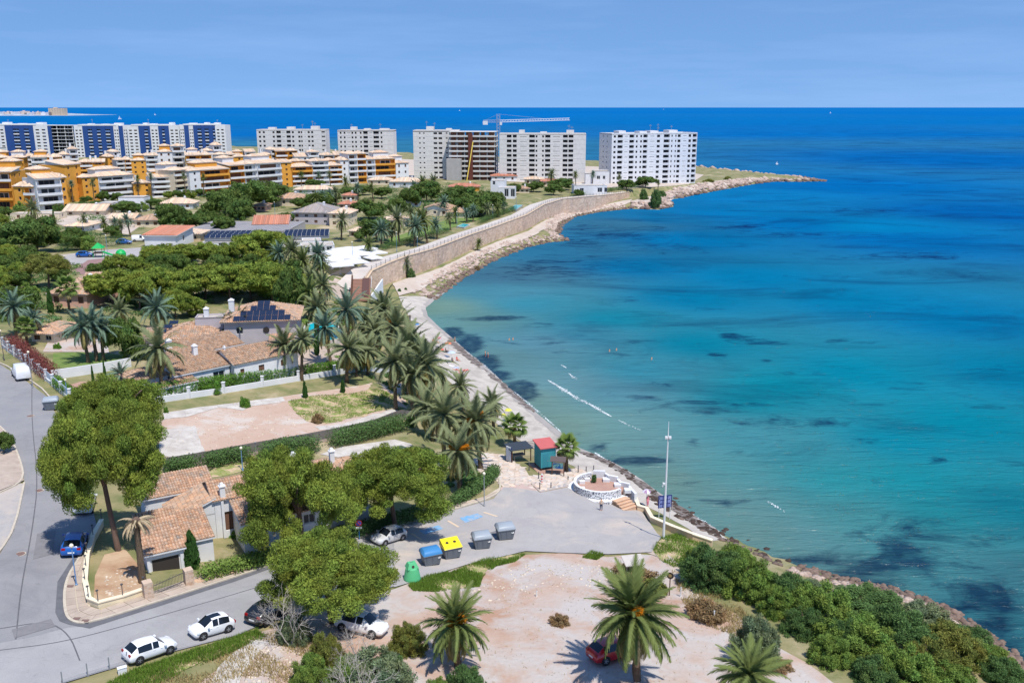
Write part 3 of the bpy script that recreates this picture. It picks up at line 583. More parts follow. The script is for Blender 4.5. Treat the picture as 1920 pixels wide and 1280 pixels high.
BUSH_HI = {k: [cloud_mesh('foliage', LM[k], bush_lobes(G5, 150, .08, .2), 34000, .05, .013, .6, rng=G5, up=.3, jit=.4, tint=.3) for _ in range(2)] for k in ('shrub', 'deep', 'olive', 'grey')}
BUSH_MD = {k: [cloud_mesh('foliage', LM[k], bush_lobes(G5, 60, .14, .3), 6000, .10, .03, .7, rng=G5, up=.2, jit=.35) for _ in range(2)] for k in ('deep', 'hedge', 'dry', 'red', 'olive', 'shrub', 'grey')}
def column_lobes(g, n):
    out = []
    for i in range(n):
        z = g.uniform(.06, .96); q = 0.62 * (min(1, z * 5) ** .5) * (1 - z ** 2.2) ** .7; a = g.uniform(0, 6.283)
        out.append((math.cos(a) * q * .6, math.sin(a) * q * .6, z, .3 * (1.05 - z * .6), .3 * (1.05 - z * .6), .09, g.uniform(.85, 1.15)))
    return out
CYP = [cloud_mesh('foliage', LM['cyp'], column_lobes(G5, 50), 9000, .10, .05, .6, rng=G5, up=.5) for _ in range(2)]
def limb_mesh(g, n, hi=6):
    """bare trunk, unit height, forking into n limbs reaching under a unit crown"""
    mb = MB(); k = 8; bend = [(0, 0, 0)]
    fork = 0.52; cx = g.normal(0, .04); cy = g.normal(0, .04)
    mb.tube([(0, 0, -.05), (0.0, 0, 0), (cx * .6, cy * .6, .28), (cx, cy, fork)], [.062, .05, .040, .036], k)
    for i in range(n):
        a = 6.283 * i / n + g.normal(0, .3); q = g.uniform(.25, .62)
        mb.tube([(cx, cy, fork - .03), (cx + math.cos(a) * q * .35, cy + math.sin(a) * q * .35, fork + .2), (math.cos(a) * q * .7, math.sin(a) * q * .7, fork + .28), (math.cos(a) * q * .95, math.sin(a) * q * .95, .84)], [.028, .022, .014, .006], 5)
    return mb.mesh('trunk', M_bark, True)
LIMBS = [limb_mesh(G5, n) for n in (4, 5, 6)]
# ---- palms
def frond_arrays(Lf, droop, nl, ll, lw, hang, g, sag=0.0):
    """one feather leaf along +X: tapering rib and leaflets; returns V, F"""
    n = 10; ang = 0.0; p = np.zeros(3); pts = [p.copy()]; dirs = []
    for i in range(n):
        ang = -droop * (i / n) ** 1.5 - sag; d = np.array([math.cos(ang), 0, math.sin(ang)]); dirs.append(d); p = p + d * Lf / n; pts.append(p.copy())
    dirs.append(dirs[-1]); pts = np.array(pts); dirs = np.array(dirs); V = []; Fc = []
    for i in range(n):
        w0 = .055 * (1 - i / n) + .012; w1 = .055 * (1 - (i + 1) / n) + .012; k = len(V)
        V += [pts[i] + (0, -w0, 0), pts[i] + (0, w0, 0), pts[i + 1] + (0, w1, 0), pts[i + 1] + (0, -w1, 0)]; Fc += [(k, k + 1, k + 2), (k, k + 2, k + 3)]
    for j in range(nl):
        t = 0.12 + 0.88 * (j + .5) / nl; f = t * n; i = min(int(f), n - 1); b = pts[i] + (pts[i + 1] - pts[i]) * (f - i); d = dirs[i]
        nup = np.array([-d[2], 0, d[0]]); prof = math.sin(math.pi * min(1, t * .82 + .18)) ** .6
        for s in (-1, 1):
            l = ll * prof * g.uniform(.85, 1.1); q = np.array([0, s, 0]) * (.86 - .35 * t) + d * (.45 + .5 * t) + nup * (.28 + g.normal(0, .08)) + np.array([0, 0, -hang * g.uniform(.7, 1.2)])
            q /= np.linalg.norm(q); k = len(V); e = d * lw
            V += [b - e, b + e, b + q * l * .6 + e * .8 + np.array([0, 0, -.0]), b + q * l + np.array([0, 0, -hang * l * .25])]; Fc += [(k, k + 1, k + 2), (k, k + 2, k + 3)]
    return np.array(V), np.array(Fc)
def frond_mesh(m, *a):
    V, Fc = frond_arrays(*a); c = np.repeat(G5.uniform(.85, 1.15, (len(Fc) // 2 + 1, 1)), 2, 0)[:len(Fc)] * np.ones((1, 3)); return npmesh('frond', V, Fc, m, c)
FROND = {k: [frond_mesh(LM[k], 1.0, dr, 34, .22, .0155, h, G5) for dr, h in ((.65, .2), (1.15, .4), (1.5, .6))] for k in ('palm', 'palmb', 'palmg', 'palmd', 'straw')}
def crown_mesh(k, nf, nl, g, fan=False):
    Vs = []; Fs = []; Cs = []; off = 0
    for i in range(nf):
        t = (i + .5) / nf; el = R(82) - t * R(140); az = i * 2.39996 + g.normal(0, .15)
        V, Fc = frond_arrays(1.0 * g.uniform(.85, 1.05), .55 + .75 * t, nl, .22, .022, .15 + .35 * t, g)
        ce, se = math.cos(el), math.sin(el); V = np.c_[V[:, 0] * ce - V[:, 2] * se, V[:, 1], V[:, 0] * se + V[:, 2] * ce]
        ca, sa = math.cos(az), math.sin(az); V = np.c_[V[:, 0] * ca - V[:, 1] * sa, V[:, 0] * sa + V[:, 1] * ca, V[:, 2]]
        Vs.append(V); Fs.append(Fc + off); off += len(V); w = np.array((1.0, .96, .8)) if t > .7 else np.ones(3); Cs.append(np.full((len(Fc), 3), g.uniform(.82, 1.15)) * w)
    return npmesh('crown', np.vstack(Vs), np.vstack(Fs), LM[k], np.vstack(Cs))
PCROWN = {k: [crown_mesh(k, 44, 15, G5) for _ in range(2)] for k in ('palm', 'palmb', 'palmg')}
def fan_leaf_mesh(m):
    mb = MB(); mb.tube([(0, 0, 0), (.3, 0, .02), (.55, 0, 0)], [.02, .016, .012], 4)
    n = 15
    for i in range(n):
        a = R(-105) + R(210) * i / (n - 1); l = .5 * (1 - .25 * abs(a) / R(105)); c = (.55, 0, 0); d = (math.cos(a), math.sin(a)); w = .045
        m1 = (c[0] + d[0] * l * .6, d[1] * l * .6, .03); mb.poly([c, (m1[0] + d[1] * w, m1[1] - d[0] * w, -.01), (c[0] + d[0] * l, d[1] * l, -.16), (m1[0] - d[1] * w, m1[1] + d[0] * w, -.01)])
    me = mb.mesh('fan_leaf', m); return me
FANL = [fan_leaf_mesh(mat('fan_leaves', S(112,134,62), .7, var=.3, scale=3, trans=.2)), fan_leaf_mesh(mat('old_fan_leaves', S(172,156,104), .8, var=.3, scale=3, trans=.1))]
def ptrunk_mesh(g, taper=.75):
    mb = MB(); pts = []; rr = []; b1, b2 = g.normal(0, .02), g.normal(0, .02)
    n = 22
    for i in range(n + 1):
        t = i / n; pts.append((b1 * math.sin(t * 3), b2 * math.sin(t * 3), t - .01)); rr.append((1.35 - .3 * min(1, t * 8)) * (1 - (1 - taper) * t) * (1.06 if i % 2 else .95) * (1.25 if t > .93 else 1))
    mb.tube([(x, y, z) for x, y, z in pts], rr, 9); return mb.mesh('trunk', M_ptrunk, True)
PTR = [ptrunk_mesh(G5) for _ in range(4)]
def fruit_mesh():
    V, Fq, c = leafcloud([(.30, 0, .02, .22, .1, .12)], 260, .10, .016, .5, rng=G5); return npmesh('flower_cluster', V, Fq, LM['flower'], c)
FRUIT = fruit_mesh()
def put_trunk(root, h, rad, k=0, lean=(0, 0)):
    o = inst('trunk', PTR[k % 4], root, scale=(rad, rad, h)); 
    if lean != (0, 0):
        # the trunk mesh is a unit tall tube: lean it as a whole
        o.rotation_euler = (math.atan2(-lean[1], h), math.atan2(lean[0], h), 0)
    return o
PALMN = [0]
def palm(u, vb, vc, dia, kind='palm', label=None, group=None, fronds=34, fruit=0, uc=None, rad=None, near=True, name='date_palm'):
    p = gp(u, vb); h = hgt(p, vc); s = ppm(p); cr = dia / s / 2 * 1.14; i = PALMN[0]; PALMN[0] += 1
    g = random.Random(i + 50); r = rad or min(.30, .16 + .03 * cr)
    root = empty(name, (p.x, p.y, p.z), g.uniform(0, 6.28), label or 'palm', 'palm tree', group); root['_u'] = u; root.rotation_euler = (g.gauss(0, .055), g.gauss(0, .055), root.rotation_euler[2])
    put_trunk(root, h, r, i)
    if near:
        cw_ = empty('crown', (0, 0, h)); cw_.parent = root
        for j in range(fronds):
            t = (j + .5) / fronds; el = R(84) - t ** .85 * R(150) + g.gauss(0, .09); az = j * 2.39996 + g.gauss(0, .15)
            kk = kind if t < .8 else ('palmd' if g.random() < .8 else 'straw'); q = 0 if t < .3 else (1 if t < .75 else 2)
            inst('frond', FROND[kk][q], cw_, (0, 0, 0), (g.gauss(0, .25), -el, az), cr * g.uniform(.86, 1.08))
        for j in range(fruit):
            inst('flower_cluster', FRUIT, cw_, (0, 0, .1), (0, -R(g.uniform(10, 45)), g.uniform(0, 6.28)), cr * .62)
    else:
        o = inst('crown', g.choice(PCROWN[kind]), root, (0, 0, h), (g.gauss(0, .06), g.gauss(0, .06), 0), cr)
    return root
def fan_palm(u, vb, vc, dia, label, group=None, n=34):
    p = gp(u, vb); h = hgt(p, vc); cr = dia / ppm(p) / 2; g = random.Random(u)
    root = empty('fan_palm', p, 0, label, 'palm tree', group); root['_u'] = u; put_trunk(root, h, .26, 1); cw_ = empty('crown', (0, 0, h)); cw_.parent = root
    for j in range(n):
        t = (j + .5) / n; el = R(80) - t * R(135); inst('fan_leaf', FANL[1 if t > .8 else 0], cw_, (0, 0, 0), (g.gauss(0, .2), -el, j * 2.39996), cr * g.uniform(.9, 1.1))
    return root
def tree(u, vb, vt, vbot, w, meshes, label, group=None, name='pine_tree', k=0, ratio=1.0, cat='tree', du=0, limb=None):
    """trunk foot at (u, vb), crown from row vt to vbot, w pixels wide, crown shifted du pixels"""
    p = gp(u, vb); s = ppm(p); g = random.Random(int(u * 7 + vb)); top = hgt(p, vt); rx = w / s / 2; ry = rx * ratio
    dep = math.atan2(HC - p.z, p.y)                      # the lower crown edge seen from above is its near rim
    bot = max(0.2 * top, hgt(p, vbot) + ry * math.sin(dep) * .32) if limb is None else limb * top
    bot = min(bot, top - .6 * rx)
    root = empty(name, (p.x, p.y, p.z), 0, label, cat, group); root['_u'] = u
    inst('trunk', LIMBS[k % 3], root, (0, 0, 0), (0, 0, g.uniform(0, 6.28)) if not du else (0, math.atan2(du / s, top), 0), (top * .62 if rx > top * .6 else rx * 1.0,) * 2 + (top * .95,)) 
    o = inst('crown', meshes[k % len(meshes)], root, (du / s, 0, bot), (0, 0, g.uniform(0, 6.28)), (rx, ry, (top - bot)))
    return root
def bush(u, vb, vt, w, mesh, label, group=None, name='shrub', cat='shrub', ratio=.9, nm='foliage', stem=True):
    p = gp(u, vb); s = ppm(p); rx = w / s / 2; h = max(.3, hgt(p + Vector((0, rx * ratio * .8, 0)), vt)); g = random.Random(int(u * 3 + vb))
    root = empty(name, (p.x, p.y + rx * ratio * .8, gz(p.x, p.y + rx * ratio * .8)), 0, label, cat, group); root['_u'] = u
    inst(nm, mesh, root, (0, 0, -.1), (0, 0, g.uniform(0, 6.28)), (rx, rx * ratio, h))
    if stem: 
        inst('stem', LIMBS[0], root, (0, 0, -.1), (0, 0, 0), (rx * .6, rx * .6, h * .8))
    return root
def number(things, fmt):
    """the same words for all of them and their place in the row, counted from the left edge of the view"""
    things = sorted(things, key=lambda o: o['_u'])
    for i, o in enumerate(things): o['label'] = fmt.replace('#', ordw(i))
# ================================================================ building library
def wallm(name, c, v=.12, sc=.5): return mat(name, c, .9, var=v, scale=sc, bump=.1, bscale=8)
M_white = wallm('white_render', S(222,222,222)); M_block = wallm('pale_concrete', S(218,214,208)); M_grey = wallm('grey_concrete', S(176,172,168)); M_orange = wallm('ochre_render', S(222,158,66), .12)
M_cream = wallm('cream_render', S(222,206,180)); M_blue = mat('blue_cladding', S(46,78,138), .4, var=.12, scale=.3); M_pink = wallm('pink_render', S(214,170,150)); M_redw = wallm('red_render', S(190,92,76)); M_tan = wallm('tan_render', S(206,184,154))
M_lilac = wallm('lilac_grey_render', S(186,178,180)); M_yell = wallm('yellow_render', S(228,212,178))
M_glass = mat('dark_glass', S(44,50,58), .2, spec=.3); M_frame = mat('window_frame', S(206,204,200), .6); M_dark = mat('dark_opening', S(58,52,48), .8); M_brown = mat('brown_wood', S(92,64,48), .7, var=.2, scale=4)
M_flat = mat('flat_roof', S(190,182,172), .95, scale=.4, col2=S(170,160,150)); M_flatg = mat('grey_roof', S(158,154,154), .9, scale=.3, col2=S(140,138,142)); M_metal = mat('grey_metal', S(150,154,158), .5, metal=.3); M_wmetal = mat('white_metal', S(222,222,220), .5)
M_tile = mat('roof_tiles', S(200,166,138), .9, scale=3.0, col2=S(172,138,114), attr=True, stain=(S(160,146,132), .7, .5, .68)); M_tileb = mat('pale_roof_tiles', S(220,198,174), .9, scale=2.0, col2=S(204,178,154), attr=True)
M_tiler = mat('red_roof_tiles', S(196,136,112), .9, scale=2.0, col2=S(178,120,98), attr=True); M_tileg = mat('grey_roof_tiles', S(160,152,148), .9, scale=2.0, col2=S(142,134,132), attr=True)
M_solar = mat('solar_glass', S(34,42,62), .12, spec=.6); M_canvas = mat('white_canvas', S(238,238,238), .8, trans=.25)
def win_mesh(name, glass, frame, mull=1, fr=.07):
    mb = MB(); mb.mat(1)
    for a in ((0, fr, 0, 1), (1 - fr, 1, 0, 1), (fr, 1 - fr, 0, fr), (fr, 1 - fr, 1 - fr, 1)): mb.box(a[0], a[1], -.03, .03, a[2], a[3])
    for i in range(mull): x = (i + 1) / (mull + 1); mb.box(x - fr * .35, x + fr * .35, -.025, .025, fr, 1 - fr)
    mb.mat(0); mb.poly([(0, 0, 0), (1, 0, 0), (1, 0, 1), (0, 0, 1)]); return mb.mesh(name, [glass, frame])
WIN = win_mesh('window', M_glass, M_frame); WIN2 = win_mesh('window', mat('deep_glass', S(30,34,40), .3, spec=.15), mat('dark_frame', S(110,100,94), .6), 2, .04); WIN0 = win_mesh('window', M_dark, M_frame, 0, .05)
SHUT = win_mesh('window', mat('shutter', S(120,88,70), .8, var=.2, scale=9), M_brown, 1, .06)
def facade(mb, O, ud, Wd, H, ops, z0=0.0, sill=True):
    """a wall from O along ud, Wd wide, from z0 to H, with real openings; ops = [(x0,x1,za,zb,depth)]"""
    O = Vector(O); ud = Vector(ud).normalized(); n = Vector((ud.y, -ud.x, 0)); q = lambda x, z, d=0: O + ud * x + Vector((0, 0, z)) - n * d
    xs = sorted({0, Wd, *[round(v, 3) for o in ops for v in o[:2]]}); zs = sorted({z0, H, *[round(v, 3) for o in ops for v in o[2:4]]})
    for j in range(len(zs) - 1):
        za, zb = zs[j], zs[j + 1]; run = None
        for i in range(len(xs)):
            solid = False
            if i < len(xs) - 1:
                xc, zc = (xs[i] + xs[i + 1]) / 2, (za + zb) / 2
                solid = not any(o[0] < xc < o[1] and o[2] < zc < o[3] for o in ops)
            if solid and run is None: run = xs[i]
            if not solid and run is not None:
                mb.poly([q(run, za), q(xs[i], za), q(xs[i], zb), q(run, zb)]); run = None
    for x0, x1, za, zb, d in [o[:5] for o in ops]:
        mb.poly([q(x0, za), q(x1, za), q(x1, za, d), q(x0, za, d)]); mb.poly([q(x0, zb, d), q(x1, zb, d), q(x1, zb), q(x0, zb)])
        mb.poly([q(x0, za), q(x0, za, d), q(x0, zb, d), q(x0, zb)]); mb.poly([q(x1, za, d), q(x1, za), q(x1, zb), q(x1, zb, d)])
        if d > .6: mb.poly([q(x0, za, d), q(x1, za, d), q(x1, zb, d), q(x0, zb, d)])
def put_win(root, O, ud, o, me=None, name='window', inset=.02):
    O = Vector(O); ud = Vector(ud).normalized(); n = Vector((ud.y, -ud.x, 0)); x0, x1, za, zb, d = o[:5]
    p = O + ud * x0 - n * (d - inset) + Vector((0, 0, za))
    return inst(name, me or WIN, root, p, (0, 0, math.atan2(ud.y, ud.x)), (x1 - x0, 1, zb - za))
def tile_face(mb, a, b, t0, t1, L, up, pitch, course, g, amp=None, cols=None):
    """barrel tiles on a sloping face: eave a->b (Vectors), up = vector from eave to ridge line, clipped to 0..min(1, x/t0, (L-x)/t1) of up"""
    ud = (b - a).normalized(); nrm = ud.cross(up).normalized(); n = max(2, int(L / pitch)); p = L / n; amp = amp or p * .38; ul = up.length; nc = max(1, int(ul / course)) if course else 1
    for i in range(n):
        x0, x1 = i * p, (i + 1) * p
        ta = min(1, x0 / t0 if t0 > 0 else 1, (L - x0) / t1 if t1 > 0 else 1); tb = min(1, x1 / t0 if t0 > 0 else 1, (L - x1) / t1 if t1 > 0 else 1); tm = max(ta, tb, .0)
        for j in range(nc):
            s0, s1 = j / nc, (j + 1) / nc
            if s0 >= tm - 1e-4: break
            e = [(x0, min(s0, ta), min(s1, ta)), (x0 + p * .25, min(s0, (ta * 3 + tb) / 4), min(s1, (ta * 3 + tb) / 4)), (x0 + p * .62, min(s0, (ta + tb) / 2), min(s1, (ta + tb) / 2)), (x1, min(s0, tb), min(s1, tb))]
            v = g.uniform(.78, 1.12); w = g.gauss(0, .05); mb.col = (v * (1 + w), v, v * (1 - w))
            lo = [0, amp, amp, 0]; drop = p * .16 if course else 0
            P0 = [a + ud * x + up * s + nrm * (h + drop) for (x, s, _), h in zip(e, lo)]; P1 = [a + ud * x + up * s_ + nrm * (h * .9) for (x, _, s_), h in zip(e, lo)]
            for k in range(3): mb.poly([P0[k], P0[k + 1], P1[k + 1], P1[k]])
            if course: mb.poly([P0[0] - nrm * drop, P0[3] - nrm * drop, P0[3], P0[2], P0[1], P0[0]])
    mb.col = None
def roof(root, x0, x1, y0, y1, z, rise, kind='hip', m=None, pitch=.5, course=0, over=.5, gap=None, g=None, ridge=None):
    """tiled roof over a rectangle; returns the roof part"""
    g = g or random.Random(int(x0 * 10 + z * 3 + 5)); x0 -= over; x1 += over; y0 -= over; y1 += over; mb = MB(); w, d = x1 - x0, y1 - y0; th = .14; V = Vector
    mb.col = (.9, .85, .8)
    if kind == 'hip':
        r = min(w, d) / 2; up_f = V((0, d / 2 if d <= w else r, rise)); up_s = V((r if d <= w else w / 2, 0, rise))
        if d <= w:
            tile_face(mb, V((x0, y0, z)), V((x1, y0, z)), r, r, w, V((0, r, rise)), pitch, course, g); tile_face(mb, V((x1, y1, z)), V((x0, y1, z)), r, r, w, V((0, -r, rise)), pitch, course, g)
            tile_face(mb, V((x1, y0, z)), V((x1, y1, z)), r, r, d, V((-r, 0, rise)), pitch, course, g); tile_face(mb, V((x0, y1, z)), V((x0, y0, z)), r, r, d, V((r, 0, rise)), pitch, course, g)
        else:
            tile_face(mb, V((x0, y0, z)), V((x1, y0, z)), r, r, w, V((0, r, rise)), pitch, course, g); tile_face(mb, V((x1, y1, z)), V((x0, y1, z)), r, r, w, V((0, -r, rise)), pitch, course, g)
            tile_face(mb, V((x1, y0, z)), V((x1, y1, z)), r, r, d, V((-r, 0, rise)), pitch, course, g); tile_face(mb, V((x0, y1, z)), V((x0, y0, z)), r, r, d, V((r, 0, rise)), pitch, course, g)
        mb.mat(1); mb.box(x0 + .1, x1 - .1, y0 + .1, y1 - .1, z - th, z - .01)
    elif kind == 'gx':                                      # ridge along x
        tile_face(mb, V((x0, y0, z)), V((x1, y0, z)), 0, 0, w, V((0, d / 2, rise)), pitch, course, g); tile_face(mb, V((x1, y1, z)), V((x0, y1, z)), 0, 0, w, V((0, -d / 2, rise)), pitch, course, g)
        mb.mat(1)
        for x in (x0 + over, x1 - over): mb.poly([(x, y0 + over * .6, z - .02), (x, y1 - over * .6, z - .02), (x, (y0 + y1) / 2, z + rise - .06)])
        mb.poly([(x0, y0, z - .03), (x1, y0, z - .03), (x1, (y0 + y1) / 2, z + rise - .08), (x0, (y0 + y1) / 2, z + rise - .08)]); mb.poly([(x0, y1, z - .03), (x1, y1, z - .03), (x1, (y0 + y1) / 2, z + rise - .08), (x0, (y0 + y1) / 2, z + rise - .08)])
    elif kind == 'gy':
        tile_face(mb, V((x1, y0, z)), V((x1, y1, z)), 0, 0, d, V((-w / 2, 0, rise)), pitch, course, g); tile_face(mb, V((x0, y1, z)), V((x0, y0, z)), 0, 0, d, V((w / 2, 0, rise)), pitch, course, g)
        mb.mat(1)
        for y in (y0 + over, y1 - over): mb.poly([(x0 + over * .6, y, z - .02), (x1 - over * .6, y, z - .02), ((x0 + x1) / 2, y, z + rise - .06)])
        mb.poly([(x0, y0, z - .03), (x0, y1, z - .03), ((x0 + x1) / 2, y1, z + rise - .08), ((x0 + x1) / 2, y0, z + rise - .08)]); mb.poly([(x1, y0, z - .03), (x1, y1, z - .03), ((x0 + x1) / 2, y1, z + rise - .08), ((x0 + x1) / 2, y0, z + rise - .08)])
    elif kind in ('sf', 'sl', 'sr'):                          # lean-to falling to the front / left / right
        A, B, U = {'sf': (V((x0, y0, z)), V((x1, y0, z)), V((0, d, rise))), 'sr': (V((x1, y0, z)), V((x1, y1, z)), V((-w, 0, rise))), 'sl': (V((x0, y1, z)), V((x0, y0, z)), V((w, 0, rise)))}[kind]
        tile_face(mb, A, B, 0, 0, (B - A).length, U, pitch, course, g); mb.mat(1)
        C, D = B + U, A + U; dn = V((0, 0, -.16)); mb.hexa([A + dn, B + dn, C + dn, D + dn, A - V((0, 0, .02)), B - V((0, 0, .02)), C - V((0, 0, .02)), D - V((0, 0, .02))])
        if kind == 'sf':
            yb = y1 - over
            for x in (x0 + over, x1 - over): mb.poly([(x, y0 + over, z - .1), (x, yb, z - .1), (x, yb, z + rise * .97 - .1)])
        else:
            lo, hi = (x1 - over, x0 + over) if kind == 'sr' else (x0 + over, x1 - over)
            for y in (y0 + over, y1 - over): mb.poly([(lo, y, z - .1), (hi, y, z - .1), (hi, y, z + rise * .97 - .1)])
    return mb.build('roof', [m or M_tile, M_white], root)
def chimney(rf, x, y, z, h=1.0, s=.35, m=None):
    mb = MB(); mb.box(x - s, x + s, y - s, y + s, z - .6, z + h); mb.box(x - s - .08, x + s + .08, y - s - .08, y + s + .08, z + h, z + h + .1)
    mb.hexa([(x - s, y - s, z + h + .1), (x + s, y - s, z + h + .1), (x + s, y + s, z + h + .1), (x - s, y + s, z + h + .1)] + [(x + a * .12, y + b * .12, z + h + .4) for a, b in ((-1, -1), (1, -1), (1, 1), (-1, 1))])
    return mb.build('chimney', m or M_white, rf)
def box_house(name, root, blocks, wm, wins=(), pitch=.5, course=0, rm=None):
    """blocks = (x0,x1,y0,y1,h,roofkind,rise,over); wins = (block, face, a, b, z0, z1[, mesh])"""
    mb = MB(); rfs = []
    for bi, bk in enumerate(blocks):
        x0, x1, y0, y1, h, kind, rise, over = bk[:8]; mm = bk[8] if len(bk) > 8 else None
        fc = {'f': ((x0, y0), (1, 0), x1 - x0), 'r': ((x1, y0), (0, 1), y1 - y0), 'b': ((x1, y1), (-1, 0), x1 - x0), 'l': ((x0, y1), (0, -1), y1 - y0)}
        for k, (O, ud, wd) in fc.items():
            ops = [(w[2], w[3], w[4], w[5], .18) for w in wins if w[0] == bi and w[1] == k]
            facade(mb, (O[0], O[1], 0), (*ud, 0), wd, h, ops, -3.0)
            for w in wins:
                if w[0] == bi and w[1] == k: put_win(root, (O[0], O[1], 0), (*ud, 0), (w[2], w[3], w[4], w[5], .18), w[6] if len(w) > 6 else WIN, 'door' if w[4] < .3 else 'window')
        if kind == 'flat':
            mb.mat(1); mb.poly([(x0, y0, h - .25), (x1, y0, h - .25), (x1, y1, h - .25), (x0, y1, h - .25)]); mb.mat(0)
            for a in ((x0, x1, y0, y0 + .2), (x0, x1, y1 - .2, y1), (x0, x0 + .2, y0 + .2, y1 - .2), (x1 - .2, x1, y0 + .2, y1 - .2)): mb.box(*a, h - .3, h + .003)
            rfs.append(None)
        else: rfs.append(roof(root, x0, x1, y0, y1, h, rise, kind, mm or rm, pitch, course, over))
    w = mb.build('wall', [wm, M_flat], root); return w, rfs
# ================================================================ far shore, sea traffic, tower blocks
def yaw_root(name, p, rz, label, cat, group=None): return empty(name, p, rz, label, cat, group)
def block_at(name, u0, u1, vroof, Zd, base_z, yaw_deg, label, group, depth=15, floors=10):
    """tower block whose front runs between columns u0 and u1 at distance Zd"""
    s = F / Zd; wpx = u1 - u0; a = R(yaw_deg); mid = (u0 + u1) / 2; bear = math.atan((mid - 960) / F)
    Wd = wpx / s / math.cos(a + bear) if abs(a) > .01 else wpx / s
    x0 = (u0 - 960) / s; y0 = Zd
    top = HC - (vroof - HOR) / s; p = Vector((x0, y0, base_z))
    root = yaw_root(name, p, a, label, 'apartment block', group); root['_u'] = mid
    return root, Wd, top - base_z, depth
def fill_block(root, Wd, H, D, floors, cols, side_cols, wm, win=WIN2, sidew=True, gr=None):
    """cols: (x0,x1,zlo,zhi,depth) in fractions of width and floor height"""
    mb = MB(); fh = H / floors; ops = []
    for f in range(floors):
        for c in cols:
            lo, hi = (c[5], c[6]) if len(c) > 5 else (0, floors)
            if lo <= f < hi: ops.append((c[0] * Wd, c[1] * Wd, f * fh + c[2] * fh, f * fh + c[3] * fh, c[4]))
    facade(mb, (0, 0, 0), (1, 0, 0), Wd, H, ops, -2)
    for o in ops:
        put_win(root, (0, 0, 0), (1, 0, 0), o, win if (o[1] - o[0]) > .9 else WIN0, 'window')
        if o[4] > .6:                                          # balcony front
            b = MB(); b.box(o[0] + .02, o[1] - .02, -.06, .06, o[2] - .02, o[2] + fh * .16); b.build('balcony', wm, root)
    sops = [(c[0] * D, c[1] * D, f * fh + c[2] * fh, f * fh + c[3] * fh, .3) for f in range(floors) for c in side_cols]
    facade(mb, (0, D, 0), (0, -1, 0), D, H, sops, -2); facade(mb, (Wd, 0, 0), (0, 1, 0), D, H, [], -2); facade(mb, (Wd, D, 0), (-1, 0, 0), Wd, H, [], -2)
    for o in sops: put_win(root, (0, D, 0), (0, -1, 0), o, WIN0)
    mb.mat(1); mb.poly([(0, 0, H - .4), (Wd, 0, H - .4), (Wd, D, H - .4), (0, D, H - .4)]); mb.mat(0)
    for a in ((0, Wd, 0, .3), (0, Wd, D - .3, D), (0, .3, .3, D - .3), (Wd - .3, Wd, .3, D - .3)): mb.box(*a, H - .42, H + .5)
    for f in range(1, floors): mb.box(-.04, Wd + .04, -.05, .0, f * fh - .12, f * fh + .02)       # slab edges
    return mb.build('wall', [wm, M_flat], root), fh
def roof_gear(root, Wd, H, D, g, n=3, ant=3, wm=None):
    for i in range(n):
        x = Wd * (.12 + .8 * (i + g.uniform(.1, .7)) / n); w = g.uniform(3, 6); b = MB(); b.box(x - w / 2, x + w / 2, D * .35, D * .75, H - .4, H + g.uniform(1.2, 2.6)); b.build('stair_housing', wm or M_block, root)
    for i in range(ant):
        x = Wd * g.uniform(.1, .9); b = MB(); h = H + g.uniform(3.5, 6.0); b.tube([(x, D * .5, H), (x, D * .5, h)], .09, 4); b.box(x - .9, x + .9, D * .5 - .05, D * .5 + .05, h - .9, h - .75); b.box(x - .6, x + .6, D * .5 - .04, D * .5 + .04, h - .45, h - .35); b.build('antenna', M_metal, root)
g = random.Random(3)
GB = 'pale tower blocks by the sea'
def typ(xs): return [(a, b, z0, z1, d) for a, b, z0, z1, d in xs]
E_cols = [(.02,.045,.34,.76,.3),(.065,.125,.16,.84,1.3),(.145,.18,.52,.6,.3),(.20,.255,.16,.84,1.3),(.275,.295,.34,.76,.3),(.325,.345,.34,.76,.3),(.36,.41,.16,.84,1.3),(.44,.49,.5,.58,.3),(.52,.555,.3,.8,.3),(.60,.67,.14,.84,1.3),(.69,.705,.34,.76,.3),(.735,.75,.34,.76,.3),(.765,.80,.28,.8,.5),(.83,.87,.5,.58,.3),(.895,.925,.28,.8,.3),(.945,.995,.14,.84,1.3)]
r, Wd, H, D = block_at('tower_block', 1143, 1300, 249, 545, 4.5, 20, 'long white tower block standing alone next to the headland', GB, 17)
fill_block(r, Wd, H, D, 10, E_cols, [(.3,.36,.4,.7),(.6,.66,.4,.7)], M_white); roof_gear(r, Wd, H, D, g, 4, 4, M_white)
D_cols = [(.085,.14,.16,.86,1.2),(.155,.2,.16,.86,1.2),(.24,.315,.46,.54,.3),(.345,.41,.16,.86,1.2),(.42,.44,.34,.76,.3),(.495,.515,.34,.76,.3),(.53,.59,.16,.86,1.2),(.62,.70,.46,.54,.3),(.735,.79,.16,.86,1.2),(.8,.855,.16,.86,1.2)]
r, Wd, H, D = block_at('tower_block', 937, 1095, 249, 550, 6.5, -3, 'pale tower block of paired balconies right beside the crane mast', GB, 15)
fill_block(r, Wd, H, D, 10, D_cols, [], M_block); roof_gear(r, Wd, H, D, g, 3, 2)
r, Wd, H, D = block_at('tower_block', 779, 862, 243.5, 565, 6.5, 0, 'plain grey tower block joined to the unfinished concrete frame', GB, 18)
fill_block(r, Wd, H, D, 10, [(.13,.165,.45,.7,.3),(.22,.255,.45,.7,.3),(.45,.53,.35,.75,.5),(.56,.64,.35,.75,.5),(.72,.76,.45,.7,.3)], [], M_block); roof_gear(r, Wd, H, D, g, 2, 2)
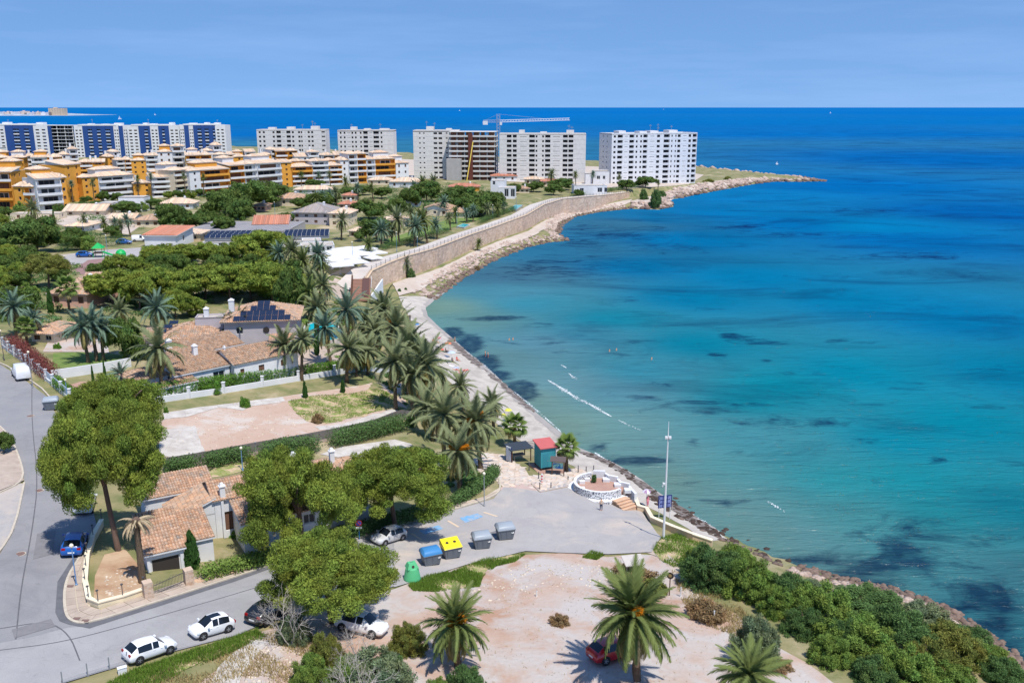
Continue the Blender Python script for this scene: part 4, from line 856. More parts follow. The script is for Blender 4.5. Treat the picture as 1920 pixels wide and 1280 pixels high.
A_cols = [(.03,.06,.32,.76,.3),(.09,.12,.32,.76,.3),(.23,.26,.32,.76,.3),(.285,.35,.16,.84,1.2),(.37,.41,.5,.58,.3),(.43,.49,.16,.84,1.2),(.51,.54,.32,.76,.3),(.6,.63,.32,.76,.3),(.64,.66,.32,.76,.3),(.69,.71,.5,.58,.3),(.74,.77,.32,.76,.3),(.79,.82,.32,.76,.3),(.94,.99,.3,.75,1.0)]
r, Wd, H, D = block_at('tower_block', 493, 616, 242, 610, 6.5, 2, 'pale tower block farthest from the crane, above the ochre roofs', GB, 15)
fill_block(r, Wd, H, D, 10, A_cols, [], M_block); roof_gear(r, Wd, H, D, g, 3, 4)
B_cols = [(.04,.07,.32,.76,.3),(.11,.14,.32,.76,.3),(.17,.23,.5,.58,.3),(.25,.28,.32,.76,.3),(.31,.34,.32,.76,.3),(.4,.43,.32,.76,.3),(.46,.54,.16,.84,1.2),(.57,.62,.5,.58,.3),(.64,.74,.16,.84,1.2),(.77,.8,.32,.76,.3)]
r, Wd, H, D = block_at('tower_block', 641, 743, 243, 600, 6.5, 0, 'pale tower block between two gaps of sea above ochre flats', GB, 15)
fill_block(r, Wd, H, D, 10, B_cols, [], M_block); roof_gear(r, Wd, H, D, g, 3, 2)
# unfinished block: slabs, columns, brick infill
s = F / 560; p = Vector(((846 - 960) / s, 558, 6.5)); r = yaw_root('unfinished_tower_block', p, R(-6), 'unfinished tower block with bare slabs and brick infill next to the crane', 'apartment block', GB); r['_u'] = 886
Wd, H, D, nf = 83 / s, 50 - (244 - HOR) / s - 6.5, 15, 10; fh = H / nf
for f in range(nf + 1):
    b = MB(); b.box(-.4, Wd + .4, -.8, D, f * fh - .3, f * fh); b.build('floor_slab', M_block, r)
    if f < nf:
        b = MB(); b.box(-.4, Wd + .4, -.85, -.7, f * fh, f * fh + .75); b.build('parapet', M_block, r)
        for k in range(6):
            x0 = Wd * (k + .12) / 6; b = MB(); b.box(x0, x0 + Wd / 6 * g.choice((.5, .75)), 2.2, 2.5, f * fh, f * fh + fh - .3); b.build('brick_infill', mat('bare_brick', S(150,104,86), .9, var=.3, scale=1.5), r)
for k in range(7):
    x = Wd * k / 6; b = MB(); b.box(x - .25, x + .25, -.3, .2, 0, H); b.build('column', M_grey, r); b = MB(); b.box(x - .25, x + .25, D - 1, D - .5, 0, H); b.build('column', M_grey, r)
b = MB(); b.box(Wd * .42, Wd * .52, -1.3, -.9, 0, H - 1); b.build('hoist_shaft', mat('rust', S(110,62,52), .8, var=.2), r)
b = MB(); b.box(0, Wd, 8, 8.3, 0, H - fh); b.build('core_wall', M_grey, r)
b = MB(); b.box(-1.2, 7.5, -5.5, -1.5, 0, H * .46); b.build('grey_annex', M_grey, r)
b = MB(); b.tube([(11, -6, 0), (14.5, -2, H * .8)], .35, 5); b.build('rubbish_chute', mat('chute_yellow', S(226,196,92), .7), r)
# crane
s = F / 600; cp_ = Vector(((935 - 960) / s, 600, 6.5)); r = empty('tower_crane', cp_, 0, 'tall tower crane with long pale jib over the white blocks', 'crane'); M_cr = mat('crane_blue', S(150,166,188), .6)
zt = 50 - (226 - HOR) / s - 6.5
def lattice(name, A, B, w, n, m, par, rr=.13):
    A, B = Vector(A), Vector(B); d = (B - A).normalized(); a = Vector((0, 0, 1)) if abs(d.z) < .9 else Vector((1, 0, 0)); bb = d.cross(a).normalized(); a = bb.cross(d); mb = MB(); c = [(a * i + bb * j) * w / 2 for i, j in ((1, 1), (1, -1), (-1, -1), (-1, 1))]
    for q in c: mb.tube([A + q, B + q], rr, 4)
    for i in range(n):
        P, Q = A.lerp(B, i / n), A.lerp(B, (i + 1) / n)
        for k in range(4): mb.tube([P + c[k], Q + c[(k + 1) % 4]], rr * .6, 3); mb.tube([P + c[(k + 1) % 4], Q + c[k]], rr * .6, 3)
    return mb.build(name, m, par)
lattice('mast', (0, 0, 0), (0, 0, zt + 4.5), 1.9, 20, M_cr, r, .2); lattice('jib', (0, 0, zt), (46, 3, zt + 1.3), 1.3, 26, mat('crane_pale', S(206,212,220), .6), r); lattice('counter_jib', (0, 0, zt), (-9.5, 0, zt), 1.3, 6, M_cr, r)
b = MB(); b.box(-9.9, -6.8, -1, 1, zt - 2.2, zt + .2); b.build('counterweight', M_white, r)
b = MB(); b.tube([(0, 0, zt + 4.5), (30, 2, zt + 1.6)], .07, 3); b.build('tie_rod', M_metal, r); b = MB(); b.tube([(0, 0, zt + 4.5), (-8.5, 0, zt + .6)], .07, 3); b.build('tie_rod', M_metal, r)
b = MB(); b.box(.9, 2.4, -1.3, .2, zt - 2.4, zt - .4); b.build('cabin', M_white, r)
# blue towers
BT = 'blue and white towers on the far shore'
def blue_tower(u0, u1, vr, Zd, label, layout, white_side=True):
    r, Wd, H, D = block_at('blue_tower', u0, u1, vr, Zd, 5, 3, label, BT, 18); nf = 11; fh = H / nf; mb = MB()
    for (a, b_, kind) in layout:
        x0, x1 = a * Wd, b_ * Wd; ops = []
        if kind == 'ww': ops = [(x0 + (x1 - x0) * q, x0 + (x1 - x0) * (q + .26), f * fh + fh * .3, f * fh + fh * .75, .4) for f in range(nf - 1) for q in (.14, .58)]
        if kind == 'bal': ops = [(x0 + .3, x1 - .3, f * fh + fh * .12, f * fh + fh * .92, 1.6) for f in range(nf - 1)]
        if kind == 'b': ops = []
        loc = [(o[0] - x0, o[1] - x0, *o[2:]) for o in ops]
        mb.mat(1 if kind in ('b', 'bal') else 0); facade(mb, (x0, 0 if kind != 'b' else -.35, 0), (1, 0, 0), x1 - x0, H - (0 if kind != 'ww' else -.6), loc, -2)
        if kind == 'b': mb.poly([(x0, -.35, -2), (x0, 0, -2), (x0, 0, H), (x0, -.35, H)]); mb.poly([(x1, 0, -2), (x1, -.35, -2), (x1, -.35, H), (x1, 0, H)])
        for o in ops:
            put_win(r, (0, 0, 0), (1, 0, 0), o, WIN if kind != 'ww' else WIN0)
            if kind == 'bal': q = MB(); q.box(o[0], o[1], -.25, -.1, o[2], o[2] + .9); q.build('balcony', M_white if (o[2] // fh) % 2 < 1 else mat('pale_blue_panel', S(120,150,196), .4), r)
    mb.mat(0); facade(mb, (0, D, 0), (0, -1, 0), D, H, [], -2); facade(mb, (Wd, 0, 0), (0, 1, 0), D, H, [], -2); facade(mb, (Wd, D, 0), (-1, 0, 0), Wd, H, [], -2); mb.poly([(0, 0, H - .2), (Wd, 0, H - .2), (Wd, D, H - .2), (0, D, H - .2)])
    mb.build('wall', [M_white, M_blue], r)
    b = MB(); b.box(Wd * .08, Wd * .8, -.2, D * .7, H + .02, H + 1.1); b.build('roof_pergola', M_white, r); roof_gear(r, Wd, H, D, g, 3, 1, M_white); return r, Wd, H, D
blue_tower(12, 100, 233, 800, 'blue and white tower at the far end of the row, joined to a bare frame', [(0,.22,'ww'),(.22,.36,'b'),(.36,.48,'bal'),(.48,.56,'b'),(.56,.66,'bal'),(.66,.74,'b'),(.74,1,'ww')])
blue_tower(160, 249, 234, 800, 'broad blue tower with a white corner behind the terraced ochre flats', [(0,.16,'ww'),(.16,.25,'b'),(.25,.34,'bal'),(.34,.42,'b'),(.42,.5,'bal'),(.5,.58,'b'),(.58,.68,'bal'),(.68,.74,'b'),(.74,.84,'ww'),(.84,.92,'b'),(.92,1,'ww')])
blue_tower(257, 346, 234, 800, 'blue tower with a white balcony column in its middle', [(0,.22,'ww'),(.22,.32,'b'),(.32,.4,'bal'),(.4,.44,'b'),(.44,.6,'ww'),(.6,.66,'b'),(.66,.72,'bal'),(.72,.8,'b'),(.8,1,'ww')])
blue_tower(353, 432, 233, 800, 'blue tower standing closest to the pale blocks', [(0,.1,'ww'),(.1,.2,'b'),(.2,.3,'ww'),(.3,.38,'b'),(.38,.48,'bal'),(.48,.54,'b'),(.54,.64,'bal'),(.64,.72,'b'),(.72,.78,'bal'),(.78,1,'ww')])
s = F / 803; r = empty('unfinished_blue_tower', ((99 - 960) / s, 803, 5), 0, 'unfinished open frame of slabs between two blue towers', 'apartment block', BT); Wd = 58 / s; H = 50 - (233 - HOR) / s - 5
for f in range(11):
    b = MB(); b.box(0, Wd, 0, 14, f * H / 10 - .35, f * H / 10); b.build('floor_slab', M_white, r)
for k in range(5):
    for y in (.8, 7, 13):
        b = MB(); b.box(Wd * k / 4 * .98, Wd * k / 4 * .98 + .5, y, y + .5, 0, H); b.build('column', M_block, r)
b = MB(); b.box(0, Wd * .34, -.4, 0, 0, H - 1); b.build('blue_panel', M_blue, r); b = MB(); b.box(Wd * .1, Wd * .9, 8, 8.3, 0, H); b.build('glass_wall', M_glass, r)
# low pale block at the far left edge
r, Wd, H, D = block_at('low_block', -40, 13, 274, 760, 6, 0, 'low white apartment block at the edge behind the ochre flats', None, 15); r['category'] = 'apartment block'
fill_block(r, Wd, H, D, 4, [(.1 + .15 * k, .2 + .15 * k, .3, .75, .8) for k in range(6)], [], M_white)
# far coast
fc = MB(); xs = np.linspace(-3600, -2660, 60); Zf = 5600
far = MB(); prof = []
for i, x in enumerate(xs):
    t = i / 59; h = (6 + 16 * abs(math.sin(i * .37)) * (1 - t) + 8) * min(1, (1 - t) * 6) * (1 if t < .75 else .5); prof.append(far.vs([(x, Zf - 120 * (1 - t), -.5), (x, Zf + 60, h * .8), (x, Zf + 300, h), (x, Zf + 900, -.5)]))
for i in range(59):
    for k in range(3): far.face((prof[i] + k, prof[i + 1] + k, prof[i + 1] + k + 1, prof[i] + k + 1))
structure(far.build('far_coast', mat('hazed_far_land', S(176,182,190), .95, scale=.02, col2=S(120,136,150))))  # distance haze is mixed into this pale blue-grey land colour
fb = random.Random(9); k = 0
FARL = ['broad sandy apartment block at the tip of the far coast']
def far_block(x, w, h, m, label, grp=None):
    y = Zf + 30; mb = MB(); z = 4; nf = max(2, int(h / 5)); r = empty('distant_building', (x, y, z), 0, label, 'building', grp); r['_u'] = x
    facade(mb, (0, 0, 0), (1, 0, 0), w, h, [(w * (q + .25) / 6, w * (q + .75) / 6, h * (f + .25) / nf, h * (f + .7) / nf, 1.5) for f in range(nf) for q in range(6)], -6); mb.box(0, w, .6, 40, -6, h - .01); mb.box(w * .3, w * .5, 5, 20, h, h + 4); mb.build('wall', m, r)
far_block(-2790, 95, 40, mat('far_sand', S(216,190,160), .9, var=.1, scale=.05), FARL[0])
FB = None
for i in range(26):
    far_block(-3560 + i * 30 + fb.uniform(-8, 8), fb.uniform(14, 40), fb.choice((12, 14, 18, 22, 30 if i < 8 else 16)), mat('hazed_far_wall_%d' % (i % 3), [S(226,222,222), S(206,200,204), S(222,200,184)][i % 3], .9), 'x', 'buildings of the far coast')  # pale wall colours stand in for haze over the coast
number([o for o in THINGS if o.get('group') == 'buildings of the far coast'], 'tiny building painted haze-pale on the far coast, # from the left')
# sailing boats
def sailboat(u, v, hm, label):
    p = at(u, v, 0); r = empty('sailing_boat', p, 0.4, label, 'boat', 'sailing boats'); L_ = hm * .8
    mb = MB(); n = 8; R0 = [];
    for i in range(n + 1):
        t = i / n; x = (t - .45) * L_; w = L_ * .16 * math.sin(math.pi * min(1, .25 + .75 * (1 - t))) ** .8 * (1 if t < .98 else .05); R0.append(mb.vs([(x, -w, L_ * .11), (x, -w * .5, -.2), (x, w * .5, -.2), (x, w, L_ * .11)]))
    for i in range(n):
        for k in range(4): mb.face((R0[i] + k, R0[i + 1] + k, R0[i + 1] + (k + 1) % 4, R0[i] + (k + 1) % 4))
    mb.build('hull', M_white, r); m2 = MB(); m2.tube([(0, 0, 0), (0, 0, hm)], hm * .008, 5); m2.build('mast', M_wmetal, r)
    for nm, pts in (('mainsail', [(-.03, 0, .12), (-.42, .06, .14), (-.2, .06, .55), (-.03, 0, .97)]), ('foresail', [(.42, 0, .12), (.06, .1, .14), (.14, .07, .5), (.02, 0, .9)])):
        q = MB(); q.poly([(x * hm, y * hm, z * hm) for x, y, z in pts]); q.poly([(x * hm, y * hm + .06, z * hm) for x, y, z in pts][::-1]); q.build(nm, M_canvas, r)
sailboat(225, 224.5, 16, 'white sailing boat beyond the blue towers'); sailboat(291, 216.5, 14, 'tiny sailing boat out at sea above the blue towers'); sailboat(862, 208.5, 22, 'tiny sail near the horizon above the unfinished block'); sailboat(1244, 206, 20, 'white speck of a sail near the horizon over the headland block'); sailboat(1557, 213, 16, 'lone sail far out on the open sea'); sailboat(1457, 309, 3.2, 'tiny boat close behind the headland tip')
# ================================================================ terraced ochre and white flats
WC = {'o': M_orange, 'w': M_white, 'c': M_cream}
GO = 'terraced ochre and white flats'
def terrace(u0, vb0, u1, vb1, segs, floors, ve, label, depth=13, tiles=None, gseed=1, lowf=0):
    """front foot runs from (u0,vb0) to (u1,vb1); segs = (f0, f1, 'b'alcony|'w'all, colour, extra floors, step forward)"""
    A, B = gp(u0, vb0), gp(u1, vb1); d = (B - A); d.z = 0; Wd = d.length; z = min(A.z, B.z); rz = math.atan2(d.y, d.x)
    r = empty('terraced_flats', (A.x, A.y, z), rz, label, 'apartment building', GO); r['_u'] = (u0 + u1) / 2
    H0 = hgt(A.lerp(B, .5), ve); fh = H0 / floors; gg = random.Random(gseed + int(u0)); n = len(segs)
    for f0, f1, kind, c, ex, st in segs:
        x0, x1 = f0 * Wd + .01, f1 * Wd - .01; w = x1 - x0; nf = floors + ex; H = fh * nf; y0 = -st; mb = MB(); ops = []
        for f in range(lowf, nf):
            if kind == 'b': ops.append((.35, w - .35, f * fh + .12, f * fh + fh * .84, 1.5))
            else:
                k = max(1, int(w / 3.6))
                for q in range(k): ops.append((w * (q + .5) / k - .55, w * (q + .5) / k + .55, f * fh + fh * .35, f * fh + fh * .78, .3))
        facade(mb, (x0, y0, 0), (1, 0, 0), w, H, ops, -2)
        for o in ops:
            put_win(r, (x0, y0, 0), (1, 0, 0), (o[0] + (o[1] - o[0]) * gg.uniform(.06, .3), o[1] - (o[1] - o[0]) * gg.uniform(.06, .3), o[2], o[3] - .25, o[4]) if kind == 'b' else o, gg.choice((WIN2, WIN, SHUT)) if kind == 'b' else gg.choice((WIN0, SHUT)))
            if kind == 'b':
                q = MB(); q.box(x0 + .1, x1 - .1, y0 - .75, y0 - .6, o[2] - .2, o[2] + .8); q.box(x0 + .1, x1 - .1, y0 - .6, y0 - .003, o[2] - .2, o[2] - .03)
                q.box(x0 + .1, x0 + .22, y0 - .6, y0 - .003, o[2] - .03, o[2] + .8); q.box(x1 - .22, x1 - .1, y0 - .6, y0 - .003, o[2] - .03, o[2] + .8); q.build('balcony', WC['w' if gg.random() < .6 else c], r)
        for O, ud, wd in (((x1, y0), (0, 1), depth + st), ((x1, depth), (-1, 0), w), ((x0, depth), (0, -1), depth + st)):
            so = [(3 + 4 * i, 4.1 + 4 * i, f * fh + fh * .35, f * fh + fh * .75, .25) for f in range(nf) for i in range(2) if wd > 9 and f >= lowf] if (ud[1] == 1 and f1 > .99) else []
            facade(mb, (*O, 0), (*ud, 0), wd, H, so, -2)
            for o in so: put_win(r, (*O, 0), (*ud, 0), o, WIN0)
        mb.mat(1); mb.poly([(x0, y0, H - .02), (x1, y0, H - .02), (x1, depth, H - .02), (x0, depth, H - .02)])
        mb.build('wall', [WC[c], M_flat], r)
        roof(r, x0, x1, y0, y0 + 7.5 + gg.uniform(0, 3), H + .03, gg.uniform(1.3, 1.9), gg.choice(('sf', 'hip', 'hip')) if w > 5 else 'hip', M_tileb, .6, 0, .45, g=gg)
        # set-back top floor with its own roof
        if gg.random() < .6 and w > 7:
            a, b_ = x0 + w * .15, x1 - w * .12; m2 = MB(); m2.box(a, b_, 6.2, depth - .4, H, H + fh * 1.0); m2.build('penthouse', WC[gg.choice('wo')], r); roof(r, a, b_, 6.2, depth - .4, H + fh, 1.3, 'hip', M_tileb, .6, 0, .4, g=gg)
        if gg.random() < .5:
            m2 = MB(); xx = gg.uniform(x0 + 1, x1 - 1); m2.box(xx - .5, xx + .5, depth * .6, depth * .6 + 1, H, H + 3.2); m2.build('chimney', M_white, r)
    return r
terrace(-55, 392, 31, 392, [(0,.5,'b','o',0,0),(.5,1,'b','o',0,1)], 4, 322, 'ochre terraced flats cut off by the edge of the view')
terrace(31, 396, 72, 397, [(0,.5,'w','o',-1,0),(.5,1,'b','o',-1,.6)], 4, 334, 'low ochre terraced wing with tall palms in front')
terrace(73, 398, 130, 394, [(0,.82,'b','w',0,.6),(.82,1,'w','o',0,0)], 4, 334, 'white balconied flats behind the tallest garden palm')
terrace(128, 380, 158, 376, [(0,1,'w','o',1,0)], 4, 322, 'windowed ochre gable wall between two balconied fronts')
terrace(158, 378, 253, 371, [(0,.3,'w','o',0,.2),(.3,1,'b','w',0,.5)], 4, 330, 'ochre and white flats right above the white cubic house')
terrace(252, 372, 330, 369, [(0,.42,'w','o',-1,.4),(.42,1,'b','w',0,0)], 4, 333, 'white balconied flats with a tall white stair tower')
terrace(330, 370, 358, 367, [(0,1,'b','c',1,0)], 4, 329, 'narrow cream tower of stacked balconies')
terrace(356, 368, 432, 362, [(0,.26,'w','w',0,1),(.26,1,'b','o',0,0)], 4, 318, 'ochre balconied flats with a blank white side wall')
terrace(432, 360, 528, 352, [(0,.28,'b','o',0,.4),(.28,.52,'b','w',0,0),(.52,1,'b','w',0,.6)], 4, 307, 'long white balconied flats half hidden by dark trees')
terrace(530, 351, 642, 346, [(0,.16,'w','o',1,0),(.16,.5,'b','o',0,.4),(.5,.78,'b','w',1,0),(.78,1,'b','o',0,.6)], 4, 312, 'bright ochre flats with an awning on the terrace')
terrace(640, 345, 742, 341, [(0,.14,'w','w',0,0),(.14,.3,'b','w',1,.5),(.3,.46,'b','o',1,.2),(.46,.62,'b','w',0,.6),(.62,1,'b','o',0,0)], 4, 299, 'white and ochre flats at the end of the complex')
terrace(743, 341, 767, 340, [(0,1,'w','w',0,0)], 3, 306, 'small white house at the end of the ochre flats')
back = [(-20,50,345,292),(40,70,342,297),(64,118,344,291),(116,152,340,286),(150,200,345,300),(206,228,338,290),(222,250,340,296),(250,300,345,297),(274,304,335,288),(300,350,338,281),(352,400,340,287),(384,420,335,279),(404,452,338,286),(440,482,338,290),(470,500,336,296),(498,522,334,286),(520,560,334,279),(556,600,336,290),(604,650,334,287)]
BK = []
for i, (u0, u1, vb, ve) in enumerate(back):
    c = 'wow'[i % 3] if i % 5 else 'o'
    BK.append(terrace(u0, vb, u1, vb - 1, [(0,.55,'w' if i % 2 else 'b',c,0,0),(.55,1,'b',"ow"[i % 2],i % 2,.4)], 5, ve + 4, 'x', gseed=i + 40, lowf=2))
number(BK, 'tile-roofed flats in the rear rank of the ochre complex, # counted from the left')
# ================================================================ villas and low buildings
GV = 'villas among the trees'
VM = {'w': M_white, 'c': M_cream, 't': M_tan, 'p': M_pink, 'r': M_redw, 'l': M_lilac, 'o': M_orange}
TM = {'t': M_tile, 'b': M_tileb, 'r': M_tiler, 'g': M_tileg}
def villa(u0, u1, vb, ve, label, wc='c', tc='b', yaw=0, depth=None, kind='hip', rise=None, wins=3, chim=True, pitch=.6, name='villa', cat='house', floors=1):
    A, B = gp(u0, vb), gp(u1, vb); Wd = (B - A).length; h = hgt(A.lerp(B, .5), ve); d = depth or max(7, Wd * .6); z = min(A.z, B.z)
    r = empty(name, (A.x, A.y, z), R(yaw), label, cat, GV if name == 'villa' else None); r['_u'] = (u0 + u1) / 2
    ws = []
    for f in range(floors):
        for k in range(wins): x = Wd * (k + .5) / wins; ws.append((0, 'f', x - .6, x + .6, h * f / floors + (h / floors) * .32, h * f / floors + (h / floors) * .8, WIN if k % 2 else SHUT))
        ws.append((0, 'l', d * .4, d * .4 + 1.2, h * f / floors + (h / floors) * .32, h * f / floors + (h / floors) * .8, WIN)); ws.append((0, 'r', d * .4, d * .4 + 1.2, h * f / floors + (h / floors) * .32, h * f / floors + (h / floors) * .8, WIN))
    rs = rise or min(Wd, d) * .17
    w, rf = box_house('villa', r, [(0, Wd, 0, d, h, kind, rs, .6 if kind != 'flat' else 0)], VM[wc], ws, pitch, 0, TM[tc])
    if chim and rf[0]: chimney(rf[0], Wd * .7, d * .45, h + rs * .7, 1.0, .4)
    return r
def cubes(name, u, v, parts, label, wm=M_white, yaw=0, cat='house', wins=()):
    p = gp(u, v); r = empty(name, p, R(yaw), label, cat); r['_u'] = u
    box_house(name, r, parts, wm, wins); return r
# white cubic house under the ochre flats
s0 = ppm(gp(185, 396)); q = 1 / s0
cubes('white_house', 184, 398, [(0,28*q,0,8,17*q,'flat',0,0),(28*q,78*q,2,10,11*q,'flat',0,0),(22*q,70*q,9,16,24*q,'flat',0,0),(30*q,46*q,1,3,17*q,'flat',0,0)], 'white cubic house with flat roofs below the ochre flats', wins=[(1,'f',2,3.4,.8,2.2),(1,'f',6,7.6,.8,2.2),(0,'f',1.5,2.7,1.6,2.8),(1,'f',9.5,10.8,.8,2.2)])
villa(120, 196, 404, 396, 'low villa with a broad pale peach roof beside the white cubic house', 'c', 'b', 4, 12, 'gx', 2.2)
villa(20, 112, 412, 400, 'long low cream outbuilding behind a feathery palm', 'c', 'b', 3, 7, 'flat', chim=False)
villa(253, 300, 426, 413, 'small villa with a tan hipped roof near the dark round pine', 'c', 't', 6, 11)
villa(122, 164, 434, 424, 'villa with a pale roof half hidden by garden palms', 'w', 'b', -4, 11)
villa(205, 252, 420, 410, 'cream villa with a shallow roof above the fan palms', 'c', 'b', 2, 9, 'gx')
villa(298, 362, 392, 382, 'low villa with a whitish roof behind the round dark pine', 'w', 'b', 5, 10, 'hip', 2)
villa(497, 572, 386, 372, 'wide villa with a golden tan hipped roof', 'c', 't', -8, 12)
villa(474, 498, 396, 386, 'little pinkish villa below the golden roofed villa', 'p', 't', -4, 8)
villa(552, 622, 364, 356, 'long villa with pale roof below the bright ochre flats', 'w', 'b', 3, 10)
villa(642, 666, 378, 367, 'small villa with an orange roof among the palms', 'c', 'r', 0, 9)
villa(636, 664, 392, 383, 'terracotta walled house beside the grey roofed house', 'p', 'r', 0, 8)
villa(690, 732, 347, 338, 'villa with a sandy roof below the end of the flats', 'c', 'b', 0, 9)
villa(730, 788, 352, 341, 'broad villa with a peach roof next to the palm grove', 'w', 'b', -3, 12)
villa(752, 786, 388, 378, 'cream villa behind the pair of umbrella pines', 'w', 'b', 0, 9)
villa(790, 842, 404, 392, 'tan gabled villa facing the sea wall', 'c', 't', -10, 12, 'gy')
villa(838, 878, 408, 398, 'low tan villa beside the gabled villa', 'c', 't', -8, 10)
villa(842, 898, 358, 350, 'orange roofed house above the pine wood', 'o', 'r', 0, 9)
villa(984, 1018, 346, 336, 'little villa with a peach roof before the tower blocks', 'c', 'b', 0, 9)
villa(1015, 1050, 349, 340, 'orange roofed villa behind the bushy date palm', 'c', 'r', 0, 9)
villa(966, 992, 362, 354, 'low tan villa next to the white curved house', 'c', 't', 0, 8)
villa(922, 968, 340, 330, 'red roofed house in front of the pale tower block', 'w', 'r', 4, 9)
villa(715, 760, 424, 412, 'low cream house hidden behind garden palms', 'c', 'b', -6, 9)
villa(655, 700, 444, 432, 'beige house with peach roof beside the canopied restaurant', 'c', 'b', -10, 10)
# grey-roofed house and its neighbour
villa(549, 622, 420, 398, 'two storey house with a grey hipped roof and lilac walls', 'l', 'g', -6, 16, 'hip', 3.0, 4, floors=2)
villa(618, 656, 424, 400, 'cream house joined to the grey roofed house', 'c', 'b', -6, 11, 'hip', 1.6, 2, floors=2)
# shop hall with long grey roof, red wing and solar panels
p = gp(348, 444); s0 = ppm(p); q = 1 / s0
r = empty('shop_hall', p, R(-1), 'long low shop hall with a grey sheet roof', 'building'); box_house('shop_hall', r, [(0,190*q,0,26,11*q,'flat',0,0)], M_grey, [(0,'f',20+6*k,23+6*k,.6,2.0) for k in range(4)])
b = MB()
for k in range(30): x = 190 * q * k / 30; b.box(x + .1, x + 190 * q / 30 - .1, .3, 25.7, 11 * q - .02, 11 * q + .10)
b.build('roof_sheet', M_flatg, r)
villa(476, 540, 436, 420, 'red walled wing with an orange lean-to roof beside the shop hall', 'r', 'r', 8, 14, 'gx', 2.4, 2, False)
villa(272, 334, 462, 440, 'pale blue-white hall with a faded pink roof', 'w', 'r', -4, 13, 'sf', 1.2, 0, False)
villa(332, 378, 452, 438, 'small square tan building beside the shop hall', 't', 'b', 0, 8, 'hip', 1.2, 2, False)
def solar_array(u, v, cols, rows, pw, ph, yaw, label, z=None, tilt=20):
    p = gp(u, v); r = empty('solar_array', p + Vector((0, 0, z or 0)), R(yaw), label, 'solar panels', 'roof solar arrays')
    me = None; b = MB(); b.box(0, pw * .94, 0, .05, 0, ph * .94); b.mat(1); b.box(-.02, pw * .96, .051, .08, -.02, ph * .96); me = b.mesh('panel', [M_solar, M_wmetal])
    for j in range(rows):
        for i in range(cols): inst('panel', me, r, (i * pw, j * ph * 1.25, .3), (R(-90 + tilt), 0, 0))
    b = MB()
    for j in range(rows): b.box(0, cols * pw, j * ph * 1.25 + .2, j * ph * 1.25 + .35, -.6 - (z or 0) * 0, .3)
    b.build('rack', M_metal, r); return r
solar_array(384, 460, 11, 4, 1.6, 2.4, 8, 'dark solar panels in rows on the hall roof', 1.9); solar_array(532, 459, 10, 4, 1.4, 2.3, 10, 'dark solar panels on the roof behind the white canopies', 2.3)
villa(380, 470, 462, 452, 'flat roofed shop building carrying solar panels', 'w', 'b', 8, 20, 'flat', None, 4, False); villa(528, 600, 462, 450, 'flat roofed white restaurant building under solar panels', 'w', 'b', 10, 18, 'flat', None, 4, False)
p = gp(565, 478); q = 1 / ppm(p); r = empty('restaurant', p, R(14), 'white flat roofed restaurant beside the canopies', 'building'); box_house('restaurant', r, [(0,62*q,0,9,16*q,'flat',0,0),(4*q,40*q,9,16,18*q,'flat',0,0)], M_white, [(0,'f',1+2.1*k,2.6+2.1*k,.5,2.3,WIN) for k in range(4)])
# canopies (square fabric parasols with poles)
CN = []
for i, (u, v, w) in enumerate([(620,492,38),(648,486,40),(676,480,38),(638,502,34),(664,496,36),(706,478,26),(626,478,36),(652,472,38),(680,470,34),(700,488,22)]):
    p = gp(u, v + 12); s0 = ppm(p); hw = w / s0 / 2 * 1.25; r = empty('white_canopy', p, R(18 + i * 3), 'x', 'parasol', 'white restaurant canopies'); r['_u'] = u; CN.append(r)
    b = MB(); top = 3.4; ed = [(hw * a, hw * c, 2.7) for a, c in ((-1, -1), (0, -1), (1, -1), (1, 0), (1, 1), (0, 1), (-1, 1), (-1, 0))]; t = b.vs([(0, 0, top)]); n = b.vs(ed); lo = b.vs([(x, y, z - .28) for x, y, z in ed])
    for k in range(8): b.face((t, n + k, n + (k + 1) % 8)); b.face((n + k, lo + k, lo + (k + 1) % 8, n + (k + 1) % 8))
    b.build('canopy', M_canvas, r); b = MB(); b.tube([(0, 0, 0), (0, 0, top)], .05, 6); b.build('pole', M_wmetal, r); b = MB(); b.box(-.4, .4, -.4, .4, 0, .1); b.build('base', M_metal, r)
number(CN, 'square white fabric canopy of the seaside restaurant, # from the left')
TB = []
for i in range(16):
    u, v = random.Random(i).uniform(612, 715), 0; v = 506 - (u - 612) * .2 + random.Random(i + 9).uniform(-6, 6); p = gp(u, v)
    r = empty('terrace_table', p, i, 'x', 'table', 'restaurant tables'); r['_u'] = u; TB.append(r); b = MB(); b.lathe([(.45, .72), (.45, .76)], 10); b.build('top', M_wmetal, r); b = MB(); b.lathe([(.25, 0), (.05, .05), (.04, .72)], 8); b.build('leg', M_metal, r)
number(TB, 'small round cafe table under or beside the white canopies, # from the left')
# modern white houses near the tower blocks
p = gp(918, 372); q = 1 / ppm(p)
cubes('white_house', 918, 372, [(0,26*q,4,14,32*q,'flat',0,0),(16*q,46*q,0,10,20*q,'flat',0,0)], 'white modern house with a glazed rounded bay above the sea wall', wins=[(1,'f',3,5,.8,4.6),(1,'f',6,8,.8,4.6),(0,'f',1,2.2,6,8)], yaw=-6)
p = gp(1076, 364); q = 1 / ppm(p)
cubes('white_house', 1076, 364, [(0,60*q,0,10,16*q,'flat',0,0)], 'long white flat roofed villa beside the sea wall', wins=[(0,'f',3,5,1,3,WIN),(0,'f',12,14.5,.8,3.2,WIN),(0,'f',15.5,17,.8,3.2,WIN)], yaw=3)
p = gp(1116, 346); q = 1 / ppm(p)
cubes('white_house', 1112, 346, [(0,30*q,0,10,25*q,'flat',0,0),(-14*q,4*q,2,9,20*q,'flat',0,0)], 'white cube house in front of the headland tower block', wins=[(0,'f',2,4,3,5),(0,'f',5.5,7,3,5)], yaw=0)
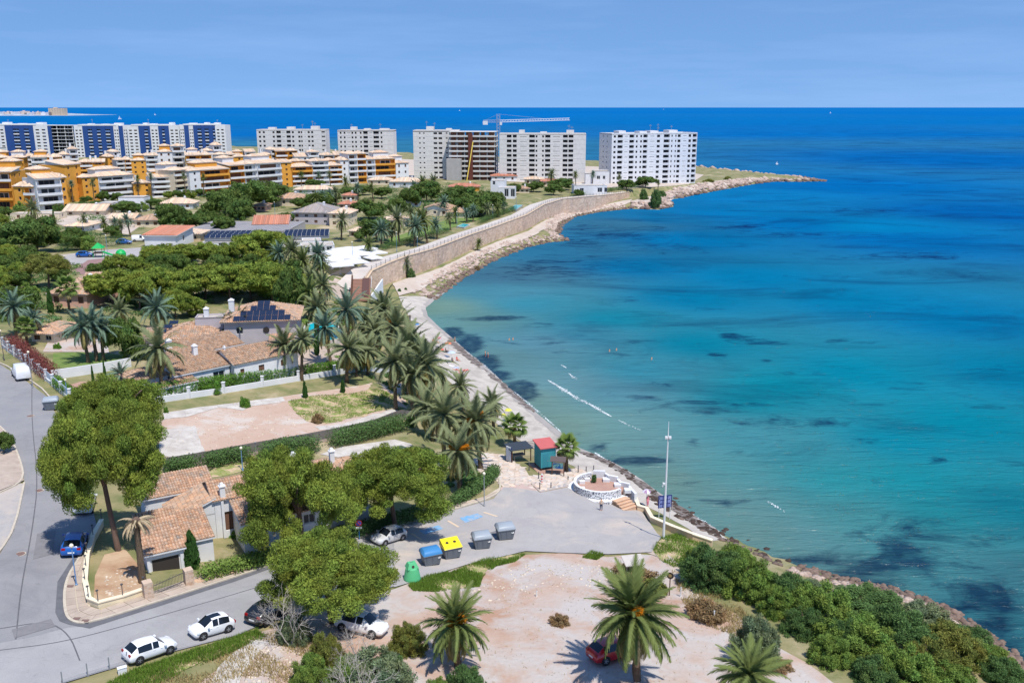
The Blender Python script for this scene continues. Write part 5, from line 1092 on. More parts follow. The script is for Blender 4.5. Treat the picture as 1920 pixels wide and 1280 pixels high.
# ---- sea wall, promenade, railing, path posts
M_wall = mat('sea_wall_stone', S(220,194,170), .95, scale=.35, col2=S(204,172,146), bump=.8, bscale=2.5, stain=(S(184,160,146), .15, .52, .7))
_N = M_wall.node_tree.nodes; _K = M_wall.node_tree.links.new; _b = _N['Principled BSDF']; _src = _b.inputs['Base Color'].links[0].from_socket; _tc = _N.new('ShaderNodeTexCoord')
_vo = _N.new('ShaderNodeTexVoronoi'); _vo.inputs['Scale'].default_value = 1.0; _mp = _N.new('ShaderNodeMapping'); _mp.inputs['Scale'].default_value = (.9, .9, 1.8); _K(_tc.outputs['Object'], _mp.inputs[0]); _K(_mp.outputs[0], _vo.inputs['Vector'])
_hs = _N.new('ShaderNodeSeparateColor'); _K(_vo.outputs['Color'], _hs.inputs[0]); _mr = _N.new('ShaderNodeMapRange'); _mr.inputs[3].default_value = .78; _mr.inputs[4].default_value = 1.1; _K(_hs.outputs[0], _mr.inputs[0]); _sc = _N.new('ShaderNodeVectorMath'); _sc.operation = 'SCALE'; _K(_src, _sc.inputs[0]); _K(_mr.outputs[0], _sc.inputs['Scale']); _K(_sc.outputs[0], _b.inputs['Base Color'])
r = empty('sea_wall', wb[3], 0, 'long curving sandstone wall below the promenade', 'wall'); off = -wb[3]
W2 = []
for i in range(len(wb) - 1):
    k = max(1, int((wb[i + 1] - wb[i]).length / 6))
    for j in range(k): t = j / k; W2.append((wb[i].lerp(wb[i + 1], t), wtop[i] + (wtop[i + 1] - wtop[i]) * t))
W2.append((wb[-1], wtop[-1]))
def walldir(i):
    a = W2[max(i - 1, 0)][0]; c = W2[min(i + 1, len(W2) - 1)][0]; d = (c - a).to_2d().normalized(); return Vector((-d.y, d.x))
mb = MB(); cap = MB(); prom = []
for i, (p, zt) in enumerate(W2):
    n = walldir(i); q = p + off; zt += off.z
    a = mb.vs([(q.x, q.y, q.z - 1.5), (q.x, q.y, zt), (q.x + n.x * .8, q.y + n.y * .8, zt), (q.x + n.x * .8, q.y + n.y * .8, q.z - 1.5)]); c = cap.vs([(q.x - n.x * .12, q.y - n.y * .12, zt), (q.x - n.x * .12, q.y - n.y * .12, zt + .22), (q.x + n.x * .9, q.y + n.y * .9, zt + .22), (q.x + n.x * .9, q.y + n.y * .9, zt)])
    prom.append((p.to_2d() + n * .75, p.to_2d() + n * 6.5, zt - off.z))
    if i:
        for k in range(3): mb.face((pa + k, pa + k + 1, a + k + 1, a + k)); cap.face((pc + k, pc + k + 1, c + k + 1, c + k))
    pa, pc = a, c
wo_ = mb.build('stonework', M_wall, r); cap.build('coping', mat('coping_stone', S(214,188,160), .9, var=.15, scale=.6), r)
pm = MB()
for i, (a, c, z) in enumerate(prom):
    k = pm.vs([(a.x, a.y, z - .15), (c.x, c.y, max(z - .1, gz(c.x, c.y) - .05))])
    if i: pm.face((kp, kp + 1, k + 1, k))
    kp = k
structure(pm.build('promenade', mat('promenade_paving', S(196,188,180), .9, scale=.3, col2=S(184,174,166))))
r = empty('railing', wb[3], 0, 'dark post railing along the promenade edge', 'railing'); rl = MB(); pb = MB(); pb.box(-.05, .05, -.05, .05, 0, 1.1); pb.box(-.09, .09, -.09, .09, 1.1, 1.18); pme = pb.mesh('post', mat('dark_iron', S(84,82,84), .6)); L1 = []; L2 = []
for i, (p, zt) in enumerate(W2):
    n = walldir(i); q = p.to_2d() + n * .35
    L1.append(Vector((q.x, q.y, zt + .95)) + off); L2.append(Vector((q.x, q.y, zt + .6)) + off)
    if i < len(W2) - 1:
        for t in (0, .5):
            q2 = (p.lerp(W2[i + 1][0], t)).to_2d() + n * .35; inst('post', pme, r, Vector((q2.x, q2.y, zt + (W2[i + 1][1] - zt) * t + .2)) + off)
rl.tube(L1, .035, 4); rl.tube(L2, .025, 4); rl.build('rail', MATS['dark_iron'], r)
# ================================================================ near houses
r = empty('corner_house', (-33.1, 74.6, 8.3), R(30), 'low whitewashed house with barrel tile roofs on the street corner', 'house')
BL = [(0,3.2,0,5.5,2.5,'sf',1.7,.25),(3.32,6.1,1.2,6.2,2.3,'sf',1.0,.2),(7.5,20,6.5,11.4,3.5,'gx',1.2,.25),(3.4,7.48,6.52,11.0,2.2,'sl',1.7,.2),(1.6,8.4,11.42,15,3.1,'sf',.9,.25),(9.2,17.5,2.2,6.48,2.4,'sf',1.0,.3),(20.02,24,7.2,12,3.0,'hip',1.0,.3)]
WN = [(0,'f',.3,2.9,-.3,1.9,WIN0),(2,'f',.9,1.9,.05,2.1,SHUT),(5,'f',.6,1.5,.05,2.0,SHUT),(5,'f',3,4.2,.9,1.9,WIN),(5,'f',6,7.2,.9,1.9,WIN),(2,'r',1.5,2.6,1,2.1,WIN),(0,'l',3.4,4.1,1.2,1.9,WIN0)]  # first pane: dark colour stands for the shaded inside of the open garage
w, rf = box_house('corner_house', r, BL, M_white, WN, .27, .42, M_tile)
chimney(rf[2], .9 + 7.5, 6.75, 3.9, .9, .25); chimney(rf[2], 16.5, 9.2, 4.7, 1.0, .3); chimney(rf[2], 21, 10, 4.2, .8, .25)
b = MB(); b.box(8.1, 8.35, 6.2, 6.5, -.6, 3.4); b.build('buttress', M_white, r)
# ornament of yellow tiles on the white wall
orn = empty('wall_ornament', (0, 0, 0)); orn.parent = r
for i, row in enumerate((5, 4, 3, 2, 1)):
    for k in range(row):
        b = MB(); x = 9.9 + (k - row / 2) * .22; b.lathe([(.0, 0), (.10, .01), (.09, .05), (.0, .07)], 8, cap=False); o = b.build('tile', mat('ochre_tile', S(214,164,70), .6), orn); o.location = (x, 6.46, 1.7 + i * .2); o.rotation_euler = (R(90), 0, 0)
# white villa
A, B = gp(338, 738), gp(542, 712); d = (B - A); rz = math.atan2(d.y, d.x); q = d.to_2d().length / 20.6
r = empty('white_villa', (A.x, A.y, A.z), rz, 'white villa with brown barrel tile roofs behind a clipped hedge', 'house')
BL = [(0,8.8*1,1.2,8,2.6,'sf',1.9,.3),(9,20.4,0,7.5,2.7,'gx',1.7,.3),(3,15,8.02,13,3.6,'sf',1.3,.2),(-3.4,2.5,-.6,1.18,1.7,'sf',.4,.2),(-5.5,-.4,3,8.5,2.4,'hip',1.0,.3)]
WN = [(0,'f',6,8,.05,1.9,WIN),(1,'f',4.2,5.2,.8,1.8,SHUT),(1,'f',8.2,9.2,.9,1.9,SHUT),(1,'f',1,1.7,.9,1.8,SHUT),(3,'f',1.2,2.2,.5,1.2,WIN)]
w, rf = box_house('white_villa', r, BL, M_white, WN, .36, .5, mat('brown_roof_tiles', S(192,162,136), .9, scale=3, col2=S(152,124,102), attr=True))
chimney(rf[0], 5.5, 5.8, 4.2, 1.1, .35); chimney(rf[2], 3.6, 11, 4.4, 1.2, .4); chimney(rf[1], 9.4, 3.6, 4.2, .5, .15)
# solar villa
A = gp(424, 662); r = empty('solar_villa', (A.x, A.y, A.z), R(9), 'two storey villa with stepped black solar panels on its hipped roof', 'house')
BL = [(0,12.6,0,11,5.6,'hip',2.4,.6),(-10.5,-.02,-1,8,3.2,'hip',2.0,.6),(-5.2,-.4,2.0,5,6.2,'flat',0,0),(8,12,-2.6,-.02,2.6,'sf',.6,.3),(-14,-10.52,2,9,2.6,'gx',1.2,.4)]
w, rf = box_house('solar_villa', r, BL, M_lilac, [(0,'f',2,3.2,3.4,4.6,WIN),(0,'f',9,10.2,.4,2.2,SHUT),(1,'f',2,3.2,.9,2.2,WIN),(1,'f',6,7.2,.9,2.2,WIN),(3,'f',1,3,.1,2,SHUT)], .40, .55, M_tile)
chimney(rf[0], .9, 4.5, 7.2, 1.4, .45); chimney(rf[1], -3.4, 3.5, 6.2, 1.2, .4)
b = MB(); b.lathe([(.55, -.05), (.55, .05)], 14); o = b.build('round_window', M_dark, r); o.location = (7.2, -.06, 4.0); o.rotation_euler = (R(90), 0, 0)
sl = math.atan2(2.4, 6.1); pme = MB(); pme.box(0, 1.06, 0, 1.55, .16, .22); pme = pme.mesh('solar_panel', M_solar)
for j, n in enumerate((9, 7, 4, 2)):
    for i in range(n): inst('solar_panel', pme, rf[0], (6.6 + (i - n / 2) * 1.1, -.4 + j * 1.5, 5.68 + j * 1.5 * math.tan(sl)), (sl, 0, 0))
for j in range(3):
    for i in range(1): inst('solar_panel', pme, rf[1], (-10.2 + j * .8, 1.6 + j * 1.3, 3.7 + j * .42), (0, -sl, R(90)))
# villa half hidden at the left
villa(96, 172, 574, 548, 'peach roofed villa half hidden behind a fan palm', 'p', 't', -6, 14, 'hip', 2.6, 3, True, .4); villa(150, 172, 560, 540, 'pink roofed annex behind the fan palm', 'p', 't', 10, 8, 'sf', 2.0, 1, False, .4)
villa(60, 110, 640, 622, 'low garden house behind blue-green palms', 'c', 't', -10, 7, 'hip', 1.2, 2, False, .4)
# pools
def pool(pix, label, m, rim=True):
    pts = P2d(pix); c = sum(pts, Vector((0, 0))) / len(pts); z = max(gz(p.x, p.y) for p in pts) + .10; r = empty('swimming_pool', (c.x, c.y, z), 0, label, 'pool', 'swimming pools'); pts = smooth_line(pts, 1, True) if len(pts) > 4 else pts
    b = MB(); b.poly([(p.x - c.x, p.y - c.y, .02) for p in pts]); b.build('water', m, r); b = MB(); n = len(pts)
    o_ = [c + (p - c) * (1 + .5 / max((p - c).length, 1)) for p in pts]; k0 = b.vs([(p.x - c.x, p.y - c.y, .10) for p in pts]); k1 = b.vs([(p.x - c.x, p.y - c.y, .10) for p in o_]); k2 = b.vs([(p.x - c.x, p.y - c.y, -3) for p in o_]); k3 = b.vs([(p.x - c.x, p.y - c.y, -.1) for p in pts])
    for i in range(n):
        j = (i + 1) % n; b.face((k0 + i, k1 + i, k1 + j, k0 + j)); b.face((k1 + i, k2 + i, k2 + j, k1 + j)); b.face((k3 + i, k0 + i, k0 + j, k3 + j))
    b.build('rim', M_rubble, r)
M_pool = mat('pool_water', S(0,186,196), .08, spec=.4, scale=.6, col2=S(20,170,186), bump=.15, bscale=2); M_poold = mat('green_pool_water', S(78,98,82), .08, spec=.4, bump=.1, bscale=2)
pool([(570,612),(600,606),(628,616),(645,640),(625,648),(596,640),(576,628)], 'turquoise garden pool glimpsed between palms and cypresses', M_pool); pool([(690,862),(752,842),(786,858),(724,876)], 'dark green rectangular pool behind the spreading pine', M_poold)
pool([(952,394),(966,385),(980,388),(968,397)], 'small blue pool beside the promenade', M_pool); pool([(858,426),(868,420),(880,423),(870,429)], 'blue garden pool among lawns near the sea wall', M_pool)
# ================================================================ walls, hedges, fences
def garden_wall(name, pix, h, w, m, label, cat='wall', posts=0, post_h=1.4, post_w=.4, pm=None, panel=None, capm=None):
    pts = P2d(pix); c = pts[0]; r = empty(name, (c.x, c.y, gz(c.x, c.y)), 0, label, cat); r['_u'] = pix[0][0]; O = Vector((c.x, c.y, gz(c.x, c.y)))
    b = strip('masonry', pts, w, h, m, kind=None); b.parent = r; b.location = -O
    if capm: b2 = strip('coping', pts, w + .14, h + .1, capm, kind=None); b2.parent = r; b2.location = -O - Vector((0, 0, 0)); 
    if capm:
        me = b2.data
        for i in range(0, len(me.vertices), 4):
            for k in (0, 1): me.vertices[i + k].co.z = me.vertices[i + 3].co.z - .1
    if posts:
        L_ = dens(pts, posts, False)
        for p in L_: q = MB(); q.box(-post_w / 2, post_w / 2, -post_w / 2, post_w / 2, -.3, post_h); q.box(-post_w / 2 - .06, post_w / 2 + .06, -post_w / 2 - .06, post_w / 2 + .06, post_h, post_h + .1); q.build('post', pm or m, r, loc=Vector((p.x, p.y, gz(p.x, p.y))) - O)
    if panel:
        ph, pmat, gap = panel; L_ = dens(pts, 2.0, False)
        for a, b_ in zip(L_, L_[1:]):
            q = MB(); za, zb = gz(a.x, a.y), gz(b_.x, b_.y)
            q.hexa([(0, 0, h), (b_.x - a.x, b_.y - a.y, h + zb - za), (b_.x - a.x + .03, b_.y - a.y + .03, h + zb - za), (.03, .03, h), (0, 0, h + ph), (b_.x - a.x, b_.y - a.y, h + ph + zb - za), (b_.x - a.x + .03, b_.y - a.y + .03, h + ph + zb - za), (.03, .03, h + ph)]); q.build('panel', pmat, r, loc=Vector((a.x, a.y, za)) - O)
    return r
def hedge(pix, h, w, mk, label, n_per_m=420, name='hedge', cat='hedge'):
    pts = dens(P2d(pix), .55, False); lob = []; c = pts[0]; O = Vector((c.x, c.y, gz(c.x, c.y)))
    for p in pts:
        z = gz(p.x, p.y)
        for k in range(2): lob.append((p.x + random.uniform(-.1, .1) - O.x, p.y + random.uniform(-.1, .1) - O.y, z - O.z + h * (.3 + .4 * k), w * .7, w * .7, h * .38, random.uniform(.85, 1.15)))
    n = int(len(pts) * .55 * n_per_m * (h + w) / 2); r = empty(name, O, 0, label, cat); r['_u'] = pix[0][0]
    inst('foliage', cloud_mesh('foliage', LM[mk], lob, n, .17, .07, .75), r); return r
M_cap = mat('yellow_coping', S(232,218,190), .9, var=.1, scale=1.0)
garden_wall('garden_wall', [(286,757),(420,737),(560,714),(690,695),(745,694)], .9, .25, M_white, 'long whitewashed garden wall with square posts above the bare plot', posts=5.2, post_h=1.7, pm=M_white)
hedge([(284,746),(360,735),(430,726),(520,713),(600,703),(680,694)], 2.1, 1.5, 'hedge', 'clipped bright green hedge behind the white garden wall')
garden_wall('street_fence', [(6,652),(40,676),(75,704),(100,724),(132,752)], .55, .25, M_white, 'white street wall with pale panels beside the parked van', posts=3.2, post_h=1.8, post_w=.35, panel=(1.1, mat('fence_panel', S(206,218,226), .5), 0))
garden_wall('lawn_wall', [(97,712),(150,704),(200,696),(246,687)], 1.5, .25, M_white, 'white wall running along the small lawn')
hedge([(105,722),(125,740),(150,752)], 1.6, 1.2, 'hedge', 'short green hedge inside the white street wall')
garden_wall('screen_fence', [(308,884),(400,868),(480,852),(560,838),(640,822),(700,808),(770,790)], .4, .2, M_pav, 'grey screened fence dividing the bare plot from the pool garden', cat='fence', posts=4.0, post_h=1.6, post_w=.08, pm=M_metal, panel=(1.3, mat('grey_screen', S(122,116,112), .9, var=.2, scale=3), 0))
HB = [hedge([(316,888),(345,884),(362,880)], 1.9, 1.6, 'deep', 'x'), hedge([(392,878),(430,868),(466,864)], 2.0, 1.6, 'deep', 'x'), hedge([(500,860),(540,850),(590,846)], 2.2, 1.8, 'deep', 'x'), hedge([(628,836),(660,830),(700,820),(752,806)], 2.4, 2.0, 'deep', 'x')]
number(HB, 'dark leafy oleander hedge against the grey screened fence, # from the left')
hedge([(385,1088),(440,1074),(500,1058),(540,1046)], 1.6, 1.3, 'shrub', 'leafy hedge along the street in front of the corner house'); hedge([(545,1044),(620,1022),(700,998),(770,978),(830,958)], 1.7, 1.2, 'deep', 'dark shaded hedge under the two spreading pines')
hedge([(852,948),(880,930),(915,905),(928,890)], 1.4, 1.4, 'deep', 'low dark hedge beside the flagstone beach walk')
garden_wall('corner_wall', [(192,985),(176,1015),(165,1050),(161,1100),(168,1134),(186,1142),(232,1130),(272,1116)], .65, .3, M_yell, 'curved pale yellow wall around the corner garden', capm=M_cap, posts=2.6, post_h=1.7, post_w=.05, pm=MATS['dark_iron'])
def stone_post(u, v, label, h=1.5, w=.75):
    p = gp(u, v); r = empty('gate_pillar', p, R(35), label, 'pillar', 'stone gate pillars'); g_ = random.Random(u); z = 0
    while z < h:
        hh = g_.uniform(.16, .26); x = -w / 2
        while x < w / 2 - .05:
            ww = min(g_.uniform(.2, .42), w / 2 - x); b = MB(); e = g_.uniform(0, .03); b.box(x + .008, x + ww - .008, -w / 2 - e, w / 2 + e, z + .008, z + hh - .008); b.build('stone', mat('pillar_stone_%d' % g_.randint(0, 2), [S(196,166,140), S(178,146,122), S(206,182,160)][g_.randint(0, 2)], .95, var=.2, scale=2), r); x += ww
        z += hh
    b = MB(); b.box(-w / 2 + .02, w / 2 - .02, -w / 2 + .02, w / 2 - .02, 0, z - .02); b.build('mortar_core', M_kerb, r)
stone_post(279, 1122, 'rough stone gate pillar at the end of the yellow wall'); stone_post(355, 1098, 'rough stone gate pillar next to the clipped cypress')
p0, p1 = gp(290, 1117), gp(346, 1100); r = empty('iron_gate', p0, math.atan2((p1 - p0).y, (p1 - p0).x), 'rusty wrought iron gate between two stone pillars', 'gate'); L_ = (p1 - p0).to_2d().length
for k in range(int(L_ / .14)):
    b = MB(); x = k * .14; b.tube([(x, 0, .05), (x, 0, 1.15 + .12 * math.sin(k * .6))], .016, 4); b.build('bar', MATS['dark_iron'], r)
b = MB()
for z in (.15, .95): b.box(0, L_, -.02, .02, z, z + .05)
b.build('gate_frame', MATS['dark_iron'], r)
# boulders edging the pavement
for i, (u, v) in enumerate([(372,1092),(392,1086),(412,1080),(430,1076),(450,1070),(470,1063),(505,1052),(523,1047)]):
    p = gp(u, v); g_ = np.random.default_rng(i); bm = bmesh.new(); bmesh.ops.create_icosphere(bm, subdivisions=2, radius=.42)
    for v_ in bm.verts: v_.co *= 1 + g_.normal(0, .10); v_.co.z *= .6; v_.co.x *= 1.3
    me = bpy.data.meshes.new('boulder'); bm.to_mesh(me); bm.free(); me.materials.append(mat('boulder_stone', S(206,172,144), .95, scale=2, col2=S(176,146,122), bump=.5)); o = inst('boulder', me, None, p + Vector((0, 0, .15)), (0, 0, i)); tag(o, 'x', 'rock', 'boulders edging the pavement'); o['_u'] = u
number([o for o in THINGS if o.get('group') == 'boulders edging the pavement'], 'pinkish boulder edging the pavement by the corner house, # from the left')
# ================================================================ plaza, round terrace, beach kiosk
def flagstones(name, pix, size, m_list, lift=.07, gap=.06):
    poly = np.array([p[:] for p in P2d(pix)]); lo, hi = poly.min(0), poly.max(0); mb = MB(); g_ = random.Random(4); nx_, ny_ = int((hi[0] - lo[0]) / size) + 2, int((hi[1] - lo[1]) / size) + 2
    J = {(i, j): Vector((lo[0] + (i + g_.uniform(-.28, .28) + .3 * (j % 2)) * size, lo[1] + (j + g_.uniform(-.28, .28)) * size)) for i in range(nx_ + 1) for j in range(ny_ + 1)}
    for i in range(nx_):
        for j in range(ny_):
            c = [J[i, j], J[i + 1, j], J[i + 1, j + 1], J[i, j + 1]]; ct = sum(c, Vector((0, 0))) / 4
            if not inside(np.array([ct[:]]), poly)[0]: continue
            c = [ct + (q_ - ct) * (1 - gap / (q_ - ct).length) for q_ in c]; z = gz(ct.x, ct.y) + lift; v = g_.uniform(.84, 1.1); w = g_.gauss(0, .04); mb.col = (v * (1 + w), v, v * (1 - w))
            mb.hexa([(q_.x, q_.y, z - .04) for q_ in c] + [(q_.x, q_.y, z + .03) for q_ in c])
    o = mb.build(name, mat('flagstone', S(206,194,182), .9, scale=1.0, col2=S(192,174,160), attr=True)); return o
M_joint = mat('joint_mortar', S(206,190,172), .95, var=.1, scale=1)
PZ = [(882,866),(905,850),(944,852),(985,880),(1000,905),(946,916),(935,905),(900,885)]; P1_ = [(968,898),(1060,880),(1090,878),(1100,886),(1072,900),(1068,912),(1012,922),(985,912)]
for pz in (PZ, P1_):
    base = sheet('plaza', pz, M_joint, .06, 1.6); o = flagstones('flagstone_paving', pz, .75, None); o['kind'] = 'stuff'; o.parent = base
sheet('plaza_ramp', [(938,914),(1000,904),(1014,922),(990,928),(940,930)], mat('mauve_paving', S(190,166,156), .9, var=.12, scale=.7), .075, 1.6)
strip('kerb', P2d([(1013,924),(1072,912)]), .18, .2, M_pav); strip('kerb', P2d([(996,908),(1013,924)]), .16, .2, M_pav)
# white round terrace
M_mosaic = mat('black_white_mosaic', S(228,228,228), .7, scale=8, col2=S(70,74,86), lo=.50, hi=.54, detail=2); C0 = gp(1124, 926); r = empty('round_terrace', C0, 0, 'round whitewashed terrace with speckled walls and a terracotta floor', 'terrace'); RT = 3.75
def ring(name, r0, r1, z0, z1, a0, a1, m, top=None, n=40):
    mb = MB(); 
    for i in range(n + 1):
        a = a0 + (a1 - a0) * i / n; c, s_ = math.cos(a), math.sin(a); k = mb.vs([(r1 * c, r1 * s_, z0), (r1 * c, r1 * s_, z1), (r0 * c, r0 * s_, z1), (r0 * c, r0 * s_, z0)])
        if i:
            mb.mat(0); mb.face((kp_, k, k + 1, kp_ + 1)); mb.face((kp_ + 2, k + 2, k + 3, kp_ + 3)); mb.mat(1); mb.face((kp_ + 1, k + 1, k + 2, kp_ + 2))
        else: mb.mat(0); mb.face((k, k + 1, k + 2, k + 3))
        kp_ = k
    mb.face((k + 3, k + 2, k + 1, k)); return mb.build(name, [m, top or M_white], r)
ring('bench', RT - .5, RT + .35, -.3, .75, R(110), R(325), M_mosaic); ring('parapet', RT - .75, RT - .38, -.3, 1.75, R(105), R(318), M_mosaic)
b = MB(); b.lathe([(RT - .7, -.3), (RT - .7, .95)], 40); b.build('floor', M_terra, r)
pa_ = Vector((math.cos(R(100)) * (RT - .5), math.sin(R(100)) * (RT - .5))); pb_ = Vector((math.cos(R(-38)) * (RT + .9), math.sin(R(-38)) * (RT + .9)))
ctl = [pa_, Vector((1.0, 3.1)), Vector((1.5, 2.1)), Vector((2.5, 1.6)), Vector((2.8, .4)), Vector((3.8, -.2)), Vector((3.9, -1.3)), pb_ + Vector((.6, .1))]
for i, (a, c) in enumerate(zip(ctl, ctl[1:])):
    d = (c - a); n = Vector((-d.y, d.x)).normalized() * .17; zt = 1.75 - .10 * i if i % 2 else 1.95 - .10 * i; b = MB(); b.hexa([(a.x - n.x, a.y - n.y, -.3), (c.x - n.x, c.y - n.y, -.3), (c.x + n.x, c.y + n.y, -.3), (a.x + n.x, a.y + n.y, -.3), (a.x - n.x, a.y - n.y, zt), (c.x - n.x, c.y - n.y, zt), (c.x + n.x, c.y + n.y, zt), (a.x + n.x, a.y + n.y, zt)]); b.build('parapet_step', [M_white], r)
for i, a in enumerate((ctl[2], ctl[4], ctl[6])): b = MB(); b.box(a.x - .9, a.x - .05, a.y - .5, a.y + .4, .9, 1.32); b.build('seat_block', M_white, r)
for k, aa in enumerate((R(125), R(150), R(200))): b = MB(); x, y = math.cos(aa) * 2.5, math.sin(aa) * 2.5; b.box(x - .35, x + .35, y - .25, y + .25, .94, 1.35); b.build('seat_block', M_white, r)
p = C0 + Vector((-.6, 1.6, .95)); rr_ = empty('potted_plant', p, 0, 'small leafy plant on the round white terrace', 'plant'); inst('foliage', BUSH_MD['deep'][0], rr_, (0, 0, .2), (0, 0, 0), (.45, .45, 1.0)); b = MB(); b.lathe([(.2, 0), (.28, .35), (.24, .35)], 10); b.build('pot', M_dark, rr_)
# steps and cream wall going down to the beach
p = gp(1172, 958); r = empty('beach_steps', p, R(35), 'short sandstone steps beside the round terrace', 'steps')
for k in range(4): b = MB(); b.box(-.2, 2.0, k * .45, 2.2, -.3, .18 + k * .18); b.box(-.23, 2.03, k * .45 - .03, k * .45 + .3, .18 + k * .18, .21 + k * .18); b.build('step', mat('step_stone', S(206,170,140), .9, var=.15, scale=1.2), r)
garden_wall('beach_wall', [(1188,936),(1197,958),(1212,962),(1222,980),(1262,997),(1300,1012),(1335,1024)], .75, .35, mat('sandy_render', S(222,196,164), .9, var=.12, scale=.8), 'low cream wall stepping down from the terrace to the shore bushes', capm=M_cap)
# kiosk
p = gp(1014, 884); q = 1 / ppm(p); r = empty('beach_kiosk', p, R(20), 'tall teal wooden kiosk with a red roof beside the beach walk', 'kiosk'); M_teal = mat('teal_boards', S(64,150,160), .7, var=.14, scale=1.5); KW, KD, KH = 2.2, 2.4, 3.3
for k in range(9): b = MB(); w = KW / 9; b.box(k * w + .008, (k + 1) * w - .008, 0, .05, .5, KH); b.build('board', M_teal, r)
for k in range(10): b = MB(); w = KD / 10; b.box(0, .05, .06 + k * w + .008, .06 + (k + 1) * w - .008, .5, KH); b.build('board', M_teal, r)
b = MB(); b.box(.06, KW, .06, KD + .05, .5, KH - .05); b.build('shell', mat('dark_teal', S(54,120,130), .8), r)
b = MB(); b.hexa([(-.2, -.25, KH), (KW + .2, -.25, KH), (KW + .2, KD + .3, KH + .35), (-.2, KD + .3, KH + .35), (-.2, -.25, KH + .12), (KW + .2, -.25, KH + .12), (KW + .2, KD + .3, KH + .47), (-.2, KD + .3, KH + .47)]); b.build('roof', mat('red_roof_sheet', S(190,100,98), .7, var=.08, scale=1), r)
b = MB(); b.box(.3, 1.1, -.03, -.005, .55, 2.5); o = b.build('door', mat('teal_door', S(56,132,146), .6), r); b = MB(); b.box(.95, 1.02, -.07, -.03, 1.4, 1.55); b.build('handle', M_metal, o)
for x, y in ((.1, .1), (KW - .1, .1), (.1, KD - .1), (KW - .1, KD - .1)): b = MB(); b.box(x - .07, x + .07, y - .07, y + .07, -.2, .5); b.build('leg', M_brown, r)
b = MB(); b.box(-.6, KW + .8, -.9, KD + .6, -.3, .12); b.build('platform', M_terra, r)
p = gp(960, 868); r = empty('shade_pergola', p, R(20), 'low dark shade roof on posts next to the teal kiosk', 'pergola')
for x in (0, 2.8):
    for y in (0, 2.4): b = MB(); b.box(x - .06, x + .06, y - .06, y + .06, 0, 1.9); b.build('post', M_brown, r)
b = MB(); b.box(-.3, 3.1, -.3, 2.7, 1.9, 2.0); b.build('roof', mat('dark_shade', S(56,64,74), .7), r)
for k in range(5): b = MB(); b.box(3.2, 4.9, -.2 + k * .6, -.1 + k * .6, 1.9, 2.0); b.build('slat', mat('grey_wood', S(150,138,130), .9), r)
for x in (4.8,):
    for y in (-.1, 2.4): b = MB(); b.box(x - .06, x + .06, y - .06, y + .06, 0, 1.9); b.build('post', M_brown, r)
b = MB(); b.box(.5, 2.2, .6, 1.6, .7, .8); b.box(.6, .7, .7, .8, 0, .7); b.box(2.0, 2.1, 1.4, 1.5, 0, .7); b.build('counter', M_pav, r)
p = gp(954, 866); r = empty('beach_sign', p, R(-50), 'tall white and blue notice board at the entrance to the beach', 'sign'); b = MB(); b.box(-.55, .55, -.05, .05, .15, 2.3); b.build('panel', M_wmetal, r); b = MB(); b.box(-.5, .5, -.065, -.052, .4, 2.2); b.box(-.5, .5, .052, .065, .4, 2.2); b.build('print', mat('pale_blue_print', S(186,204,226), .5, scale=3, col2=S(210,220,232)), r); b = MB(); b.box(-.6, -.54, -.06, .06, 0, 2.35); b.build('edge', mat('navy', S(40,50,110), .5), r); b = MB(); b.box(.54, .6, -.06, .06, 0, 2.35); b.build('edge', MATS['navy'], r)
# information boards
def roof_board(u, v, yaw, w, h, label, art, rc, tall=1.0, rr=.5):
    p = gp(u, v); r = empty('information_board', p, R(yaw), label, 'sign')
    for x in (-w / 2, w / 2): b = MB(); b.box(x - .06, x + .06, -.06, .06, -.2, tall + h + .25); b.build('post', M_brown, r)
    b = MB(); b.box(-w / 2 + .07, w / 2 - .07, -.03, .03, tall, tall + h); b.build('panel', mat('board_cream', S(226,220,190), .6), r)
    b = MB(); b.box(-w / 2 + .14, w / 2 - .14, -.045, -.032, tall + .1, tall + h - .08); b.build('map', art, r)
    b = MB(); zt = tall + h + .25; b.hexa([(-w / 2 - .25, -rr, zt), (w / 2 + .25, -rr, zt), (w / 2 + .25, rr, zt + .35), (-w / 2 - .25, rr, zt + .35), (-w / 2 - .25, -rr, zt + .08), (w / 2 + .25, -rr, zt + .08), (w / 2 + .25, rr, zt + .43), (-w / 2 - .25, rr, zt + .43)]); b.build('roof', rc, r); return r
roof_board(1046, 892, -8, 1.6, .95, 'information board with a blue coast map under a small dark roof', mat('blue_map', S(30,110,180), .5, scale=1.4, col2=S(150,210,190), lo=.5, hi=.56), mat('dark_roofing', S(92,82,80), .8))
roof_board(1186, 1093, 12, 1.5, 1.1, 'brown notice board with a grey slanted roof beside dry scrub', mat('dark_board', S(80,66,56), .8), mat('pale_roofing', S(190,182,174), .8, var=.1), .9, .75)
# blue beach plan board on two posts, big lamp mast
p = gp(1245, 972); r = empty('beach_plan_board', p, R(14), 'dark blue panel of white squares on two posts behind the tall mast', 'sign')
for x in (-.7, .75): b = MB(); b.tube([(x, 0, -.2), (x, 0, 3.0)], .05, 6); b.build('post', M_wmetal, r)
b = MB(); b.box(-.85, .9, -.04, .04, 1.5, 3.1); b.build('panel', MATS['navy'], r)
for i in range(3):
    for j in range(3): b = MB(); b.box(-.72 + i * .54, -.32 + i * .54, -.055, -.042, 1.6 + j * .5, 1.98 + j * .5); b.build('square', mat('pale_square', S(150,160,206), .6, scale=5, col2=S(90,100,160)), r)
p = gp(1244, 1009); r = empty('lamp_mast', p, 0, 'very tall white mast with floodlights at the edge of the car park', 'lamp post'); H = hgt(p, 790); b = MB(); b.tube([(0, 0, 0), (0, 0, H * .55), (0, 0, H * .86), (0, 0, H)], [.14, .10, .07, .025], 10); b.build('pole', M_wmetal, r)
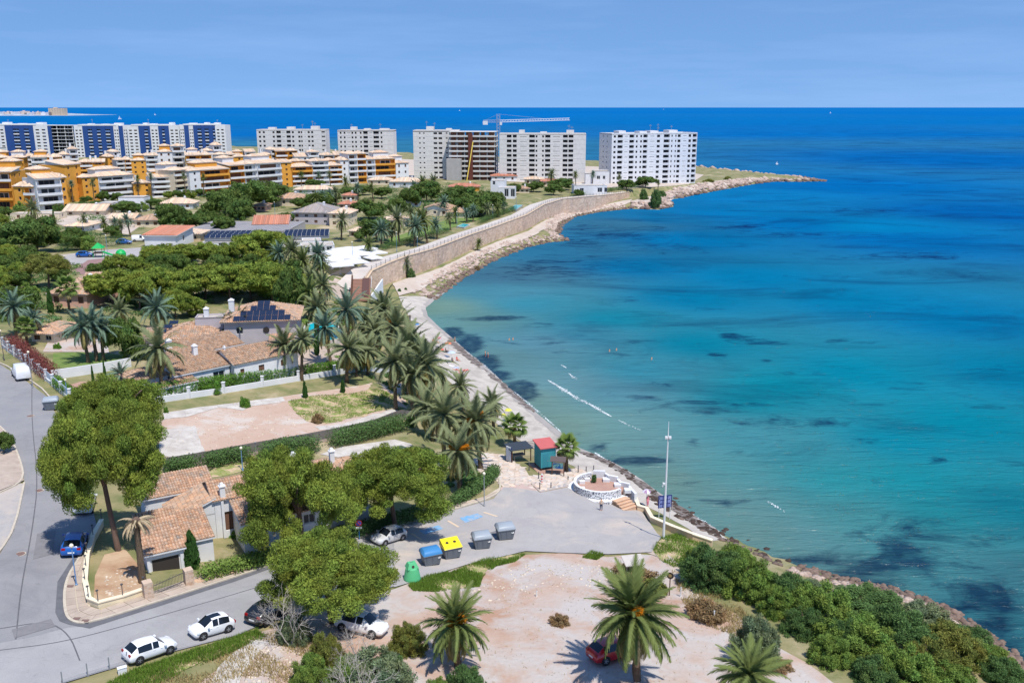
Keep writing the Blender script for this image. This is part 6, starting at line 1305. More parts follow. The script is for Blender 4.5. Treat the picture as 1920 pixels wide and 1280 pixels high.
b = MB(); b.lathe([(.3, 0), (.3, .06), (.2, .08)], 12); b.build('base_plate', M_metal, r)
for x in (-.2, .2): b = MB(); b.box(x - .13, x + .13, -.2, .06, H * .86, H * .878); b.build('floodlight', M_wmetal, r)
b = MB(); b.box(-.22, .22, -.04, .04, H * .85, H * .86); b.build('bracket', M_metal, r); b = MB(); b.box(-.35, -.1, -.12, .12, H * .47, H * .485); b.lathe([(.0, 0), (.09, .03), (.09, .14), (0, .2)], 8, (-.35, 0, H * .45), False); b.build('camera', M_wmetal, r)
# street lamps
def street_lamp(u, v, vt, label, m, arm=False, globe=None):
    p = gp(u, v); H = hgt(p, vt); r = empty('street_lamp', p, 0, label, 'lamp post', 'street lamps'); r['_u'] = u; b = MB(); b.tube([(0, 0, 0), (0, 0, .5), (0, 0, H)], [.09, .06, .045], 8); b.build('pole', m, r); b = MB(); b.lathe([(.0, H - .05), (.08, H), (.17, H + .11), (.18, H + .22), (.1, H + .34), (0, H + .38)], 12, cap=False); b.build('lantern', globe or mat('lamp_globe', S(232,224,200), .4), r); b = MB(); b.lathe([(.12, 0), (.12, .3), (.08, .34)], 8); b.build('base', m, r); return r
M_lblue = mat('blue_grey_paint', S(104,138,176), .5); M_lb2 = mat('bright_blue_paint', S(28,110,176), .5)
street_lamp(144, 1100, 1026, 'pale blue street lamp with a globe head in front of the blue car', M_lblue); street_lamp(519, 1062, 1005, 'bright blue lamp post on the pavement beside the hedge', M_lb2); street_lamp(908, 950, 890, 'grey lamp post at the end of the low dark hedge', M_metal); street_lamp(455, 882, 842, 'thin blue-grey lamp post behind the corner house', M_lblue); street_lamp(128, 756, 714, 'blue-grey lamp post beside the white street wall', M_lblue); street_lamp(62, 728, 662, 'slim lamp post on the pavement behind the van', M_metal)
street_lamp(8, 676, 622, 'dark lamp post near the top of the street', MATS['dark_iron'])
FLM = [street_lamp(u, v, vt, 'x', M_lblue) for u, v, vt in ((158,452,417),(202,478,442),(516,408,380),(449,408,385),(744,472,436),(783,470,445),(450,478,452),(662,500,455),(857,428,398),(968,402,370),(924,410,385))]
number(FLM, 'distant slim lamp post among the villas and promenade, # from the left')
# no-parking sign
p = gp(674, 1012); r = empty('parking_sign', p, R(10), 'round red and blue no parking sign on a blue post in the pines', 'sign'); H = hgt(p, 980); b = MB(); b.tube([(0, 0, 0), (0, 0, H + .3)], .04, 6); b.build('post', M_lb2, r)
def disc(rad, z, y, m, nm): b = MB(); b.lathe([(rad, 0), (rad, .02)], 20); o = b.build(nm, m, r); o.location = (0, y, z); o.rotation_euler = (R(90), 0, 0); return o
disc(.36, H, -.05, mat('sign_red', S(200,44,48), .5), 'sign_rim'); disc(.27, H, -.075, mat('sign_blue', S(66,92,180), .5), 'sign_face'); b = MB(); b.box(-.34, .34, -.03, .03, -.035, .035); o = b.build('slash', MATS['sign_red'], r); o.location = (0, -.105, H); o.rotation_euler = (0, R(45), 0); b = MB(); b.box(-.32, .32, -.07, -.05, H - .62, H - .40); b.build('plate', M_wmetal, r)
p = gp(1255, 1116); r = empty('round_road_sign', p, R(-20), 'back of a round dark road sign beside the footpath', 'sign'); b = MB(); b.tube([(0, 0, -.1), (0, 0, 2.2)], .05, 6); b.build('post', M_brown, r); H = 2.1; disc(.34, H, -.06, M_dark, 'sign_face'); disc(.16, H, -.085, mat('sign_mark', S(150,130,80), .6), 'sign_mark')
PST = []
for i, (u, v, vt) in enumerate([(1276,1118,1100),(1338,1168,1144),(1006,1118,1117),(1012,918,904),(1033,916,904),(1084,886,872),(1099,884,874),(1065,900,892),(1113,882,872),(992,882,866),(1010,898,884)]):
    p = gp(u, v); h = max(.6, hgt(p, vt)); r = empty('bollard', p, 0, 'x', 'bollard', 'bollards and short posts'); r['_u'] = u; PST.append(r); b = MB(); b.lathe([(.09, 0), (.07, .06), (.06, h - .1), (.08, h - .06), (.06, h)], 8); b.build('shaft', MATS['dark_iron'] if i > 2 else M_wmetal, r); b = MB(); b.lathe([(.0, h + .08), (.06, h)], 8, cap=False); b.build('cap', M_metal, r)
number(PST, 'short dark bollard or post near the beach walk, # from the left')
p = gp(1016, 904); r = empty('life_ring_post', p, 0, 'red and white striped lifebuoy post in front of the kiosk', 'post')
for k in range(6): b = MB(); b.lathe([(.11, k * .2), (.11, k * .2 + .2)], 8); b.build('stripe', mat('post_red', S(206,52,56), .6) if k % 2 == 0 else M_wmetal, r)
# wooden ramp and zigzag stair near the promenade end
p = gp(652, 562); q = 1 / ppm(p); r = empty('wooden_stair', p, R(6), 'brown wooden stair ramp with railings at the end of the promenade', 'stairs')
for k in range(15): b = MB(); z = .1 + k * .26; b.box(1.0, 5.6, k * .55, k * .55 + .53, z - .5, z); b.build('step', mat('tread_wood', S(166,128,110), .85, var=.15, scale=1.5), r)
b = MB(); b.hexa([(.6, 0, -.5), (.95, 0, -.5), (.95, 8.4, -.5), (.6, 8.4, -.5), (.6, 0, .9), (.95, 0, .9), (.95, 8.4, 4.8), (.6, 8.4, 4.8)]); b.build('side_wall', M_brown, r)
b = MB(); b.hexa([(3.4, 1, 0), (5.2, 1, 0), (5.2, 8, 0), (3.4, 8, 0), (3.4, 1, .75), (5.2, 1, .75), (5.2, 8, 4.0), (3.4, 8, 4.0)]); b.build('dark_flight', mat('dark_tread', S(92,66,62), .8), r)
b = MB(); b.hexa([(5.8, -1, -.5), (6.1, -1, -.5), (8.6, 7, -.5), (8.3, 7, -.5), (5.8, -1, 1.3), (6.1, -1, 1.3), (8.6, 7, 3.8), (8.3, 7, 3.8)]); b.build('white_side_wall', M_white, r)
for k in range(6): b = MB(); y = 1 + k * 1.3; b.tube([(5.7, y, .5 + k * .6), (5.7, y, 1.5 + k * .6)], .04, 5); b.build('post', M_wmetal, r)
b = MB(); b.tube([(5.7, 1, 1.5), (5.7, 7.5, 4.5)], .04, 5); b.build('handrail', M_wmetal, r)
# ================================================================ planting
PN = dict(name='pine_tree')
tree(222, 1032, 772, 940, 232, PINE_HI, 'huge bright green pine on the street corner above the parked cars', 'large pines', k=0, du=-10, limb=.26)
tree(262, 868, 710, 822, 215, PINE_HI, 'big pine standing behind the huge corner pine', 'large pines', k=1, du=-40, limb=.12)
tree(572, 1050, 846, 1012, 242, PINE_HI, 'spreading pine over the white house beside the blue lamp post', 'large pines', k=2, du=-8, ratio=1.0, limb=.16)
tree(742, 996, 842, 975, 245, PINE_HI, 'broad flat pine next to the dark green pool', 'large pines', k=1, ratio=1.0, limb=.14)
tree(622, 1168, 1010, 1160, 278, PINE_HI, 'broad pine on the dirt lot hiding parts of two parked cars', 'large pines', k=2, ratio=.85, limb=.16)
MP = [tree(u, vb, vt, vbt, w, PINE_MD, 'x', 'pines in the middle wood', k=i, ratio=1.2) for i, (u, vb, vt, vbt, w) in enumerate([(212,572,500,552,96),(262,580,505,560,70),(300,566,498,545,90),(345,572,505,555,80),(385,562,492,540,110),(432,566,492,545,90),(470,560,490,540,110),(512,570,492,552,80),(545,572,498,555,70),(330,596,540,590,60),(368,592,555,590,50)])]
number(MP, 'round headed pine in the wood above the solar villa, # from the left')
tree(236, 672, 594, 668, 84, PINE_DK, 'dense dark pine beside the blue-green palm clump', k=0, limb=.08)
tree(92, 540, 466, 518, 96, BUSH_HI['olive'] , 'olive green umbrella tree over the pale playground', name='umbrella_tree', k=0, limb=.45)
tree(8, 850, 808, 868, 40, PINE_DK, 'dark clipped tree at the edge of the view on the pavement island', name='clipped_tree', k=1, limb=.2)
DK = [tree(u, vb, vt, vbt, w, PINE_DK, 'x', 'dark trees among the villas', k=i, name='dark_tree', limb=.22) for i, (u, vb, vt, vbt, w) in enumerate([(28,478,412,470,115),(70,474,404,462,84),(30,592,524,588,86),(10,520,478,505,50),(128,470,436,462,50),(325,432,380,425,66),(388,420,385,415,40),(430,412,352,405,90),(468,398,336,392,90),(452,420,372,412,60),(500,386,332,372,84),(236,400,376,398,50),(285,392,372,390,40),(345,368,352,366,36),(692,412,366,402,64),(746,408,370,402,46),(705,452,406,446,70),(862,392,348,386,76),(900,404,352,398,86),(925,398,358,392,60),(838,396,368,392,50),(800,378,338,370,60),(770,388,345,380,50),(716,372,350,370,40),(654,372,350,370,40),(1052,356,334,352,50),(1000,360,336,356,44),(1038,366,344,362,40),(1210,352,330,350,44),(1175,356,336,352,34),(565,392,366,388,40),(600,392,360,388,60),(540,640,572,632,54),(548,598,500,590,60),(960,364,340,360,36),(680,366,346,362,40),(182,396,376,392,26),(620,384,356,380,44),(535,420,394,418,40),(420,440,405,436,46),(370,432,398,428,50),(590,352,336,350,40),(1085,370,352,368,20)])]
number(DK, 'dark leafy tree among the villas and flats, # counted from the left')
OL = [tree(u, vb, vt, vbt, w, PINE_MD, 'x', 'light pines behind the wood', k=i + 1, limb=.3) for i, (u, vb, vt, vbt, w) in enumerate([(490,500,428,484,112),(440,505,450,490,60),(395,500,452,490,70),(340,500,452,490,76),(290,505,458,494,70),(232,528,474,515,70),(520,470,432,462,50),(350,480,462,478,50)])]
number(OL, 'yellowish green pine in the band behind the middle wood, # from the left')
HG = [hedge([(112,474),(160,466),(225,460)], 3.0, 2.4, 'deep', 'x', 120), hedge([(0,402),(60,398),(110,392)], 2.4, 2.0, 'deep', 'x', 100), hedge([(120,396),(160,388),(184,384)], 2.2, 2.0, 'deep', 'x', 100), hedge([(900,420),(930,408),(965,396)], 2.2, 2.0, 'deep', 'x', 100), hedge([(1070,370),(1110,366),(1150,362)], 2.0, 1.6, 'deep', 'x', 80), hedge([(716,470),(770,455),(840,436)], 2.0, 2.4, 'deep', 'x', 100), hedge([(380,412),(440,406),(470,404)], 2.6, 3.0, 'deep', 'x', 90), hedge([(1140,360),(1180,354),(1215,350)], 2.0, 1.6, 'deep', 'x', 80)]
number(HG, 'dark garden hedge between the villas, # from the left')
sheet('garden_lawn', [(722,462),(780,446),(860,424),(900,412),(905,400),(860,405),(790,428),(720,450)], M_lawn, .1, 3)
XT = []; xr = random.Random(21)
BOX = [(o.get('_u', proj(o.location)[0]), proj(o.location)[1]) for o in THINGS if o.get('category') in ('house', 'building', 'parasol')]
TAKEN = [proj(o.location) for o in THINGS if o.get('category') == 'tree']
tries = 0
while len(XT) < 96 and tries < 5000:
    tries += 1; v = xr.uniform(366, 560); u = xr.uniform(-10, 700 if v < 470 else 560)
    if v > 470 and (80 < u < 260 and v < 520): continue
    w = 16 + (v - 340) * .19 * xr.uniform(.7, 1.2)
    if any(abs(u - a) < 30 + w * .5 and -12 < v - b_ < 24 for a, b_ in BOX): continue
    if any(abs(u - a) < w * .5 and abs(v - b_) < 8 for a, b_ in TAKEN): continue
    if 255 < u < 640 and 425 < v < 476: continue
    if 590 < u and v > 455: continue
    TAKEN.append((u, v)); h = w * xr.uniform(.62, .9)
    XT.append(tree(u, v, v - h, v - h * .1, w, PINE_DK if xr.random() < .6 else (PINE_MD if xr.random() < .6 else BUSH_MD['shrub']), 'x', 'garden trees', k=xr.randint(0, 3), name='garden_tree', limb=.15))
number([o for o in XT if proj(o.location)[1] < 440], 'bushy garden tree between the villas and the ochre flats, # from the left')
number([o for o in XT if proj(o.location)[1] >= 440], 'bushy garden tree around the middle pine wood, # from the left')
def undergrowth(pix, n, mk, label, seed, smin=.5, smax=1.6):
    poly = np.array([p[:] for p in P2d(pix)]); g_ = np.random.default_rng(seed); lo, hi = poly.min(0), poly.max(0); q = g_.uniform(lo, hi, (n * 5, 2)); q = q[inside(q, poly)][:n]; z = ground(q); lob = []
    for (x, y), zz in zip(q, z): s_ = g_.uniform(smin, smax); lob.append((x, y, zz + s_ * .25, s_ * 1.3, s_ * 1.3, s_ * .7, g_.uniform(.75, 1.2), g_.normal(0, .08)))
    o = inst('undergrowth', cloud_mesh('undergrowth', LM[mk], lob, n * 75, .42, .14, .75, jit=.3)); stuff(o, label, 'undergrowth')
undergrowth([(-20,470),(120,500),(260,500),(520,480),(560,560),(420,560),(300,600),(100,610),(-20,600)], 330, 'deep', 'low green undergrowth between the middle trees', 1)
undergrowth([(-20,405),(250,385),(480,350),(700,350),(900,345),(950,370),(880,405),(720,440),(560,390),(430,410),(250,450),(-20,450)], 520, 'deep', 'low garden greenery among the far villas', 2, .7, 2.2)
undergrowth([(660,690),(720,640),(770,700),(800,790),(760,790),(740,740)], 60, 'deep', 'dark undergrowth at the feet of the beach palms', 3, .3, .8)
undergrowth([(540,590),(640,560),(700,600),(720,640),(680,690),(600,690),(560,650)], 90, 'shrub', 'garden greenery around the turquoise pool', 4, .3, .9)
undergrowth([(830,900),(880,870),(905,890),(870,930)], 40, 'deep', 'low greenery under the flowering palms', 5, .3, .6)
# cypresses
for a in [(355,1072,994,48,'clipped green cypress beside the garage of the corner house'),(576,650,606,15,'thin dark cypress column beside the turquoise pool'),(593,668,606,17,'taller dark cypress column next to the turquoise pool'),(174,722,686,9,'slim cypress in the terracotta courtyard'),(197,722,672,10,'taller slim cypress against the white lawn wall'),(571,748,714,17,'short clipped shrub at the foot of the white garden wall'),(642,738,712,16,'dark clipped shrub near the palms by the white garden wall'),(101,425,395,10,'tall dark cypress among the far villas'),(92,588,545,20,'dark cypress near the fan palm')]:
    bush(a[0], a[1], a[2], a[3], CYP[a[0] % 2], a[4], name='cypress', cat='tree', ratio=1.0)
# ---- palms
NB = [(1195,1275,1150,182,'palmg','broad date palm with orange flower stalks over the red car',7,84),(858,1248,1168,140,'palmg','short date palm standing in the dirt lot',5,64),(1395,1345,1258,140,'palmg','palm whose crown rises from the bottom edge of the view',0,54)]
for u, vb, vc, d, k, lab, fr, n in NB: palm(u, vb, vc, d, k, lab, 'date palms', n, fr)
BP = [(802,785,684,122,'palm',0),(766,745,645,100,'palm',0),(742,768,676,96,'palm',1),(774,785,702,96,'palm',0),(745,695,612,96,'palm',1),(726,632,578,90,'palm',0),(683,648,600,80,'palm',0),(655,645,580,86,'palmb',0),(690,702,655,76,'palm',0),(650,718,650,84,'palm',0),
      (870,770,722,66,'palm',0),(832,865,776,116,'palm',0),(902,880,790,122,'palm',4),(862,922,846,112,'palm',5),(812,826,758,96,'palm',0),(927,815,757,66,'palm',0),(540,708,645,80,'palm',0),(566,714,636,60,'palm',0),(598,645,577,74,'palm',0),(622,688,615,74,'palmb',0),(612,590,535,64,'palm',0),(580,604,547,64,'palmg',0),(706,668,620,70,'palm',0),(785,752,668,80,'palm',0)]
BT_ = [palm(u, vb, vc, d, k, 'x', 'palms behind the beach', 40, fr) for u, vb, vc, d, k, fr in BP]
number(BT_, 'feathery date palm in the grove behind the beach, # from the left')
GP_ = [(31,632,574,72,'palmb',0),(75,640,594,50,'palmb',0),(297,620,577,80,'palmb',0),(232,615,580,56,'palm',0),(166,680,612,78,'palmb',0),(182,678,604,80,'palmb',0),(194,676,614,72,'palmb',0),(305,738,652,110,'palm',0),(450,655,610,86,'palm',4),(232,722,700,50,'palmb',0),(668,706,672,40,'palmg',0)]
GT = [palm(u, vb, vc, d, k, 'x', 'garden palms', 34, fr) for u, vb, vc, d, k, fr in GP_]
number(GT, 'garden palm around the villas and the lawn, # from the left')
fan_palm(131, 588, 538, 50, 'fan palm in front of the half hidden peach villa'); fan_palm(52, 648, 612, 44, 'fan palm near the white street wall'); fan_palm(965, 838, 798, 56, 'fan palm right behind the dark shade roof'); fan_palm(1062, 884, 838, 56, 'fan palm between the kiosk and the sea')
FP = [(749,462,411,54),(802,458,410,54),(777,462,424,48),(640,450,412,40),(693,490,456,34),(715,465,431,48),(762,520,494,36),(895,470,456,22),(595,525,476,56),(552,520,468,54),(568,525,488,56),(527,518,474,48),(588,560,522,56),(610,530,490,40),(672,376,352,26),(812,368,340,30),(795,372,342,30),(830,405,378,30),(772,425,398,30),(652,362,340,24),(620,388,364,26),(632,386,360,26),(590,394,370,26),(605,392,366,26),(1032,352,327,26),(1080,362,327,18),(1110,352,327,17),(1160,352,332,14),(1233,364,342,12),(887,416,394,26),(915,412,392,28),(932,408,390,24),(945,402,384,20),(80,392,338,30),(47,394,352,20),(137,380,344,17),(177,380,342,18),(260,372,334,16),(285,372,330,16),(350,372,330,16),(382,370,332,16),(437,356,324,14),(67,418,390,42),(105,450,418,26),(245,444,411,28),(160,432,410,22),(200,440,418,26),(217,440,418,28),(228,442,420,24),(565,356,327,18),(600,352,327,16),(620,350,327,16),(855,420,398,26),(875,418,400,24),(690,452,428,30),(735,458,432,30),(820,448,420,34),(845,432,408,26),(700,378,352,22),(780,372,348,24)]
FT = [palm(u, vb, vc, d, ('palm', 'palmg', 'palmb')[i % 3], 'x', 'distant palms', near=False) for i, (u, vb, vc, d) in enumerate(FP)]
number(FT, 'distant palm between the villas and the sea wall, # from the left')
# dead palm beside the garage
p = gp(268, 1092); H = hgt(p, 975); r = empty('dead_palm', p, 0, 'dead palm with a drooping straw coloured skirt before the corner house', 'palm tree', 'date palms'); put_trunk(r, H, .30, 2); cw_ = empty('crown', (0, 0, H)); cw_.parent = r; g_ = random.Random(8)
for j in range(26): inst('frond', FROND['straw'][2], cw_, (0, 0, 0), (g_.gauss(0, .3), -R(g_.uniform(-35, 35)), j * 2.4), 1.9 * g_.uniform(.8, 1.1))
b = MB(); b.lathe([(.28, -.5), (.42, -.2), (.36, .1), (.1, .3)], 10); b.build('dead_heart', M_bark, cw_)
# ---- coastal scrub on the bluff
SB = [(1345,1115,1005,150,'deep'),(1420,1135,1028,140,'shrub'),(1300,1058,1032,50,'olive'),(1490,1155,1062,130,'deep'),(1560,1190,1082,170,'shrub'),(1650,1168,1092,190,'deep'),(1625,1250,1140,190,'shrub'),(1700,1238,1128,170,'deep'),(1750,1200,1122,140,'grey'),(1800,1262,1158,160,'olive'),(1720,1310,1196,170,'shrub'),(1840,1240,1170,130,'deep'),(1880,1275,1208,110,'shrub'),(1590,1232,1150,90,'deep'),(1470,1165,1085,100,'shrub'),(1800,1320,1225,150,'shrub'),(1660,1300,1225,120,'deep'),(1385,1080,1004,110,'shrub'),(1760,1290,1180,130,'olive')]
SB += [(1320,1085,1015,110,'shrub'),(1540,1130,1078,110,'grey'),(1570,1260,1180,110,'shrub'),(1520,1205,1130,110,'deep'),(1900,1300,1225,120,'deep')]
ST = [bush(u, vb, vt, w * .98, BUSH_HI[k][i % 2], 'x', 'shrubs on the bluff') for i, (u, vb, vt, w, k) in enumerate(SB)]
number(ST, 'dense green shrub in the thicket along the shore bluff, # from the left')
bush(1425, 1262, 1142, 122, BUSH_HI['grey'][0], 'rounded grey-green bush standing before the shore thicket'); bush(1468, 1262, 1232, 56, BUSH_MD['dry'][0], 'small grey dry bush at the foot of the rounded bush'); bush(1195, 1108, 1052, 105, BUSH_MD['dry'][1], 'brown dry scrub around the notice board'); bush(1230, 1118, 1078, 62, BUSH_MD['olive'][1], 'olive scrub next to the round road sign')
bush(1050, 1176, 1146, 44, BUSH_MD['dry'][0], 'solitary dry tussock in the middle of the dirt lot'); bush(1330, 1172, 1118, 90, BUSH_MD['dry'][1], 'straggling dry scrub below the footpath')
FB_ = [(605,1262,1168,86,'olive','olive brown shrub beside the broad dirt lot pine'),(690,1330,1205,180,'grey','large grey-green shrub at the bottom edge of the view'),(760,1235,1156,86,'olive','olive shrub right of the half hidden white car'),(870,1330,1238,100,'deep','dark green bush below the short date palm'),(640,1320,1222,110,'shrub','green shrub in front of the grey-green thicket'),(545,1215,1140,76,'grey','dull green shrub tangled with bare branches'),(575,1300,1215,90,'shrub','green bush near the bottom edge beside the rough track'),(820,1330,1262,80,'shrub','low green bush under the short date palm'),(730,1300,1215,80,'deep','dark bush between the olive shrub and the bottom edge')]
for u, vb, vt, w, k, lab in FB_: bush(u, vb, vt, w, BUSH_HI[k][0 if u % 2 else 1], lab, 'foreground shrubs')
# bare grey shrubs: real branching twigs
def bare_shrub(u, vb, vt, w, label, seed):
    p = gp(u, vb); rx = w / ppm(p) / 2; h = hgt(p, vt); g_ = random.Random(seed); r = empty('bare_shrub', p, 0, label, 'shrub', 'leafless shrubs'); mb = MB()
    def grow(a, d, l, rad, n):
        e = a + d * l; mb.tube([a, (a + e) / 2 + Vector((g_.gauss(0, .05), g_.gauss(0, .05), 0)) * l, e], [rad, rad * .8, rad * .6], 3, False)
        if n:
            for _ in range(3): grow(e, (d + Vector((g_.gauss(0, .5), g_.gauss(0, .5), g_.gauss(.05, .3)))).normalized(), l * g_.uniform(.6, .85), rad * .6, n - 1)
    for k in range(6): a = k * 1.05; grow(Vector((0, 0, 0)), Vector((math.cos(a) * g_.uniform(.3, .9), math.sin(a) * g_.uniform(.3, .9), 1)).normalized(), h * .36, .05, 4)
    mb.build('twigs', mat('bare_wood', S(178,170,160), .9), r)
bare_shrub(545, 1212, 1118, 90, 'silvery leafless shrub beside the dark parked car', 1); bare_shrub(668, 1250, 1190, 46, 'bare grey shrub in front of the half hidden white car', 2); bare_shrub(672, 1330, 1245, 50, 'bare twisted grey shrub at the bottom of the view', 3)
for u, vb, vt, w, k, lab in [(250,735,690,0,'red','')]: pass
hedge([(22,652),(48,672),(80,700),(96,712)], 2.4, 2.2, 'red', 'reddish bougainvillea hedge behind the white street wall', 220); hedge([(100,640),(140,632),(200,626)], 1.8, 2, 'deep', 'blue-green garden hedge above the lawn', 150)
for u, vb, vt, w, k, lab in [(457,765,738,24,'hedge','yellow-green sapling at the edge of the bare plot'),(594,795,772,26,'dry','brownish bush at the edge of the green plot'),(310,775,760,12,'hedge','small round sapling beside the white garden wall'),(397,740,712,42,'hedge','round bright shrub in front of the white villa'),(105,655,640,18,'hedge','potted shrub beside the lawn'),(440,1010,985,40,'hedge','climbing vine at the door of the corner house'),(1230,390,356,28,'deep','dark bush on the rocky point below the headland'),(1208,376,352,20,'deep','small dark bush at the end of the sea wall'),(1240,372,356,26,'deep','bushy scrub on the rocks under the headland'),(1330,342,334,24,'olive','low scrub patch on the headland'),(1366,338,330,18,'olive','small scrub patch toward the headland tip'),(770,522,500,20,'deep','dark bush at the foot of the sea wall'),(748,548,540,10,'deep','little green clump on the sand below the stairs'),(895,508,496,12,'dry','withered bush beside the sea path'),(760,545,538,8,'deep','tiny green clump beside the sea path'),(768,800,770,26,'deep','dark shrub at the end of the grey screened fence')]:
    bush(u, vb, vt, w, BUSH_MD[k][u % 2], lab)
# ---- grass blades and weeds: too many to count
def tufts(name, pix, n, mk, label, h=.3, w=.035):
    poly = np.array([p[:] for p in P2d(pix)]); lo, hi = poly.min(0), poly.max(0); g_ = np.random.default_rng(len(pix) + n); q = g_.uniform(lo, hi, (n * 3, 2)); q = q[inside(q, poly)][:n]
    c = (np.sin(q[:, 0] * 1.1 + 2 * np.sin(q[:, 1] * .7)) + np.sin(q[:, 1] * 1.3 + q[:, 0] * .4)) > -.7 + g_.normal(0, .5, len(q)); q = q[c]; m_ = len(q); z = ground(q) + .03
    b0 = np.c_[q, z]; a = g_.uniform(0, 6.28, m_); s = np.c_[np.cos(a), np.sin(a), np.zeros(m_)] * w; hh = h * g_.uniform(.4, 1.3, m_); t = b0 + np.c_[g_.normal(0, .12, m_), g_.normal(0, .12, m_), hh]
    V = np.stack([b0 - s, b0 + s, t], 1).reshape(-1, 3); o = inst(name, npmesh(name, V, np.arange(3 * m_).reshape(-1, 3), LM[mk], g_.uniform(.7, 1.25, (m_, 1)) * np.ones((1, 3)))); stuff(o, label, 'grass')
tufts('grass', [(765,1098),(800,1080),(850,1072),(905,1050),(955,1040),(985,1040),(965,1054),(930,1062),(905,1082),(900,1100),(860,1106),(815,1110),(775,1108)], 16000, 'grass', 'green weeds growing between the car park and the dirt lot')
tufts('grass', [(200,1282),(255,1255),(330,1230),(410,1204),(480,1182),(500,1195),(430,1225),(360,1255),(300,1282),(260,1310),(190,1310)], 16000, 'grass', 'grass verge along the street behind the white cars'); tufts('dry_grass', [(220,1300),(330,1250),(420,1220),(500,1190),(560,1170),(620,1220),(560,1290),(420,1310)], 9000, 'grassd', 'dry yellow grass on the rough ground below the verge')
tufts('grass', [(1222,1030),(1240,1008),(1275,998),(1312,1012),(1330,1040),(1300,1064),(1262,1064),(1236,1050)], 7000, 'grass', 'rough grass at the foot of the tall white mast'); tufts('grass', [(540,752),(590,742),(660,738),(720,732),(750,740),(740,765),(690,776),(640,790),(610,795),(575,790),(555,775)], 14000, 'grass', 'patchy grass on the bare plot', .22)
tufts('grass', [(1092,1046),(1110,1034),(1134,1040),(1120,1050)], 1200, 'grass', 'small green weed patch at the edge of the car park'); tufts('dry_grass', [(1260,1070),(1330,1090),(1400,1150),(1440,1210),(1400,1200),(1340,1180),(1280,1130)], 7000, 'grassd', 'dry tufts beside the footpath')
tufts('weeds', [(770,1115),(900,1105),(980,1050),(1150,1050),(1240,1070),(1290,1130),(1440,1220),(1560,1300),(1000,1320),(820,1260)], 1500, 'grassd', 'sparse dry weeds dotted over the dirt lot', .16, .03)
tufts('weeds', [(300,842),(330,770),(540,742),(752,716),(755,778),(600,822),(360,868)], 1200, 'grassd', 'sparse dry weeds on the bare plot', .16, .03)
# ================================================================ vehicles
M_tyre = mat('tyre_rubber', S(44,44,46), .9); M_rim = mat('alloy_rim', S(176,178,182), .35, metal=.6); M_cg = mat('car_glass', S(26,32,40), .06, spec=.5); M_red = mat('tail_light', S(150,20,24), .3); M_head = mat('head_light', S(220,224,228), .2); M_plate = mat('number_plate', S(226,226,222), .5); M_trim = mat('black_trim', S(40,40,42), .6)
def paint(name, c): return mat('paint_' + name, c, .28, coat=.6, spec=.5)
#            x (0 rear..1 front), bottom, belt, roof z, half width, roof half width
HATCH = [(0,.34,.62,.64,.72,.60),(.015,.28,.78,.86,.80,.66),(.05,.24,.92,1.02,.86,.66),(.17,.22,.94,1.40,.895,.62),(.30,.20,.94,1.46,.90,.63),(.445,.20,.93,1.47,.90,.63),(.465,.20,.93,1.47,.90,.63),(.585,.20,.92,1.42,.90,.61),(.735,.22,.90,.95,.89,.66),(.85,.24,.80,.86,.87,.62),(.945,.26,.68,.76,.82,.56),(.985,.30,.60,.66,.72,.5),(1,.36,.54,.56,.62,.46)]
SMALL = [(0,.36,.66,.68,.66,.55),(.02,.30,.84,.92,.74,.58),(.06,.26,.92,1.06,.79,.58),(.17,.22,.94,1.40,.81,.56),(.32,.20,.94,1.48,.815,.57),(.43,.20,.94,1.49,.815,.57),(.45,.20,.94,1.49,.815,.57),(.58,.20,.93,1.44,.815,.55),(.76,.22,.92,.97,.81,.6),(.87,.24,.84,.90,.79,.56),(.95,.26,.72,.80,.74,.5),(.985,.3,.62,.68,.66,.45),(1,.36,.55,.57,.56,.4)]
VAN = [(0,.4,1.0,1.1,.88,.8),(.01,.3,1.1,1.86,.90,.78),(.04,.26,1.1,1.92,.92,.78),(.25,.24,1.1,1.95,.92,.78),(.50,.24,1.1,1.95,.92,.78),(.52,.24,1.1,1.95,.92,.78),(.66,.24,1.1,1.92,.92,.76),(.70,.24,1.1,1.86,.92,.74),(.84,.24,1.06,1.14,.91,.7),(.91,.26,.95,1.02,.88,.66),(.96,.28,.78,.86,.82,.6),(.99,.32,.66,.7,.72,.5),(1,.38,.56,.58,.64,.46)]
